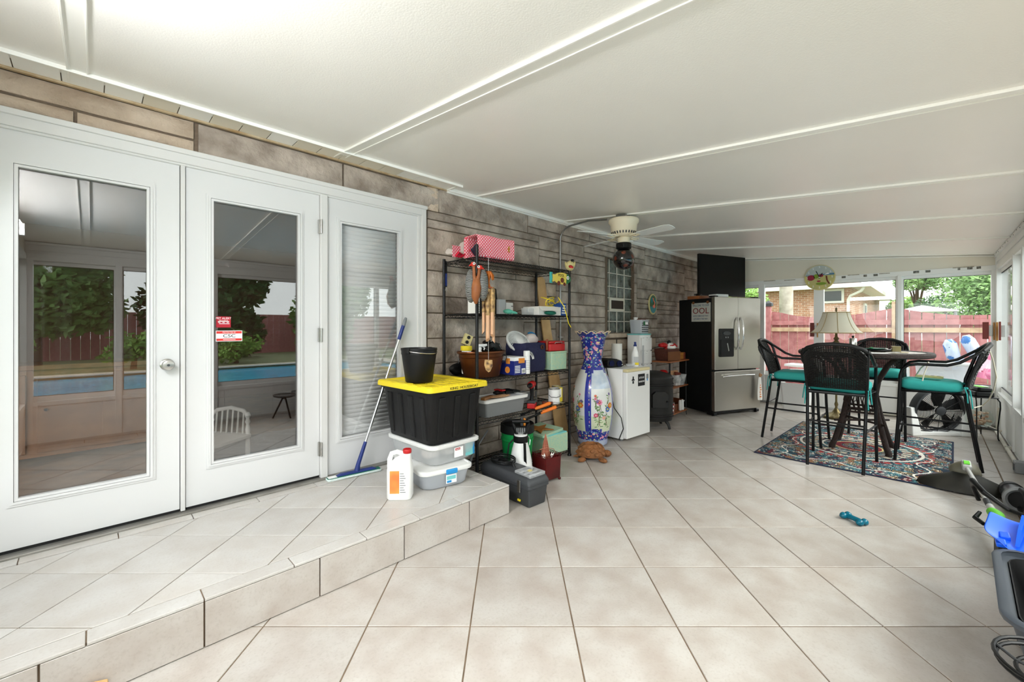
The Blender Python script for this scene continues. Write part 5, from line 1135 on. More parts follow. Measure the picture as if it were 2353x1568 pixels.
# painted bouquets on the panels: leaves, blossoms and stems lying on the glaze
def on_vase(a, z_, off=.0012):
    for (r0, z0_), (r1, z1_) in zip(prof, prof[1:]):
        if z0_ <= z_ <= z1_: r_ = r0 + (r1-r0)*(z_-z0_)/(z1_-z0_); break
    return Vector(((r_+off)*math.cos(R(a)), (r_+off)*math.sin(R(a)), z_))
for nm_, c_ in (('paint_leaf', (98, 138, 88)), ('paint_leaf_pale', (160, 182, 130)), ('paint_rose', (200, 52, 96)), ('paint_pink', (232, 156, 184)), ('paint_orange', (222, 120, 52)), ('paint_blue', (64, 104, 186)), ('paint_twig', (112, 84, 70)), ('paint_gold', (226, 196, 92)), ('paint_plum', (140, 110, 150))): mat(nm_, c_, .15, coat=.5)
qv = random.Random(31); lay = {}
def dab(m_, a, z_, ra, rz, rot=0, off=.0012, n=9):
    b_ = lay.setdefault(m_, MB()); pts_ = []
    for i in range(n):
        t = 2*math.pi*i/n; x, y = ra*math.cos(t), rz*math.sin(t); x, y = x*math.cos(rot) - y*math.sin(rot), x*math.sin(rot) + y*math.cos(rot); pts_.append(tuple(on_vase(a + math.degrees(x/.21), z_ + y, off)))
    b_.add(pts_, [tuple(range(n))])
def blossom(a, z_, s_, m1, m2):
    for i in range(7): dab(m1, a + math.degrees(.62*s_*math.cos(i*.9)/.21), z_ + .62*s_*math.sin(i*.9), s_*.5, s_*.42, i*.9, .0016 + .0001*i)
    for i in range(5): dab(m2, a + math.degrees(.3*s_*math.cos(i*1.26)/.21), z_ + .3*s_*math.sin(i*1.26), s_*.3, s_*.2, i*1.26, .0026)
    dab('paint_gold', a, z_, s_*.2, s_*.2, 0, .0032)
for k in range(4):
    ac = 245 + 90*k
    for st in range(4):
        a0, z0_ = ac + qv.uniform(-14, 14), .23; a1, z1_ = ac + qv.uniform(-30, 30), qv.uniform(.50, .68)
        lay.setdefault('paint_twig', MB()).tube([tuple(on_vase(a0 + (a1-a0)*t**1.5 + 4*math.sin(t*6 + st), z0_ + (z1_-z0_)*t, .0005)) for t in (0, .15, .3, .45, .6, .75, .9, 1)], .0022, 5)
        for i in range(16):
            t = .1 + .9*qv.random(); dab(qv.choice(('paint_leaf', 'paint_leaf', 'paint_leaf_pale')), a0 + (a1-a0)*t**1.5 + qv.uniform(-7, 7), z0_ + (z1_-z0_)*t + qv.uniform(-.02, .02), .016, .006, qv.uniform(0, 3.1), .0014)
        blossom(a1, z1_, qv.uniform(.012, .020), *qv.choice((('paint_orange', 'paint_rose'), ('paint_pink', 'paint_rose'), ('paint_plum', 'paint_blue'))))
    for da, z_, s_, c_ in ((-12, .50, .030, ('paint_pink', 'paint_rose')), (14, .42, .028, ('paint_blue', 'paint_leaf_pale')), (24, .46, .030, ('paint_orange', 'paint_gold')), (-22, .36, .022, ('paint_rose', 'paint_pink')), (2, .33, .020, ('paint_pink', 'paint_gold'))): blossom(ac + da, z_, s_, *c_)
    for i in range(10): dab('paint_leaf', ac + qv.uniform(-34, 34), qv.uniform(.21, .35), .018, .005, qv.uniform(-.3, .3))
for m_, b_ in lay.items(): b_.build('painted_flowers', m_, vs_t, smooth=0)['kind'] = 'stuff'
t0 = ring[-1]; MB().tube([tuple(p) for p in t0], .0055, 7, True).build('frilled_rim', 'vase_rim', vs_t)

# ================================================================== SMALL FRIDGE AND WHAT STANDS ON IT
mf = thing('small_fridge', 'white compact fridge with magnets beside the vase', 'fridge', (4.565, 2.665, 0), R(-3))
MB().prism(rrect(.50, .39, .012, 3), .025, .835, Matrix.Translation((0, .03, 0))).build('body', 'white_plastic', mf, smooth=40, bevel=.004)
d_ = MB().bb(-.25, .25, -.225, -.168, .04, .800).build('door', 'white_plastic', mf, smooth=0, bevel=.008); mat('yellowed', (226, 212, 164), .4); MB().bb(-.25, .25, -.226, -.17, .802, .835).build('top_edge', 'yellowed', mf, smooth=0, bevel=.006)
for x_ in (-.2, .2):
    for y_ in (-.12, .18): MB().cyl((x_, y_, 0), (x_, y_, .03), .018, n=12).build('foot', 'grey_plastic', mf)
yf = -.2262
mg = MB().bb(-.02, .125, yf-.003, yf, .625, .765).build('magnet', 'ink', mf, smooth=0); text('lettering', "LET'S GO", .030, 'print_white', mf, (.052, yf-.0035, .72), r90, sx=.9); text('lettering', 'BRANDON!', .028, 'print_white', mf, (.052, yf-.0035, .675), r90, sx=.85)
MB().prism([(-.03, 0), (.03, 0), (.025, .012), (.012, .018), (.010, .045), (-.008, .05), (-.012, .018), (-.027, .012)], 0, .003, Matrix.Translation((-.125, yf, .70)) @ MX).build('magnet', 'ink', mf, smooth=0); MB().bb(-.14, -.11, yf-.003, yf, .665, .695).build('magnet', 'dark_grey_plastic', mf, smooth=0)
MB().bb(.165, .205, yf-.003, yf, .70, .755).build('magnet', 'grey_plastic', mf, smooth=0); MB().bb(.175, .192, yf-.003, yf, .675, .705).build('magnet', 'sky_blue', mf, smooth=0)
MB().tube([(-.245, .2, .82), (-.256, .05, .835), (-.262, -.02, .55), (-.262, -.06, .38), (-.268, -.16, .28), (-.27, -.19, .16), (-.268, -.14, .05), (-.266, -.13, .025)], .005, 7).build('power_cord', 'black_plastic', mf)
T = .837
ra = thing('radio', 'black portable stereo with a raised aerial on the compact fridge', 'radio', (4.45, 2.755, T), R(-18)); mat('radio_blue', (18, 22, 60), .2)
MB().loft([[Vector((x, y, z)) for x, z in pr_] for y, pr_ in ((-.085, [(-.10, 0), (.11, 0), (.125, .03), (.105, .075), (.03, .10), (-.07, .11), (-.115, .09), (-.12, .03)]), (.085, [(-.10, 0), (.11, 0), (.125, .03), (.105, .075), (.03, .10), (-.07, .11), (-.115, .09), (-.12, .03)]))]).build('case', 'black_plastic', ra, smooth=30, bevel=.015, seg=3)
MB().cyl((.055, -.086, .045), (.055, -.094, .045), .036, n=24).build('loudspeaker', 'radio_blue', ra); MB().cyl((-.06, -.086, .05), (-.06, -.094, .05), .036, n=24).build('loudspeaker', 'radio_blue', ra); MB().ell((.10, -.09, .03), (.008, .004, .008), 10, 6).build('button', 'chrome', ra)
MB().tube([(-.09, .05, .11), (-.16, .05, .30)], .0025, 6).build('aerial', 'chrome', ra)
pt = thing('paper_towel', 'roll of white paper towel on an upright holder', 'paper towel', (4.66, 2.80, T)); MB().lathe([(.022, .014), (.066, .014), (.066, .275), (.022, .275)], 30).build('roll', 'paper', pt); MB().lathe([(.085, 0), (.085, .008), (.03, .013), (0, .013)], 26).build('holder_base', 'black_metal', pt); MB().cyl((0, 0, .01), (0, 0, .33), .006, n=10).build('holder_rod', 'black_metal', pt)
sb = spray('spray_bottle', 'white spray bottle with a blue head on the compact fridge', (4.72, 2.58, T), R(-150), .30, .042, 'white_plastic', 'mop_blue', 'white_plastic'); MB().bb(-.03, .03, -.0435, -.0425, .05, .12).build('paper_label', 'light_grey', sb, smooth=0, rot=(0, 0, R(105))); MB().bb(-.015, .03, -.045, -.0435, .02, .05).build('label_print', 'yellow', sb, smooth=0, rot=(0, 0, R(105)))
gd = thing('glass_dish', 'small clear glass dish beside the spray bottle', 'dish', (4.645, 2.60, T)); MB().lathe([(.03, 0), (.045, .01), (.06, .03), (.057, .03), (.042, .012), (0, .008)], 26).build('bowl', 'clear_bin', gd)
# drawer tower and basket
dt = thing('drawer_tower', 'tall white plastic drawer tower against the stone wall', 'drawers', (5.60, 3.0, 0), R(-3)); MB().prism(rrect(.285, .23, .03), .02, 1.205).build('frame', 'white_plastic', dt, bevel=.004); MB().prism(rrect(.295, .24, .03), 1.205, 1.222).build('top', 'teal_print', dt, bevel=.003)
for k in range(6):
    z_ = .04 + k*.19; dw = MB().prism(rrect(.268, .03, .008, 2), z_, z_ + .178, Matrix.Translation((0, -.115, 0))).build('drawer', 'white_plastic', dt, bevel=.003)
    for x_ in (-.10, 0, .10): MB().bb(x_-.02, x_+.02, -.1312, -.130, z_ + .172, z_ + .176).build('pull_slot', 'grey_plastic', dw, smooth=0)
    MB().tube([(-.04, -.13, z_+.15), (-.03, -.14, z_+.145), (.03, -.14, z_+.145), (.04, -.13, z_+.15)], .004, 6).build('handle', 'white_plastic', dw)
MB().bb(-.13, -.09, -.134, -.1315, .70, 1.06).build('side_strip', 'light_grey', dt, smooth=0)
kb = thing('plastic_basket', 'grey plastic basket of cleaning things on the drawer tower', 'basket', (5.61, 3.0, 1.224)); tubm([(.22, .17, .02, 0), (.24, .19, .02, .20)], .004).build('body', 'cloudy_bin', kb); b = MB()
for k in range(9):
    for j in range(5): b.box((-.088 + k*.022, -.0905 - .001*j - .0, .03 + j*.03), (.010, .004, .012))
b.build('holes', 'dark_grey_plastic', kb, smooth=0); MB().bb(-.06, .075, -.06, .05, .006, .195).build('carton', 'paper', kb, smooth=0, bevel=.003); MB().bb(-.062, .077, -.062, .052, .195, .21).build('carton_top', 'sign_brown', kb, smooth=0); MB().bb(-.06, -.015, -.1, -.097, .12, .175).build('print_panel', 'sign_green', kb, smooth=0); MB().bb(-.01, .07, -.1, -.097, .13, .165).build('print_panel', 'print_white', kb, smooth=0)
MB().lathe([(.03, 0), (.03, .05), (.0, .05)], 18, (-.05, .03, .185)).build('bottle_cap', 'white_plastic', kb)
# iron stove
mat('cast_iron', (20, 19, 18), .55, noise=(9, .5, (34, 32, 30)))
sv = thing('barrel_stove', 'round black cast iron stove between the two fridges', 'stove', (5.27, 2.62, 0), R(-45)); MB().lathe([(.20, .10), (.235, .11), (.245, .16), (.25, .40), (.245, .62), (.25, .63), (.25, .66), (.22, .70), (.10, .735), (0, .74)], 36).build('drum', 'cast_iron', sv)
for z_ in (.15, .18, .54, .57, .64): MB().lathe([(.246, z_), (.257, z_+.006), (.257, z_+.014), (.246, z_+.02)], 36, cap=False).build('band', 'cast_iron', sv)
for a in (45, 135, 225, 315): MB().tube([(.17*math.cos(R(a)), .17*math.sin(R(a)), .11), (.21*math.cos(R(a)), .21*math.sin(R(a)), .06), (.23*math.cos(R(a)), .23*math.sin(R(a)), 0)], [.025, .02, .016], 8).build('leg', 'cast_iron', sv)
do_ = MB().add([(-.10, -.262, .30), (.10, -.262, .30), (.10, -.262, .46), (.06, -.262, .50), (-.06, -.262, .50), (-.10, -.262, .46)], [(0, 1, 2, 3, 4, 5)]).build('door', 'cast_iron', sv, smooth=0, solid=.05); MB().cyl((.08, -.29, .38), (.08, -.32, .38), .010, n=10).build('door_knob', 'black_metal', do_)

# ================================================================== CORNER SHELF
cs = thing('corner_shelf', 'small three tier wooden shelf with black iron legs beside the black fridge side', 'shelf', (5.75, 2.60, 0), 0)
mat('shelf_wood', (158, 94, 52), .45, noise=(4, .6, (116, 64, 32)))
for z_, x1 in ((.81, .70), (.435, .66), (.06, .62)): MB().prism([(0, 0), (x1, .02), (x1, .30), (0, .30)], z_, z_+.018).build('tier', 'shelf_wood', cs, smooth=0, bevel=.003)
for x_, y_ in ((.01, .01), (.60, .03), (.01, .29), (.60, .29)): MB().tube([(x_, y_, 1.0 if y_ > .2 else .82), (x_, y_, .1), (x_ - .012, y_ - .012, 0)], .0075, 8).build('leg', 'black_metal', cs)
b = MB(); b.tube([(.01, .29, 1.0), (.3, .29, 1.03), (.6, .29, 1.0)], .006, 6); b.build('back_rail', 'black_metal', cs)
mat('wicker_brown', (84, 40, 26), .7, bump=(110, 1.)); mat('wicker_tan', (124, 76, 40), .7, bump=(110, 1.))
wk = thing('wicker_basket', 'dark wicker basket of red and white things on the top tier', 'basket', (5.98, 2.76, .832), R(-8)); tubm([(.28, .20, .02, 0), (.31, .23, .02, .13), (.31, .23, .02, .17)], .008).build('body', 'wicker_brown', wk); MB().bb(-.15, .16, -.122, -.114, .0, .13).build('front_weave', 'wicker_tan', wk, smooth=0)
lump(MB(), (.06, -.02, .19), (.09, .07, .055), 12, amp=.35).build('white_cloth', 'paper', wk); lump(MB(), (-.09, .0, .22), (.07, .06, .04), 13, amp=.3).build('red_cloth', 'red', wk); MB().tube([(-.06, -.02, .15), (-.055, -.03, .22)], .018, 10).build('red_bottle', 'red', wk); MB().tube([(.0, -.05, .21), (.04, -.09, .22), (.08, -.07, .24), (.12, -.09, .20)], .010, 7).build('red_ribbon', 'red', wk); MB().ell((.09, .02, .26), (.03, .03, .03), 12, 8).build('black_ball', 'black_plastic', wk)
yb = thing('tan_case', 'tan leather case at the end of the top tier', 'case', (6.30, 2.74, .832), R(-8)); mat('tan', (176, 116, 48), .5); MB().prism(rrect(.22, .14, .02), 0, .085).build('body', 'tan', yb, bevel=.006); MB().prism(rrect(.225, .145, .02), .06, .10).build('lid', 'tan', yb, bevel=.006); MB().bb(.05, .09, -.078, -.072, .0, .10).build('strap', 'sign_brown', yb, smooth=0)
mat('marble', (222, 222, 220), .4, noise=(14, 1., (120, 122, 124), 2))
mbk = thing('marbled_bin', 'white marbled box of papers on the middle tier', 'box', (6.17, 2.71, .457), R(-10)); tubm([(.22, .15, .01, 0), (.28, .19, .01, .155)], .005, n=2).build('body', 'marble', mbk, smooth=30); MB().box((.0, .02, .15), (.18, .02, .12), (R(-15), 0, 0)).build('papers', 'straw', mbk, smooth=0); MB().box((.03, -.02, .14), (.14, .015, .09), (R(-20), R(10), 0)).build('booklet', 'sign_brown', mbk, smooth=0)
rb_ = thing('red_jar', 'jar with a red domed lid behind the marbled box', 'jar', (6.02, 2.83, .457)); MB().lathe([(.05, 0), (.055, .01), (.05, .17)], 22).build('body', 'clear_bin', rb_); MB().lathe([(.06, 0), (.065, .02), (.04, .05), (0, .055)], 22, (0, 0, .17)).build('lid', 'red', rb_)
cd = thing('spice_rack', 'brown wooden rack with two lettered shakers on the lowest tier', 'rack', (6.18, 2.74, .082), R(-10)); mat('rack_brown', (110, 58, 32), .5)
MB().prism([(-.14, 0), (.14, 0), (.14, .14), (.10, .17), (.08, .28), (.04, .32), (-.04, .32), (-.08, .28), (-.10, .17), (-.14, .14)], -.10, -.085, MX).build('back', 'rack_brown', cd, smooth=0, bevel=.003); MB().bb(-.14, .14, -.06, .09, 0, .012).build('floor', 'rack_brown', cd, smooth=0)
for x_ in (-.14, .14): MB().bb(x_-.006, x_+.006, -.06, .09, 0, .15).build('side', 'rack_brown', cd, smooth=0)
MB().bb(-.14, .14, -.068, -.056, 0, .09).build('front', 'rack_brown', cd, smooth=0)
for x_ in (.015, .075): 
    s_ = MB().lathe([(.020, 0), (.022, .005), (.020, .12), (.014, .15), (0, .155)], 18, (x_, -.09, .0)).build('shaker', 'white_plastic', cd)
text('lettering', 'S & P', .045, 'print_white', cd, (.045, -.113, .13), r90)
ck = thing('check_tin', 'red and white chequered tin on the lowest tier', 'tin', (5.90, 2.655, .082)); 
def checker():
    m = mat('checker', (190, 30, 40), .5); N = m.node_tree.nodes; L = m.node_tree.links; c = N.new('ShaderNodeTexChecker'); c.inputs['Color1'].default_value = lin((150, 26, 36)); c.inputs['Color2'].default_value = lin((240, 238, 234)); c.inputs['Scale'].default_value = 36; tc = N.new('ShaderNodeTexCoord'); L.new(tc.outputs['Object'], c.inputs['Vector']); L.new(c.outputs[0], N['Principled BSDF'].inputs['Base Color'])
checker(); MB().lathe([(.035, 0), (.045, .14), (.043, .14)], 20).build('body', 'checker', ck); MB().lathe([(.046, 0), (.046, .012), (0, .016)], 20, (0, 0, .14)).build('lid', 'zinc', ck)

# ================================================================== BIG FRIDGE, SIGN, SCREEN
def steel_mat():
    m = mat('brushed_steel', (176, 172, 164), .3, metal=1.); nt = m.node_tree; N = nt.nodes; L = nt.links; tc = N.new('ShaderNodeTexCoord'); mp_ = N.new('ShaderNodeMapping'); mp_.inputs['Scale'].default_value = (4, 4, 260); n = N.new('ShaderNodeTexNoise'); n.inputs['Scale'].default_value = 1
    L.new(tc.outputs['Object'], mp_.inputs['Vector']); L.new(mp_.outputs[0], n.inputs['Vector']); mr = N.new('ShaderNodeMapRange'); mr.inputs[3].default_value = .26; mr.inputs[4].default_value = .34; L.new(n.outputs['Fac'], mr.inputs[0]); L.new(mr.outputs[0], N['Principled BSDF'].inputs['Roughness'])
    n2 = N.new('ShaderNodeTexNoise'); n2.inputs['Scale'].default_value = 3; L.new(tc.outputs['Object'], n2.inputs['Vector']); bp = N.new('ShaderNodeBump'); bp.inputs['Strength'].default_value = .10; bp.inputs['Distance'].default_value = .05; L.new(n2.outputs['Fac'], bp.inputs['Height']); L.new(bp.outputs[0], N['Principled BSDF'].inputs['Normal'])
steel_mat()
FR = thing('french_door_fridge', 'tall stainless french door fridge with black sides', 'fridge', (7.02, 2.39, 0), R(-24))
fw_, fd_, fh_ = .92, .72, 1.765
MB().bb(-fw_/2, fw_/2, -fd_/2+.07, fd_/2, .035, fh_-.015).build('cabinet', 'black_plastic', FR, smooth=0, bevel=.008)
yf = -fd_/2
for s_, x0, x1 in ((-1, -fw_/2, -.003), (1, .003, fw_/2)):
    d_ = MB().bb(x0, x1, yf, yf+.065, .685, fh_).build('door', 'brushed_steel', FR, smooth=0, bevel=.008, seg=3)
    MB().tube([(s_*.040, yf-.004, .98), (s_*.045, yf-.035, 1.03), (s_*.048, yf-.055, 1.22), (s_*.045, yf-.035, 1.41), (s_*.040, yf-.004, 1.46)], .0125, 12).build('handle', 'chrome', d_)
dw = MB().bb(-fw_/2, fw_/2, yf, yf+.065, .075, .665).build('freezer_drawer', 'brushed_steel', FR, smooth=0, bevel=.008, seg=3)
MB().tube([(-.30, yf-.003, .58), (-.27, yf-.05, .595), (0, yf-.055, .60), (.27, yf-.05, .595), (.30, yf-.003, .58)], .0125, 12).build('handle', 'chrome', dw)
dp = MB().prism(rrect(.29, .42, .02), 0, .012, Matrix.Translation((-.24, yf+.002, 1.085)) @ MX).build('dispenser', 'black_plastic', FR, bevel=.003)
MB().prism(rrect(.24, .24, .02), 0, .004, Matrix.Translation((-.24, yf-.011, 1.01)) @ MX).build('dispenser_recess', 'rubber', dp); MB().prism([(.075*math.cos(R(a)), .03*math.sin(R(a))) for a in range(0, 360, 20)], 0, .004, Matrix.Translation((-.24, yf-.012, 1.225)) @ MX).build('display', 'dark_grey_plastic', dp); MB().box((-.22, yf-.014, 1.02), (.018, .006, .12), (0, R(-14), 0)).build('paddle', 'zinc', dp)
for x_ in (-.26, -.22): MB().cyl((x_, yf-.012, 1.165), (x_, yf-.015, 1.165), .012, n=14).build('button', 'grey_plastic', dp)
b = MB(); b.bb(-fw_/2+.02, fw_/2-.02, yf+.05, yf+.10, .03, .075); b.build('toe_grille', 'black_plastic', FR, smooth=0)
for x_ in (-fw_/2+.03, fw_/2-.03):
    MB().bb(x_-.03, x_+.03, yf+.02, yf+.16, .012, .05).build('foot_bracket', 'black_plastic', FR, smooth=0, bevel=.006); MB().cyl((x_-.02, yf+.06, .02), (x_+.02, yf+.06, .02), .02, n=14).build('roller', 'rubber', FR)
for x_ in (-fw_/2+.05, fw_/2-.05): MB().bb(x_-.035, x_+.035, yf+.02, yf+.13, fh_-.003, fh_+.018).build('hinge_cover', 'black_plastic', FR, smooth=0, bevel=.005)
mat('sign_stone', (196, 196, 188), .7, noise=(20, .4, (170, 170, 162))); mat('sign_red', (120, 26, 26), .7); mat('sign_blue', (60, 84, 116), .7)
Ms = FR.matrix_world if 0 else None
rz_ = R(-24); fr2 = lambda lx, ly: (7.02 + lx*math.cos(rz_) - ly*math.sin(rz_), 2.39 + lx*math.sin(rz_) + ly*math.cos(rz_))
px_, py_ = fr2(-fw_/2-.004, -.10)
sg = thing('pool_sign', 'grey sign reading OOL held by magnets on the black fridge side', 'sign', (px_, py_, 1.40), rz_ - R(90))
MB().bb(-.185, .185, -.006, .003, 0, .285).build('plate', 'sign_stone', sg, smooth=0, bevel=.003)
text('lettering', 'WELCOME TO OUR', .042, 'sign_blue', sg, (0, -.0068, .245), r90, sx=.85); text('lettering', 'OOL', .125, 'sign_red', sg, (0, -.0068, .16), r90, sx=1.2); text('lettering', 'NOTICE THERE IS NO P IN IT', .030, 'sign_blue', sg, (0, -.0068, .085), r90, sx=.75); text('lettering', "LET'S KEEP IT THAT WAY", .032, 'sign_blue', sg, (0, -.0068, .04), r90, sx=.75)
for x_ in (-.14, .14): MB().ell((x_, -.012, .29), (.024, .014, .022), 12, 8).build('magnet', 'wicker_tan', sg)
tw_x, tw_y = fr2(.375, yf-.052)
tow = thing('hand_towel', 'white kitchen towel with orange print hung on the freezer handle', 'towel', (tw_x, tw_y, .20), rz_); b = MB(); rows = []
for k in range(7):
    z_ = .0 + .36*k/6; w_ = .10 - .045*(k/6)**2; rows.append([(-w_/2 + w_*j/4, -.012 + .008*math.sin(j*1.6 + k*.3), z_) for j in range(5)])
b.sheet(rows); b.build('cloth', 'paper', tow, solid=.004, sub=1); MB().tube([(0, -.01, .36), (-.02, -.02, .39), (0, -.01, .405), (.025, -.02, .39), (0, -.012, .36)], .012, 8).build('knot', 'straw', tow)
for k in range(6): MB().bb(-.012 + (k % 2)*.006, .02 - (k % 3)*.006, -.0205, -.018, .05 + k*.035, .066 + k*.035).build('print', 'orange', tow, smooth=0)
tv = thing('television', 'large black flat television above the steel fridge', 'television', (7.45, 2.465, 1.885), math.atan2(-.39, 1.0)); mat('screen', (4, 5, 4), .5, spec=.2)
MB().bb(-.535, .535, .0, .05, -.055, .625).build('housing', 'black_plastic', tv, smooth=0, bevel=.006); MB().bb(-.525, .525, -.003, .0, -.04, .615).build('screen', 'screen', tv, smooth=0); MB().bb(-.10, .10, -.06, .14, -.106, -.095).build('stand_base', 'black_plastic', tv, smooth=0, bevel=.004); MB().bb(-.04, .04, .01, .05, -.10, .02).build('stand_neck', 'black_plastic', tv, smooth=0)
tb2 = fr2(-.24, -.05)
wbx = tag(MB().prism(rrect(.24, .16, .015), 0, .045).build('white_box', 'white_plastic', loc=(*fr2(-.24, -.22), fh_+.0), rot=(0, 0, rz_), bevel=.006), 'flat white router box lying on top of the steel fridge', 'box')
obx = tag(MB().prism(rrect(.30, .22, .006, 2), 0, .05).build('orange_box', 'shelf_wood', loc=(*fr2(-.29, .10), fh_-.013), rot=(0, 0, rz_ + R(6)), bevel=.003), 'flat brown wooden box at the back of the fridge top', 'box')
kbx = thing('cable_bundle', 'black coiled charger and cable on the brown box', 'cable', (*fr2(-.30, .10), fh_+.039)); MB().bb(-.05, .05, -.03, .03, 0, .035).build('adapter', 'black_plastic', kbx, smooth=0, bevel=.005); MB().tube([(.07*math.cos(k*.4)-.05, .05*math.sin(k*.4), .01 + .001*k) for k in range(26)], .004, 6).build('strand', 'black_plastic', kbx)
# oval flamingo plaque and conduit
op = thing('oval_plaque', 'oval flamingo plaque hanging on the stone wall', 'plaque', (6.30, V1-.022, 1.68)); mat('flamingo', (236, 132, 110), .5); mat('lagoon', (40, 140, 150), .5); mat('palm_green', (50, 96, 60), .5)
MY = Matrix.Rotation(R(90), 4, 'X')
MB().prism(circ(.135, 36, .165), 0, .018, MY).build('rim', 'cream_paint', op, bevel=.004); MB().prism(circ(.112, 36, .142), .017, .020, MY).build('picture', 'palm_green', op); MB().prism([(.112*math.cos(R(a)), .142*math.sin(R(a))) for a in range(196, 345, 8)], .0195, .0215, MY).build('water', 'lagoon', op)
b = MB(); b.tube([(.03, -.022, -.03), (.04, -.022, .03), (.0, -.022, .06), (-.005, -.022, .09), (-.03, -.022, .085)], .010, 7); b.ell((.02, -.022, -.035), (.045, .006, .028), 14, 7); b.build('bird', 'flamingo', op)
b = MB(); b.ell((-.05, -.022, .06), (.025, .004, .05), 10, 6); b.ell((.07, -.022, .05), (.02, .004, .04), 10, 6); b.build('leaf', 'lagoon', op)
cdt = thing('conduit', 'grey metal conduit running up the stone wall and along the ceiling to the fan', 'conduit', (3.95, 3.135, 0))
pts = [(0, 0, .95), (0, 0, 2.36)] + [(0 + .04*(1-math.cos(R(a)))*0, -.16*(1-math.cos(R(a))), 2.36 + .145*math.sin(R(a))) for a in (15, 30, 45, 60, 75, 90)] + [(.0, -.40, cz(2.735)-.042), (.03, -.62, cz(2.51)-.042)]
pts = [(x, y, min(z, cz(3.135+y) - .022) if k > 2 else z) for k, (x, y, z) in enumerate(pts)]
MB().tube(pts, .011, 10).build('pipe', 'zinc', cdt)
for z_ in (2.0, 1.2): MB().bb(-.022, .022, -.012, .02, z_-.008, z_+.008).build('clamp', 'zinc', cdt, smooth=0)

# ================================================================== CEILING FAN
mat('fan_cream', (238, 226, 200), .4); mat('blade_white', (228, 230, 228), .5); mat('globe', (14, 12, 14), .12, coat=.6); mat('globe_spot', (92, 34, 16), .15, coat=.6)
CF = thing('ceiling_fan', 'cream four blade ceiling fan with a round black globe', 'ceiling fan', (4.03, 2.337, cz(2.337)), 0)
MB().bb(-.06, .06, -.06, .06, -.05, .0).build('ceiling_box', 'zinc', CF, smooth=0, bevel=.004)
MB().lathe([(.09, -.045), (.150, -.05), (.158, -.06), (.158, -.085), (.140, -.11), (.135, -.18), (.120, -.215), (.09, -.235), (.06, -.24)][::-1], 40).build('motor_housing', 'fan_cream', CF)
b = MB()
for k in range(26):
    a = 2*math.pi*k/26; b.box((.1275*math.cos(a), .1275*math.sin(a), -.203), (.006, .012, .026), Euler((0, R(20), a)).to_matrix())
b.build('vent_slots', 'dark_grey_plastic', CF, smooth=0)
for k in range(4):
    a = R(-57 + 89*k - 45); M_ = Matrix.Rotation(a, 4, 'Z'); pit = Matrix.Rotation(R(-11), 4, 'X')
    bl_ = MB().prism([(.20, -.05), (.22, -.058), (.55, -.068), (.60, -.05), (.61, 0), (.60, .05), (.55, .068), (.22, .058), (.20, .05)], -.003, .003, M_ @ Matrix.Translation((0, 0, -.243)) @ pit).build('blade', 'blade_white', CF, smooth=0, bevel=.0015, seg=1)
    b = MB(); Q = lambda x, y, z: tuple(M_ @ Vector((x, y, z)))
    for s_ in (-1, 1): b.tube([Q(.08, s_*.012, -.225), Q(.13, s_*.045, -.245), Q(.18, s_*.04, -.238), Q(.23, s_*.012, -.236)], .007, 8)
    b.tube([Q(.07, 0, -.228), Q(.16, 0, -.25), Q(.24, 0, -.238)], .007, 8); b.build('blade_iron', 'fan_cream', bl_)
MB().lathe([(.04, -.235), (.062, -.245), (.065, -.25), (.062, -.30), (.055, -.305)][::-1], 30).build('light_fitter', 'fan_cream', CF)
MB().lathe([(.05, -.303), (.076, -.307), (.08, -.315), (.08, -.36), (.065, -.372)][::-1], 30).build('globe_collar', 'black_plastic', CF)
gl0 = MB().ell((0, 0, -.475), (.115, .115, .115), 36, 22).build('globe', 'globe', CF)
for az, el in ((-150, 30), (-95, 8), (-40, 20), (-135, -45), (-60, -40), (160, 0), (60, 10), (20, -30)):
    d = Vector((math.cos(R(az))*math.cos(R(el)), math.sin(R(az))*math.cos(R(el)), math.sin(R(el)))); p = Vector((0, 0, -.475)) + d*.112; MB().ell(p, (.005, .024, .024), 14, 8, (0, R(-el), R(az))).build('glass_spot', 'globe_spot', gl0)
MB().tube([(-.06, -.02, -.31), (-.085, -.03, -.345), (-.10, -.035, -.37)], [.006, .006, .012], 8).build('mount_clip', 'black_plastic', CF)
MB().tube([(.05, -.04, -.30), (.075, -.055, -.40), (.082, -.06, -.60)], .0016, 5).build('pull_chain', 'copper', CF)

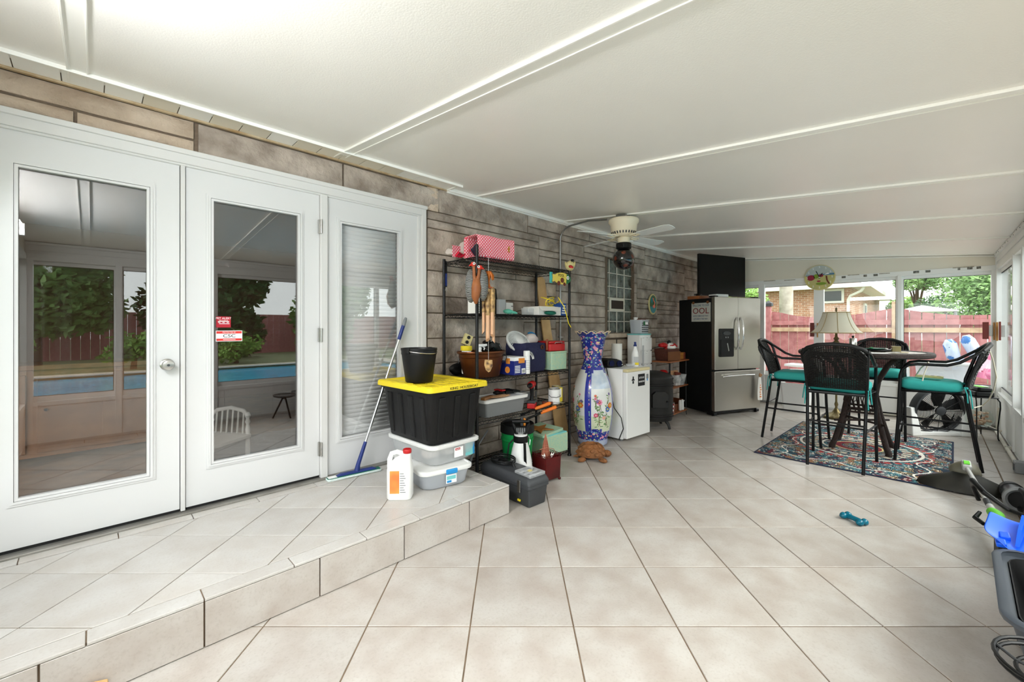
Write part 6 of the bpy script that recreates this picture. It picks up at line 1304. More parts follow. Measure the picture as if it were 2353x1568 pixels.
# ================================================================== RUG AND BAR SET
def rug_mat():
    m = mat('rug_print', (22, 34, 52), .95); nt = m.node_tree; N = nt.nodes; L = nt.links; tc = N.new('ShaderNodeTexCoord')
    def math_(op, a, b_=None, c_=None):
        n = N.new('ShaderNodeMath'); n.operation = op
        for i, x in enumerate((a, b_, c_)):
            if x is None: continue
            if isinstance(x, (int, float)): n.inputs[i].default_value = x
            else: L.new(x, n.inputs[i])
        return n.outputs[0]
    def mix(f, a, b_):
        n = N.new('ShaderNodeMix'); n.data_type = 'RGBA'; L.new(f, n.inputs[0])
        for i, x in ((6, a), (7, b_)):
            if isinstance(x, tuple): n.inputs[i].default_value = lin(x)
            else: L.new(x, n.inputs[i])
        return n.outputs[2]
    nz = N.new('ShaderNodeTexNoise'); nz.inputs['Scale'].default_value = 5; nz.inputs['Detail'].default_value = 2; L.new(tc.outputs['Object'], nz.inputs['Vector'])
    vm = N.new('ShaderNodeVectorMath'); vm.operation = 'MULTIPLY_ADD'; vm.inputs[1].default_value = (.12, .12, 0); L.new(nz.outputs['Color'], vm.inputs[0]); L.new(tc.outputs['Object'], vm.inputs[2])
    P = vm.outputs[0]
    def vor(s_, feat='F1'):
        v = N.new('ShaderNodeTexVoronoi'); v.voronoi_dimensions = '2D'; v.feature = feat; v.inputs['Scale'].default_value = s_; L.new(P, v.inputs['Vector']); return v
    v1 = vor(15); d1 = v1.outputs['Distance']; sp = N.new('ShaderNodeSeparateColor'); L.new(v1.outputs['Color'], sp.inputs[0])
    col = mix(math_('LESS_THAN', d1, .42), (20, 34, 54), mix(math_('GREATER_THAN', sp.outputs[0], .5), (22, 60, 74), (92, 20, 36)))
    ringv = math_('FRACT', math_('MULTIPLY', d1, 5.))
    col = mix(math_('MULTIPLY', math_('GREATER_THAN', ringv, .79), math_('GREATER_THAN', sp.outputs[1], .3)), col, mix(math_('GREATER_THAN', sp.outputs[2], .72), mix(math_('GREATER_THAN', sp.outputs[2], .42), (120, 186, 190), (232, 226, 214)), (222, 186, 110)))
    v2 = vor(30); s2 = N.new('ShaderNodeSeparateColor'); L.new(v2.outputs['Color'], s2.inputs[0])
    pet = math_('MULTIPLY', math_('LESS_THAN', v2.outputs['Distance'], .26), math_('GREATER_THAN', s2.outputs[0], .55))
    col = mix(pet, col, mix(math_('GREATER_THAN', s2.outputs[1], .5), (96, 164, 170), (230, 222, 206)))
    sx = N.new('ShaderNodeSeparateXYZ'); L.new(tc.outputs['Object'], sx.inputs[0])
    r = math_('SQRT', math_('ADD', math_('POWER', math_('ADD', sx.outputs[0], .0), 2.), math_('POWER', sx.outputs[1], 2.)))
    ang_ = math_('ARCTAN2', sx.outputs[1], sx.outputs[0])
    for r0, r1, c, k in ((.50, .525, (232, 226, 214), 0), (.555, .60, (176, 60, 56), 40), (.30, .32, (232, 226, 214), 0), (.14, .20, (128, 30, 44), 0), (.20, .215, (226, 200, 140), 0), (.36, .43, (200, 190, 170), 28)):
        f = math_('MULTIPLY', math_('GREATER_THAN', r, r0), math_('LESS_THAN', r, r1))
        if k: f = math_('MULTIPLY', f, math_('GREATER_THAN', math_('SINE', math_('MULTIPLY', ang_, float(k))), -.2))
        col = mix(f, col, c)
    ax_ = math_('ABSOLUTE', sx.outputs[0]); ay_ = math_('ABSOLUTE', sx.outputs[1])
    def border(dx, dy, t):
        a = math_('LESS_THAN', math_('ABSOLUTE', math_('SUBTRACT', ax_, dx)), t); b_ = math_('LESS_THAN', math_('ABSOLUTE', math_('SUBTRACT', ay_, dy)), t); return a, b_
    wob = math_('MULTIPLY', math_('SINE', math_('MULTIPLY', sx.outputs[0], 14.)), .05); wob2 = math_('MULTIPLY', math_('SINE', math_('MULTIPLY', sx.outputs[1], 14.)), .05)
    ey = math_('LESS_THAN', math_('ABSOLUTE', math_('SUBTRACT', math_('ADD', ay_, wob), .53)), .007); ex = math_('LESS_THAN', math_('ABSOLUTE', math_('SUBTRACT', math_('ADD', ax_, wob2), .86)), .007)
    col = mix(math_('MULTIPLY', ey, math_('LESS_THAN', ax_, .92)), col, (234, 228, 216)); col = mix(math_('MULTIPLY', ex, math_('LESS_THAN', ay_, .6)), col, (234, 228, 216))
    edge = math_('MAXIMUM', math_('GREATER_THAN', ax_, 1.025), math_('GREATER_THAN', ay_, .71)); col = mix(edge, col, (24, 36, 62))
    L.new(col, N['Principled BSDF'].inputs['Base Color'])
rug_mat()
tag(MB().prism(rrect(2.08, 1.45, .01, 2), 0, .009).build('area_rug', 'rug_print', smooth=0, loc=(5.94, .575, .0005), rot=(0, 0, R(-1.5)), bevel=.003), 'dark blue patterned rug with red and white medallion under the bar table', 'rug')
RZ = .0115
mat('wicker_black', (16, 15, 15), .5); mat('chair_tube', (18, 18, 20), .35, metal=.4); mat('teal_cushion', (44, 160, 154), .8, noise=(5, .4, (66, 184, 176))); mat('teal_tie', (44, 150, 146), .8)
def make_chair():
    t = thing('bar_chair', '', 'chair', (0, 0, 0), 0, 'bar chairs around the round table'); tr_ = .0135
    # local: +y front
    for s_ in (-1, 1):
        MB().tube([(s_*.205, -.30, 0), (s_*.215, -.235, .45), (s_*.22, -.205, .68), (s_*.225, -.215, .80), (s_*.235, -.285, 1.04), (s_*.235, -.31, 1.10)], tr_, 10).build('leg', 'chair_tube', t)
        MB().tube([(s_*.255, .28, 0), (s_*.25, .255, .40), (s_*.25, .24, .84), (s_*.252, .225, .90), (s_*.256, .185, .94), (s_*.262, .12, .955), (s_*.27, -.08, .955), (s_*.268, -.16, .985), (s_*.255, -.26, 1.06), (s_*.235, -.31, 1.10)], tr_, 10).build('leg', 'chair_tube', t)
        MB().tube([(s_*.253, .25, .36), (s_*.214, -.245, .36)], .009, 8).build('stretcher', 'chair_tube', t)
    MB().tube([(-.252, .25, .30), (.252, .25, .30)], .009, 8).build('stretcher', 'chair_tube', t); MB().tube([(-.213, -.25, .42), (.213, -.25, .42)], .009, 8).build('stretcher', 'chair_tube', t)
    MB().tube([(-.25, .24, .69), (.25, .24, .69), (.22, -.205, .69), (-.22, -.205, .69)], .013, 8, True).build('seat_frame', 'chair_tube', t); MB().prism([(-.24, .23), (-.21, -.2), (.21, -.2), (.24, .23)], .685, .700).build('seat', 'wicker_black', t, smooth=0)
    MB().tube([(s_ * .01, y, z) for s_, y, z in ((-24.5, -.29, 1.075), (-20, -.325, 1.115), (-12, -.352, 1.145), (0, -.36, 1.155), (12, -.352, 1.145), (20, -.325, 1.115), (24.5, -.29, 1.075))], .019, 10).build('top_roll', 'wicker_black', t)
    b = MB()
    def S(u_, v_):   # back surface u -1..1, v 0..1
        zt = 1.15 - .075*u_**4 - .03*u_*u_; z_ = .74 + (zt - .74)*v_; y_ = -.215 - .115*v_**1.4 - .035*(1 - u_*u_)
        return Vector((u_ * (.215 + .022*v_), y_, z_))
    for k in range(27):
        u_ = -1 + 2*k/26; b.tube([S(u_, v_/9) + Vector((0, .0022 if (k + v_) % 2 else -.0022, 0)) for v_ in range(10)], .0046, 4)
    for k in range(30):
        v_ = (k + .3)/30; b.tube([S(-1 + 2*u_/16, v_) + Vector((0, .0022 if (k + u_) % 2 else -.0022, 0)) for u_ in range(17)], .0057, 4)
    b.build('backrest', 'wicker_black', t, smooth=60)
    b = MB(); rows = []
    n = 18; out = rrect(.46, .43, .06, 4)
    for sc2, z_ in ((.90, .703), (.99, .722), (1.0, .75), (.985, .775), (.90, .790), (.62, .797), (.3, .786), (.06, .776)): rows.append([Vector((x*sc2, .03 + y*sc2, z_ + .006*math.sin(x*26)*math.cos(y*26)*(sc2 < .95))) for x, y in out])
    b.loft(rows); cu_ = b.build('cushion', 'teal_cushion', t, smooth=70)
    for s_ in (-1, 1):
        b = MB()
        b.tube([(s_*.20, -.18, .74), (s_*.222, -.20, .755), (s_*.235, -.225, .73), (s_*.232, -.235, .64), (s_*.236, -.24, .57)], .005, 6); b.tube([(s_*.20, -.18, .74), (s_*.245, -.19, .76), (s_*.25, -.205, .70), (s_*.258, -.21, .62)], .005, 6)
        b.ell((s_*.225, -.205, .752), (.018, .014, .014), 10, 6); b.build('cushion_tie', 'teal_tie', cu_)
    return t
ch0 = make_chair()
spots = ((5.12, .635, -90, 'black wicker bar chair nearest the camera with its back turned'), (5.84, 1.13, 180, 'black wicker bar chair of the set standing nearest the steel fridge'), (5.86, -.02, 0, 'black wicker bar chair by the window wall with a white cord over it'), (6.86, .47, 90, 'black wicker bar chair on the far side of the round table'))
for k, (x_, y_, a_, lb) in enumerate(spots):
    o = ch0 if k == 0 else copy_tree(ch0); o.location = (x_, y_, RZ if k != 1 else .0); o.rotation_euler = (0, 0, R(a_)); o['label'] = lb
    if k == 1: o.location = (5.84, 1.13, RZ)
mat('wicker_dark_brown', (44, 28, 22), .5, bump=(150, .8)); mat('mosaic', (120, 112, 104), .25, noise=(16, 1., (196, 188, 176)))
tb = thing('bar_table', 'tall round dark wicker bar table on the rug', 'table', (5.92, .54, RZ))
b = MB(); b.lathe([(.50, 1.000), (.555, 1.000), (.570, 1.010), (.572, 1.035), (.560, 1.050), (.51, 1.050), (.50, 1.040)], 56, cap=False); b.loft([[Vector((.50*math.cos(2*math.pi*i/56), .50*math.sin(2*math.pi*i/56), z)) for i in range(56)] for z in (1.0, 1.04)], False); b.build('rim', 'wicker_dark_brown', tb, smooth=40)
MB().lathe([(.505, 1.015), (.505, 1.044)], 56).build('top', 'mosaic', tb, smooth=40)
for sx in (-1, 1):
    for sy in (-1, 1): MB().tube([(sx*.221, sy*.231, 0), (sx*.221, sy*.231, .025), (sx*.20, sy*.21, .08), (sx*.13, sy*.14, .38), (sx*.10, sy*.11, .58), (sx*.12, sy*.13, .72), (sx*.22, sy*.22, .92), (sx*.30, sy*.30, 1.0)], [.030, .030, .026, .024, .024, .024, .022, .022], 10).build('leg', 'wicker_dark_brown', tb)
b = MB()
for z_, q in ((.40, .135), (.44, .132), (.60, .12), (.64, .125)): b.tube([(-q, -q, z_), (q, -q, z_), (q, q, z_), (-q, q, z_)], .012, 6, True)
for k in range(7):
    u_ = -.12 + k*.04
    for s_ in (-1, 1): b.tube([(u_, s_*.128, .41), (u_ + .02, s_*.124, .52), (u_, s_*.12, .63)], .006, 5); b.tube([(s_*.128, u_, .41), (s_*.124, u_ + .02, .52), (s_*.12, u_, .63)], .006, 5)
b.build('wicker_collar', 'wicker_dark_brown', tb)
b = MB(); b.tube([(-.2, -.21, .30), (.2, .21, .30)], .012, 8); b.tube([(.2, -.21, .30), (-.2, .21, .30)], .012, 8); b.build('cross_brace', 'wicker_dark_brown', tb)
TZ = RZ + 1.0515
pm = thing('pepper_mill', 'brushed steel cylindrical mill with a black knob on the table', 'pepper mill', (6.17, .64, TZ)); MB().lathe([(.034, 0), (.036, .003), (.036, .125), (.032, .13), (0, .13)], 24).build('body', 'steel', pm); MB().lathe([(.008, 0), (.008, .012), (.014, .018), (.010, .028), (0, .03)], 14, (0, 0, .13)).build('knob', 'black_plastic', pm)
ab = thing('amber_box', 'small amber glass box on the table edge', 'box', (6.02, .27, TZ), R(10)); mat('amber', (150, 138, 92), .2, alpha=.85); tubm([(.10, .07, .006, 0), (.10, .07, .006, .048)], .004, n=2).build('body', 'amber', ab, smooth=30); MB().prism(rrect(.102, .072, .006, 2), .048, .056).build('lid', 'amber', ab)
pl = thing('serving_tray', 'dark tray with plates and papers on the table', 'tray', (6.12, .42, TZ), R(-20)); MB().prism(rrect(.36, .24, .03), 0, .012).build('base', 'black_plastic', pl, bevel=.003); MB().lathe([(.05, .012), (.085, .02), (.09, .024), (.05, .016), (0, .016)], 26, (-.07, 0, 0)).build('plate', 'mop_green', pl); MB().box((.08, .02, .02), (.15, .12, .008), (0, R(4), R(15))).build('papers', 'paper', pl, smooth=0); MB().box((-.03, .05, .03), (.05, .02, .008), (0, 0, R(40))).build('green_tag', 'green_bright', pl, smooth=0)
for k, (x_, y_, a_) in enumerate(((5.86, .20, 10), (5.74, .28, 60))): tag(MB().bb(-.045, .045, -.03, .03, 0, .003).build('coaster', 'paper' if k else 'cream_paint', smooth=0, loc=(x_, y_, TZ), rot=(0, 0, R(a_))), ('pale card lying near the table rim by the amber box', 'white card lying near the table rim')[k], 'card')
ps2 = thing('power_strip', 'cream power strip with a white cord on the teal cushion by the window', 'power strip', (5.93, .02, RZ+.80), R(75)); MB().bb(-.10, .10, -.022, .022, 0, .025).build('body', 'cream_paint', ps2, smooth=0, bevel=.004)
for k in range(4): MB().cyl((-.07 + k*.045, 0, .025), (-.07 + k*.045, 0, .0265), .014, n=14).build('socket', 'dark_grey_plastic', ps2)
mat('cord_white', (226, 218, 198), .6)
MB().tube([(.10, 0, .012), (.03, .12, .10), (-.05, .20, .17), (-.06, .235, .165), (-.03, .25, .05), (-.02, .27, -.05), (.05, .27, -.12)], .0055, 7).build('cord', 'cord_white', ps2)
ec = thing('extension_cord', 'white extension cord draped from the chair top to the wire table', 'cord', (0, 0, 0)); MB().tube([(5.9, -.37, 1.145), (6.2, -.42, 1.0), (6.45, -.46, .82), (6.7, -.46, .66), (6.95, -.44, .52), (7.05, -.40, .44), (6.95, -.33, .42)], .006, 7).build('strand', 'cord_white', ec)

# ================================================================== ALONG THE FAR WALL
mat('brass', (122, 108, 74), .4, metal=.8, noise=(8, .5, (78, 68, 44))); mat('shade', (238, 230, 210), .8); mat('shade_rib', (176, 150, 100), .7)
fl_ = thing('floor_lamp', 'brass floor lamp with a cream bell shade before the far windows', 'floor lamp', (7.62, .98, 0))
b = MB(); n = 48; prf = [(.165, 0), (.175, .012), (.165, .03), (.12, .05), (.05, .085), (.03, .12), (.022, .14)]
b.loft([[Vector((r_*(1 + (.05 if .02 < z_ < .09 else 0)*math.cos(16*2*math.pi*i/n))*math.cos(2*math.pi*i/n), r_*(1 + (.05 if .02 < z_ < .09 else 0)*math.cos(16*2*math.pi*i/n))*math.sin(2*math.pi*i/n), z_)) for i in range(n)] for r_, z_ in prf]); b.build('base', 'brass', fl_)
MB().lathe([(.022, .13), (.014, .16), (.024, .20), (.013, .24), (.012, .80), (.022, .84), (.014, .88), (.035, .95), (.045, 1.0), (.03, 1.05), (.02, 1.07), (.042, 1.10), (.02, 1.125), (.036, 1.15), (.016, 1.18), (.014, 1.26)], 24).build('pole', 'brass', fl_)
n = 64; b = MB(); prs = [(.300, 1.235), (.262, 1.27), (.222, 1.33), (.190, 1.40), (.165, 1.47), (.152, 1.53)]
b.loft([[Vector((r_*math.cos(2*math.pi*i/n), r_*math.sin(2*math.pi*i/n), z_)) for i in range(n)] for r_, z_ in prs], False); sh = b.build('shade', 'shade', fl_, solid=.004)
for k in range(8):
    a = 2*math.pi*k/8 + .2; MB().tube([((r_+.003)*math.cos(a), (r_+.003)*math.sin(a), z_) for r_, z_ in prs], .004, 6).build('rib', 'shade_rib', sh)
b = MB()
for r_, z_ in (prs[0], prs[-1]): b.tube([(r_*math.cos(R(a)), r_*math.sin(R(a)), z_) for a in range(0, 360, 10)], .006, 6, True)
b.build('trim', 'shade_rib', sh); MB().lathe([(.006, 1.26), (.006, 1.54), (.014, 1.55), (.010, 1.57), (.016, 1.58), (.004, 1.60)], 14).build('finial', 'brass', fl_); b = MB()
for k in range(3): b.tube([(0, 0, 1.53), (.15*math.cos(k*2.1), .15*math.sin(k*2.1), 1.525)], .002, 4)
b.build('spider', 'brass', fl_)
wb2 = thing('waste_bin', 'white plastic waste bin beside the fridge before the far wall', 'waste bin', (7.80, 1.50, 0), R(-4)); tubm([(.24, .32, .04, 0), (.29, .38, .04, .43), (.305, .395, .04, .435), (.305, .395, .04, .45)], .004).build('body', 'white_plastic', wb2); lump(MB(), (0, 0, .44), (.12, .15, .03), 5, amp=.3).build('bin_liner', 'red', wb2)
bf = thing('floor_fan', 'large black round fan in a white stand on the floor by the far wall', 'fan', (7.30, -.02, 0), R(-49))
# local: face towards -y
bf.location = (7.30, -.04, 0)
for s_ in (-1, 1): MB().add([(s_*.33, -.07, 0), (s_*.22, -.07, 0), (s_*.27, -.04, .34), (s_*.33, -.04, .34), (s_*.33, .09, 0), (s_*.22, .09, 0), (s_*.27, .06, .34), (s_*.33, .06, .34)], [(0, 1, 2, 3), (4, 7, 6, 5), (0, 3, 7, 4), (1, 5, 6, 2), (3, 2, 6, 7), (0, 4, 5, 1)]).build('stand_leg', 'white_plastic', bf, smooth=0, bevel=.01)
MB().bb(-.25, .25, -.05, .06, .0, .045).build('stand_bar', 'white_plastic', bf, smooth=0, bevel=.01)
FZ = .31; tl = Matrix.Translation((0, 0, FZ)) @ Matrix.Rotation(R(90 + 8), 4, 'X')
MB().lathe([(.265, -.05), (.285, -.045), (.29, .0), (.285, .05), (.268, .055), (.265, .0)], 48, cap=False).xf(tl).build('shroud', 'dark_grey_plastic', bf)
b = MB()
for k in range(14): r_ = .05 + k*.0158; b.tube([tuple(tl @ Vector((r_*math.cos(R(a)), r_*math.sin(R(a)), .045 + .012*(1 - r_/.27)))) for a in range(0, 360, 12)], .0028, 5, True)
for k in range(12): a = R(k*30); b.tube([tuple(tl @ Vector((.05*math.cos(a), .05*math.sin(a), .056))), tuple(tl @ Vector((.265*math.cos(a), .265*math.sin(a), .044)))], .003, 5)
b.build('grille', 'black_plastic', bf); MB().lathe([(.055, .045), (.055, .062), (.04, .068), (0, .069)], 26).xf(tl).build('hub', 'dark_grey_plastic', bf)
for k in range(5):
    a = R(k*72 + 10); b = MB(); b.add([tuple(tl @ Vector((r_*math.cos(a + q), r_*math.sin(a + q), z_))) for r_, q, z_ in ((.05, 0, .03), (.15, -.12, .034), (.25, -.1, .03), (.255, .45, -.01), (.15, .6, -.02), (.05, .7, -.01))], [(0, 1, 2, 3, 4, 5)]); b.build('blade', 'black_plastic', bf, smooth=0, solid=.003)
wt = thing('wire_table', 'low black wire side table in the far window corner', 'side table', (7.56, -.40, 0), R(20))
MB().prism(rrect(.36, .22, .04), .485, .495).build('top', 'black_metal', wt, bevel=.003)
for sx in (-1, 1):
    for sy in (-1, 1): MB().tube([(sx*.15, sy*.09, .487), (sx*.185, sy*.10, .45), (sx*.19, sy*.10, .38), (sx*.165, sy*.09, .15), (sx*.17, sy*.09, .02), (sx*.18, sy*.095, 0)], .0065, 7).build('leg', 'black_metal', wt)
MB().tube([(-.165, -.09, .12), (.165, -.09, .12), (.165, .09, .12), (-.165, .09, .12)], .005, 6, True).build('lower_rail', 'black_metal', wt)
b = MB()
for k in range(7): b.tube([(-.15 + k*.05, -.09, .12), (-.15 + k*.05, .09, .12)], .004, 5)
b.build('lower_deck', 'black_metal', wt)
sbw = thing('shell_bowl', 'round glass bowl of sea shells under the wire table', 'bowl', (7.52, -.385, .126)); pane_mat('bowl_glass', (240, 245, 242), 1.4)
MB().lathe([(.05, 0), (.09, .01), (.135, .07), (.14, .12), (.125, .17), (.105, .195), (.11, .20)], 32, cap=False).build('glass', 'bowl_glass', sbw)
mat('shell_a', (226, 206, 186), .6, noise=(20, .7, (196, 150, 120))); mat('shell_b', (204, 150, 118), .6, noise=(20, .7, (232, 214, 196))); q = random.Random(9)
for k in range(46):
    a = q.uniform(0, 6.28); z_ = .02 + .145*q.random(); rr = (.04 + .07*min(1, z_/.07)) * math.sqrt(q.random()); MB().lathe([(.002, -.024), (.012, -.012), (.018, .0), (.012, .012), (.004, .020)], 7).xf(Matrix.Translation((rr*math.cos(a), rr*math.sin(a), z_)) @ Euler((q.uniform(0, 6), q.uniform(0, 6), q.uniform(0, 6))).to_matrix().to_4x4()).build('shell', 'shell_a' if q.random() < .55 else 'shell_b', sbw)
mat('lime', (110, 206, 60), .5)
cg = thing('battery_charger', 'black and lime green battery charger on the wire table', 'charger', (7.56, -.395, .497), R(20)); MB().prism(rrect(.30, .17, .03), 0, .06).build('base', 'black_plastic', cg, bevel=.01); MB().prism(rrect(.23, .13, .03), .062, .11, Matrix.Translation((-.04, 0, 0))).build('battery', 'black_plastic', cg, bevel=.012); MB().prism(rrect(.14, .10, .015), .11, .116, Matrix.Translation((-.03, 0, 0))).build('green_plate', 'lime', cg); MB().bb(-.12, .05, -.075, -.06, .055, .075).build('green_trim', 'lime', cg, smooth=0); MB().bb(-.11, .02, -.045, -.02, .1165, .1175).build('print', 'print_white', cg, smooth=0)
# clock
cl = thing('wall_clock', 'round beach picture wall clock with every hour marked five', 'clock', (U1-.014, 1.285, 2.118), R(-90))
mat('clock_sky', (170, 184, 186), .5, noise=(4, .8, (196, 198, 190))); mat('clock_sea', (84, 128, 160), .5); mat('clock_sand', (208, 196, 116), .5, noise=(8, .8, (180, 176, 120))); mat('parasol', (150, 10, 50), .5); mat('clock_green', (120, 150, 30), .5)
MB().prism(circ(.205, 48), 0, .022, MX).build('rim', 'cream_paint', cl, bevel=.004); MB().prism(circ(.196, 48), .021, .0235, MX).build('face', 'clock_sand', cl)
arc = lambda a0, a1, r_=.196: [(r_*math.cos(R(a)), r_*math.sin(R(a))) for a in range(a0, a1 + 1, 5)]
MB().prism(arc(10, 170), .0232, .0245, MX).build('sky', 'clock_sky', cl); MB().prism([(-.19, .032), (.193, .032), (.19, .062), (-.02, .05), (-.18, .04)], .0243, .0255, MX).build('sea', 'clock_sea', cl)
for x_, z_, rx, rz2, m_ in ((-.115, .0, .052, .045, 'parasol'), (-.045, .02, .034, .036, 'clock_green'), (.02, .03, .03, .025, 'parasol'), (-.01, -.06, .026, .012, 'parasol'), (.02, -.10, .07, .022, 'clock_green')): MB().prism(circ(rx, 20, rz2), .0250, .0262, Matrix.Translation((x_, 0, z_)) @ MX).build('painted_shape', m_, cl)
MB().tube([(.09, -.0265, .02), (.10, -.0265, -.05), (.13, -.0265, -.11)], .010, 6).build('painted_trunk', 'sign_brown', cl); MB().prism([(.06, .04), (.13, .05), (.11, .07)], .0255, .027, MX).build('painted_hut', 'print_white', cl)
for k in range(12): a = R(90 - 30*k); text('numeral', '5', .045, 'print_white', cl, (.165*math.cos(a), -.0272, .165*math.sin(a)), r90)
for a, L_, w_ in ((113, .125, .010), (60, .085, .012)):
    d = Vector((math.cos(R(a)), 0, math.sin(R(a)))); e = Vector((-d.z, 0, d.x)); MB().add([tuple(Vector((0, -.031, 0)) + d*q + e*s_*w_*(.6 if q > .02 else .4)) for q, s_ in ((-.02, -1), (L_*.8, -1), (L_, 0), (L_*.8, 1), (-.02, 1))], [(0, 1, 2, 3, 4)]).build('hand', 'ink', cl, smooth=0, solid=.0015)
MB().cyl((0, -.028, 0), (0, -.034, 0), .008, n=14).build('pivot', 'print_white', cl)
# wooden pull handles on the sliding windows
mat('handle_red', (104, 28, 18), .5); mat('handle_oak', (176, 122, 58), .5)
wins = {o.name: o for o in C.objects if o.name.startswith('window_')}
for wn, y_, y2 in (('window_2', -.50, -.545), ('window_4', 1.385, 1.34)):
    h_ = MB().bb(U1-.035, U1-.020, y_-.028, y_+.028, 1.16, 1.385).build('handle', 'handle_red', wins[wn], smooth=0, bevel=.003); MB().bb(U1-.022, U1+.02, y2-.02, y2+.015, 1.20, 1.34).build('latch', 'zinc', h_, smooth=0, bevel=.003); MB().bb(U1-.05, U1-.03, y2-.035, y2-.020, 1.15, 1.38).build('pull_bar', 'handle_oak', h_, smooth=0, bevel=.002)
h_ = MB().bb(7.70, 7.76, V0+.020, V0+.036, 1.16, 1.385).build('handle', 'handle_red', wins['window_13'], smooth=0, bevel=.003); MB().bb(7.80, 7.84, V0-.02, V0+.03, 1.20, 1.34).build('latch', 'zinc', h_, smooth=0, bevel=.003); MB().bb(7.86, 7.875, V0+.03, V0+.05, 1.15, 1.38).build('pull_bar', 'handle_oak', h_, smooth=0, bevel=.002)
# floor pipe and outlet box along the window wall
fp_ = thing('floor_conduit', 'white floor conduit with a grey outlet box along the window wall', 'conduit', (0, 0, 0)); mat('pvc', (222, 218, 206), .5, noise=(9, .5, (190, 182, 166)))
MB().tube([(U1-.03, 1.0, .03), (U1-.03, -.40, .03), (8.2, -.52, .03), (8.0, -.565, .03), (6.02, -.565, .03)], .017, 10).build('pipe', 'pvc', fp_); MB().bb(5.90, 6.02, -.60, -.53, .0, .10).build('outlet_box', 'grey_plastic', fp_, smooth=0, bevel=.006); MB().bb(5.93, 5.99, -.531, -.525, .02, .08).build('outlet_cover', 'dark_grey_plastic', fp_, smooth=0)
for x_ in (7.9, 6.9): MB().bb(x_-.012, x_+.012, -.606, -.55, 0, .052).build('clamp', 'pvc', fp_, smooth=0)
MB().tube([(8.05, -.58, .03), (8.06, -.59, .25), (8.08, -.595, .30)], .014, 8).build('riser_pipe', 'pvc', fp_)

# ================================================================== GARDEN TOOLS AT THE RIGHT EDGE
mat('mud_black', (16, 15, 12), .6, noise=(7, .8, (40, 37, 28))); mat('mud_grey', (120, 118, 104), .5, noise=(9, .8, (84, 76, 52)))
st2 = thing('string_trimmer', 'grey and green string trimmer lying on the tiles by the rug', 'string trimmer', (5.02, -.20, 0), R(183))
# local +x towards the camera end
b = MB(); n = 22; arcp = [(.03, -.30), (.10, -.27), (.15, -.18), (.17, -.05), (.16, .08), (.10, .2), (.02, .26), (-.10, .16), (-.15, 0), (-.12, -.18)]
b.loft([[Vector((x, y, z)) for x, y in arcp] for z in (.012,)] + [[Vector((x*.92, y*.92, .06)) for x, y in arcp], [Vector((x*.35 - .03, y*.30, .125)) for x, y in arcp]]); b.build('guard', 'mud_black', st2, smooth=50)
lump(MB(), (-.10, 0, .13), (.085, .095, .075), 3, amp=.1).build('head', 'mud_grey', st2); MB().lathe([(.085, 0), (.09, .02), (.07, .05), (.03, .06)], 24).xf(Matrix.Translation((-.12, 0, .10)) @ Matrix.Rotation(R(180), 4, 'X')).build('spool', 'mud_black', st2); MB().box((-.02, 0, .195), (.10, .055, .05), (0, R(18), 0)).build('motor_cap', 'alu_grey', st2, smooth=0, bevel=.012); MB().box((-.005, 0, .222), (.045, .035, .010), (0, R(18), 0)).build('green_badge', 'lime', st2, smooth=0, bevel=.003)
MB().tube([(-.02, 0, .18), (.80, .02, .155)], .0135, 12).build('shaft', 'alu_grey', st2); MB().tube([(.76, .02, .156), (.88, .022, .152)], .018, 12).build('coupler', 'dark_grey_plastic', st2)
MB().tube([(.80, -.02, .16), (.84, -.05, .26), (.98, -.065, .33), (1.12, -.03, .30), (1.17, .06, .24), (1.10, .13, .20)], [.012, .013, .016, .016, .013, .012], 10).build('loop_handle', 'black_plastic', st2)
MB().tube([(.88, .022, .155), (1.02, .026, .15)], .019, 12).build('shaft', 'alu_grey', st2); MB().tube([(.98, .02, .15), (1.06, .03, .155), (1.14, .03, .15)], [.028, .034, .030], 12).build('green_collar', 'lime', st2); MB().tube([(1.0, -.035, .14), (1.04, -.06, .11), (1.10, -.03, .10)], [.010, .014, .012], 8).build('trigger', 'black_plastic', st2)
MB().tube([(1.10, .03, .15), (1.25, .035, .14), (1.40, .04, .125)], [.030, .036, .05], 14).build('rear_grip', 'black_plastic', st2); MB().box((1.46, .04, .10), (.16, .13, .16)).build('motor', 'black_plastic', st2, smooth=0, bevel=.02, seg=3); MB().box((1.42, .04, .185), (.07, .08, .02)).build('green_cap', 'lime', st2, smooth=0, bevel=.006)
MB().tube([(-.16, -.05, .08), (-.24, -.10, .10), (-.28, -.12, .12)], .0018, 4).build('line', 'zinc', st2)
lb2 = thing('leaf_blower', 'dark grey cordless leaf blower lying beside the window wall', 'leaf blower', (4.35, -.45, 0), R(2)); mat('gun_grey', (74, 76, 80), .3, metal=.5)
MB().tube([(.62, 0, .075), (.56, 0, .082), (.30, 0, .10)], [.055, .062, .058], 22).build('barrel', 'gun_grey', lb2); MB().tube([(.64, 0, .073), (.54, 0, .083)], [.064, .068], 22).build('nozzle', 'black_plastic', lb2)
MB().lathe([(.060, 0), (.085, .01), (.088, .06), (.075, .07), (.06, .05)], 28, cap=False).xf(Matrix.Translation((.31, 0, .10)) @ Matrix.Rotation(R(-86), 4, 'Y')).build('intake_ring', 'grey_plastic', lb2); MB().lathe([(0, .0), (.07, .0), (.07, .02)], 24).xf(Matrix.Translation((.30, 0, .10)) @ Matrix.Rotation(R(-86), 4, 'Y')).build('intake_grille', 'rubber', lb2); MB().tube([(.28, 0, .04), (.10, 0, .06), (.02, 0, .10), (.0, 0, .16), (.08, 0, .20), (.22, 0, .19)], .018, 10).build('grip', 'black_plastic', lb2)
mat('tub_grey', (66, 72, 80), .4); mat('blue_plastic', (20, 92, 226), .3)
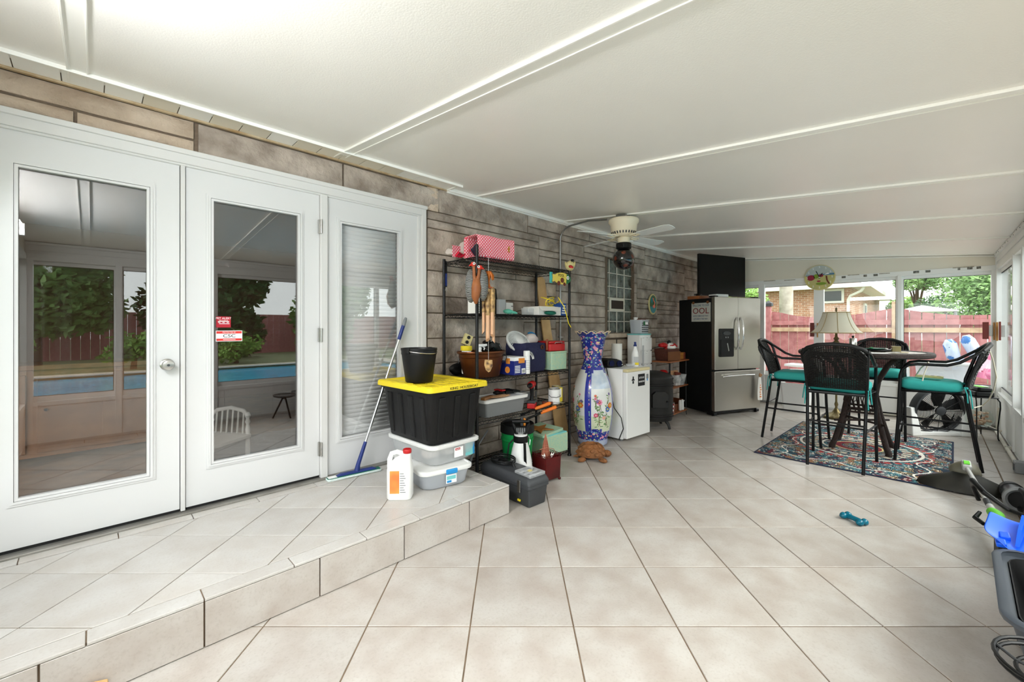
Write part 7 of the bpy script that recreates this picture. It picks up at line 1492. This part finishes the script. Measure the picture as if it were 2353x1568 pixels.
gt = thing('garden_tub', 'grey plastic garden cart tub cut off by the right picture edge', 'cart', (2.52, -.385, 0), R(-2))
b = tubm([(.56, .26, .06, .10), (.70, .37, .10, .315), (.745, .415, .11, .318), (.75, .42, .11, .335), (.735, .405, .10, .34)], .02, zin=.12); b.build('tub', 'tub_grey', gt, smooth=50)
b = MB()
for k in range(4): b.bb(-.28, .28, -.12 + k*.075, -.10 + k*.075, .112, .13)
b.build('floor_rib', 'dark_grey_plastic', gt, smooth=0); tubm([(.50, .20, .04, .118), (.655, .325, .08, .322)], .004).build('liner', 'black_plastic', gt)
for x_, y_ in ((-.24, .12), (.22, .12), (-.24, -.12), (.22, -.12)): MB().cyl((x_, y_-.02, .06), (x_, y_+.02, .06), .06, n=22).build('wheel', 'black_plastic', gt)
b = MB(); b.bb(-.26, .26, -.10, .10, .07, .105); b.build('chassis', 'black_plastic', gt, smooth=0)
sv2 = thing('plastic_scoop', 'bright blue ribbed plastic scoop lying across the end of the grey tub', 'scoop', (3.03, -.315, .30), R(0)); sv2.rotation_euler = (R(-6), R(-4), R(-12)); sv2.scale = (.66, .66, .66)
b = MB(); rows = []
for i in range(9):
    u_ = -1 + 2*i/8; rows.append([Vector(((-.24 + .48*j/8) * (1 - .12*abs(u_)), u_*(.20 - .10*((j-4)/4)**2*(j < 4)), .05 + .07*abs(u_)**2.2 + .05*(j/8)**3)) for j in range(9)])
b.sheet(rows); b.build('pan', 'blue_plastic', sv2, solid=.006, sub=1)
for y_ in (-.10, .03): MB().add([(-.14, y_, .07), (.20, y_, .09), (.22, y_, .17), (.02, y_, .13)], [(0, 1, 2, 3)]).build('rib', 'blue_plastic', sv2, smooth=0, solid=.02)
for x_ in (-.16, -.02): MB().box((x_, .10, .08), (.09, .05, .03), (0, 0, R(12))).build('boss', 'blue_plastic', sv2, smooth=0, bevel=.006)
MB().tube([(.20, .0, .12), (.20, -.10, .13)], .02, 10).build('socket', 'blue_plastic', sv2)
b = MB(); b.cyl((.05, -.05, -.45), (.05, -.05, .06), .03, n=14); b.cyl((-.10, -.10, -.45), (-.08, -.08, .08), .02, n=12); b.build('support_leg', 'black_plastic', sv2)
ws_ = thing('wire_stand', 'black wire plant stand at the bottom right picture corner', 'plant stand', (1.985, -.28, 0), R(0))
for k, (r_, z_) in enumerate(((.145, .33), (.140, .315), (.10, .30), (.055, .30))): MB().tube([(r_*math.cos(R(a)), r_*math.sin(R(a)), z_) for a in range(0, 360, 12)], .0055, 7, True).build('ring', 'black_metal', ws_)
b = MB()
for k in range(6): a = R(k*60 + 15); b.tube([(.0, 0, .298), (.10*math.cos(a), .10*math.sin(a), .302), (.142*math.cos(a), .142*math.sin(a), .325)], .0045, 6)
b.build('spoke', 'black_metal', ws_)
for k in range(3): a = R(k*120 + 75); MB().tube([(.02*math.cos(a), .02*math.sin(a), .29), (.15*math.cos(a), .15*math.sin(a), 0)], .012, 8).build('leg', 'black_metal', ws_)
MB().cyl((0, 0, .27), (0, 0, .32), .022, n=16).build('hub', 'black_plastic', ws_)
# dog toy on the floor
mat('toy_blue', (4, 104, 128), .2, alpha=.9)
ty = thing('dog_toy', 'translucent blue rubber bone on the open tile floor', 'dog toy', (3.66, .375, 0), R(58)); b = MB(); b.tube([(-.045, 0, .022), (0, 0, .024), (.045, 0, .022)], [.018, .016, .018], 12)
for s_ in (-1, 1):
    for q in (-1, 1): lump(b, (s_*.055, q*.020, .022), (.022, .024, .021), 3, amp=.1)
b.build('bone', 'toy_blue', ty)

oc = tag(MB().prism([(0, 0), (.07, 0), (.06, .05), (.0, .068)], 0, .02, Matrix.Rotation(R(90), 4, 'X')).build('wood_offcut', 'pine', smooth=0, loc=(-.02, 2.115, 0.001), bevel=.002), 'small pale wood offcut standing against the step riser', 'wood offcut')
# ================================================================== JUST OUTSIDE THE FAR WINDOWS
mat('out_white', (236, 238, 240), .5)
ot = thing('patio_bench', 'low white patio bench outside the far windows', 'bench', (9.3, .2, -.10)); MB().bb(-.25, .25, -.72, .55, .48, .53).build('seat', 'out_white', ot, smooth=0, bevel=.01)
for y_ in (-.62, .45): MB().bb(-.2, .2, y_-.03, y_+.03, 0, .48).build('leg', 'out_white', ot, smooth=0)
OZ = .432
o1 = thing('storage_bin', 'large clear bin with a grey lid on the bench outside the last far window', 'storage bin', (9.3, -.12, OZ), 0); tubm([(.36, .56, .04, 0), (.40, .62, .04, .31)], .006).build('body', 'cloudy_bin', o1); MB().prism(rrect(.43, .65, .04), .31, .34).build('lid', 'light_grey', o1, bevel=.006); MB().bb(-.15, .15, -.22, .22, .01, .22).build('contents', 'stuff_grey', o1, smooth=0)
for k, y_ in enumerate((.40, .55)):
    o2 = thing('detergent_jug', ('white jug with a blue cap standing next to the clear outdoor bin', 'white jug with a blue cap at the outer end of the bench')[k], 'jug', (9.28, y_ - .08, OZ), 0); MB().lathe([(.06, 0), (.065, .01), (.065, .22), (.03, .27)], 20).build('body', 'out_white', o2); MB().lathe([(.032, 0), (.032, .03), (0, .03)], 16, (0, 0, .27)).build('cap', 'box_blue', o2)
floral('float_blue', (190, 206, 226), (((60, 120, 190), .42, .5), ((30, 60, 130), .16, 1.4)), 12, .4); floral('float_pink', (214, 120, 156), (((236, 200, 216), .42, .5), ((170, 40, 80), .16, 1.3)), 12, .4)
ob = thing('outdoor_box', 'white plastic deck box under the pool floats', 'box', (9.35, -.80, -.10)); MB().bb(-.22, .22, -.25, .16, 0, .62).build('body', 'out_white', ob, smooth=0, bevel=.01); MB().bb(-.24, .24, -.27, .18, .62, .66).build('lid', 'out_white', ob, smooth=0, bevel=.01)
f1 = thing('pool_float', 'blue and white flowered inflatable roll leaning outside the window', 'pool float', (9.66, -.35, -.10)); b = MB()
for dy, dx in ((.06, 0), (-.085, .02)): b.tube([(dx, dy + .03, .36), (dx, dy + .05, .42), (dx, dy + .09, .62), (dx, dy + .105, .69)] if dy > 0 else [(dx, dy - .10, .38), (dx, dy - .06, .44), (dx, dy + .04, .68), (dx, dy + .06, .76)], [.05, .085, .085, .04], 16)
b.v = [(x, y, z + .53) for x, y, z in b.v]; b.tube([(0, .02, .0), (0, .05, .5), (0, .06, .95)], [.07, .08, .07], 14); b.build('tube', 'float_blue', f1)
f2 = thing('pool_float', 'pink flowered inflatable ring standing on the deck box', 'pool float', (9.36, -.74, .56)); b = MB(); b.tube([(.0, .20, .0), (0, .17, .15), (0, .12, .30), (0, -.02, .42), (0, -.08, .55), (0, .02, .64)], [.10, .08, .075, .09, .085, .04], 16); lump(b, (0, .02, .07), (.16, .20, .09), 4, amp=.3); b.build('tube', 'float_pink', f2)
jk = thing('board_stack', 'white painted boards stacked outside behind the bar chair', 'boards', (9.2, 1.72, -.10)); 
for k in range(6): MB().box((0, rs.uniform(-.05, .05), .06 + k*.13), (.35, .62 - k*.05, .10 if k < 5 else .04), (rs.uniform(-.04, .04), 0, rs.uniform(-.2, .2))).build('board', 'out_white', jk, smooth=0, bevel=.006)
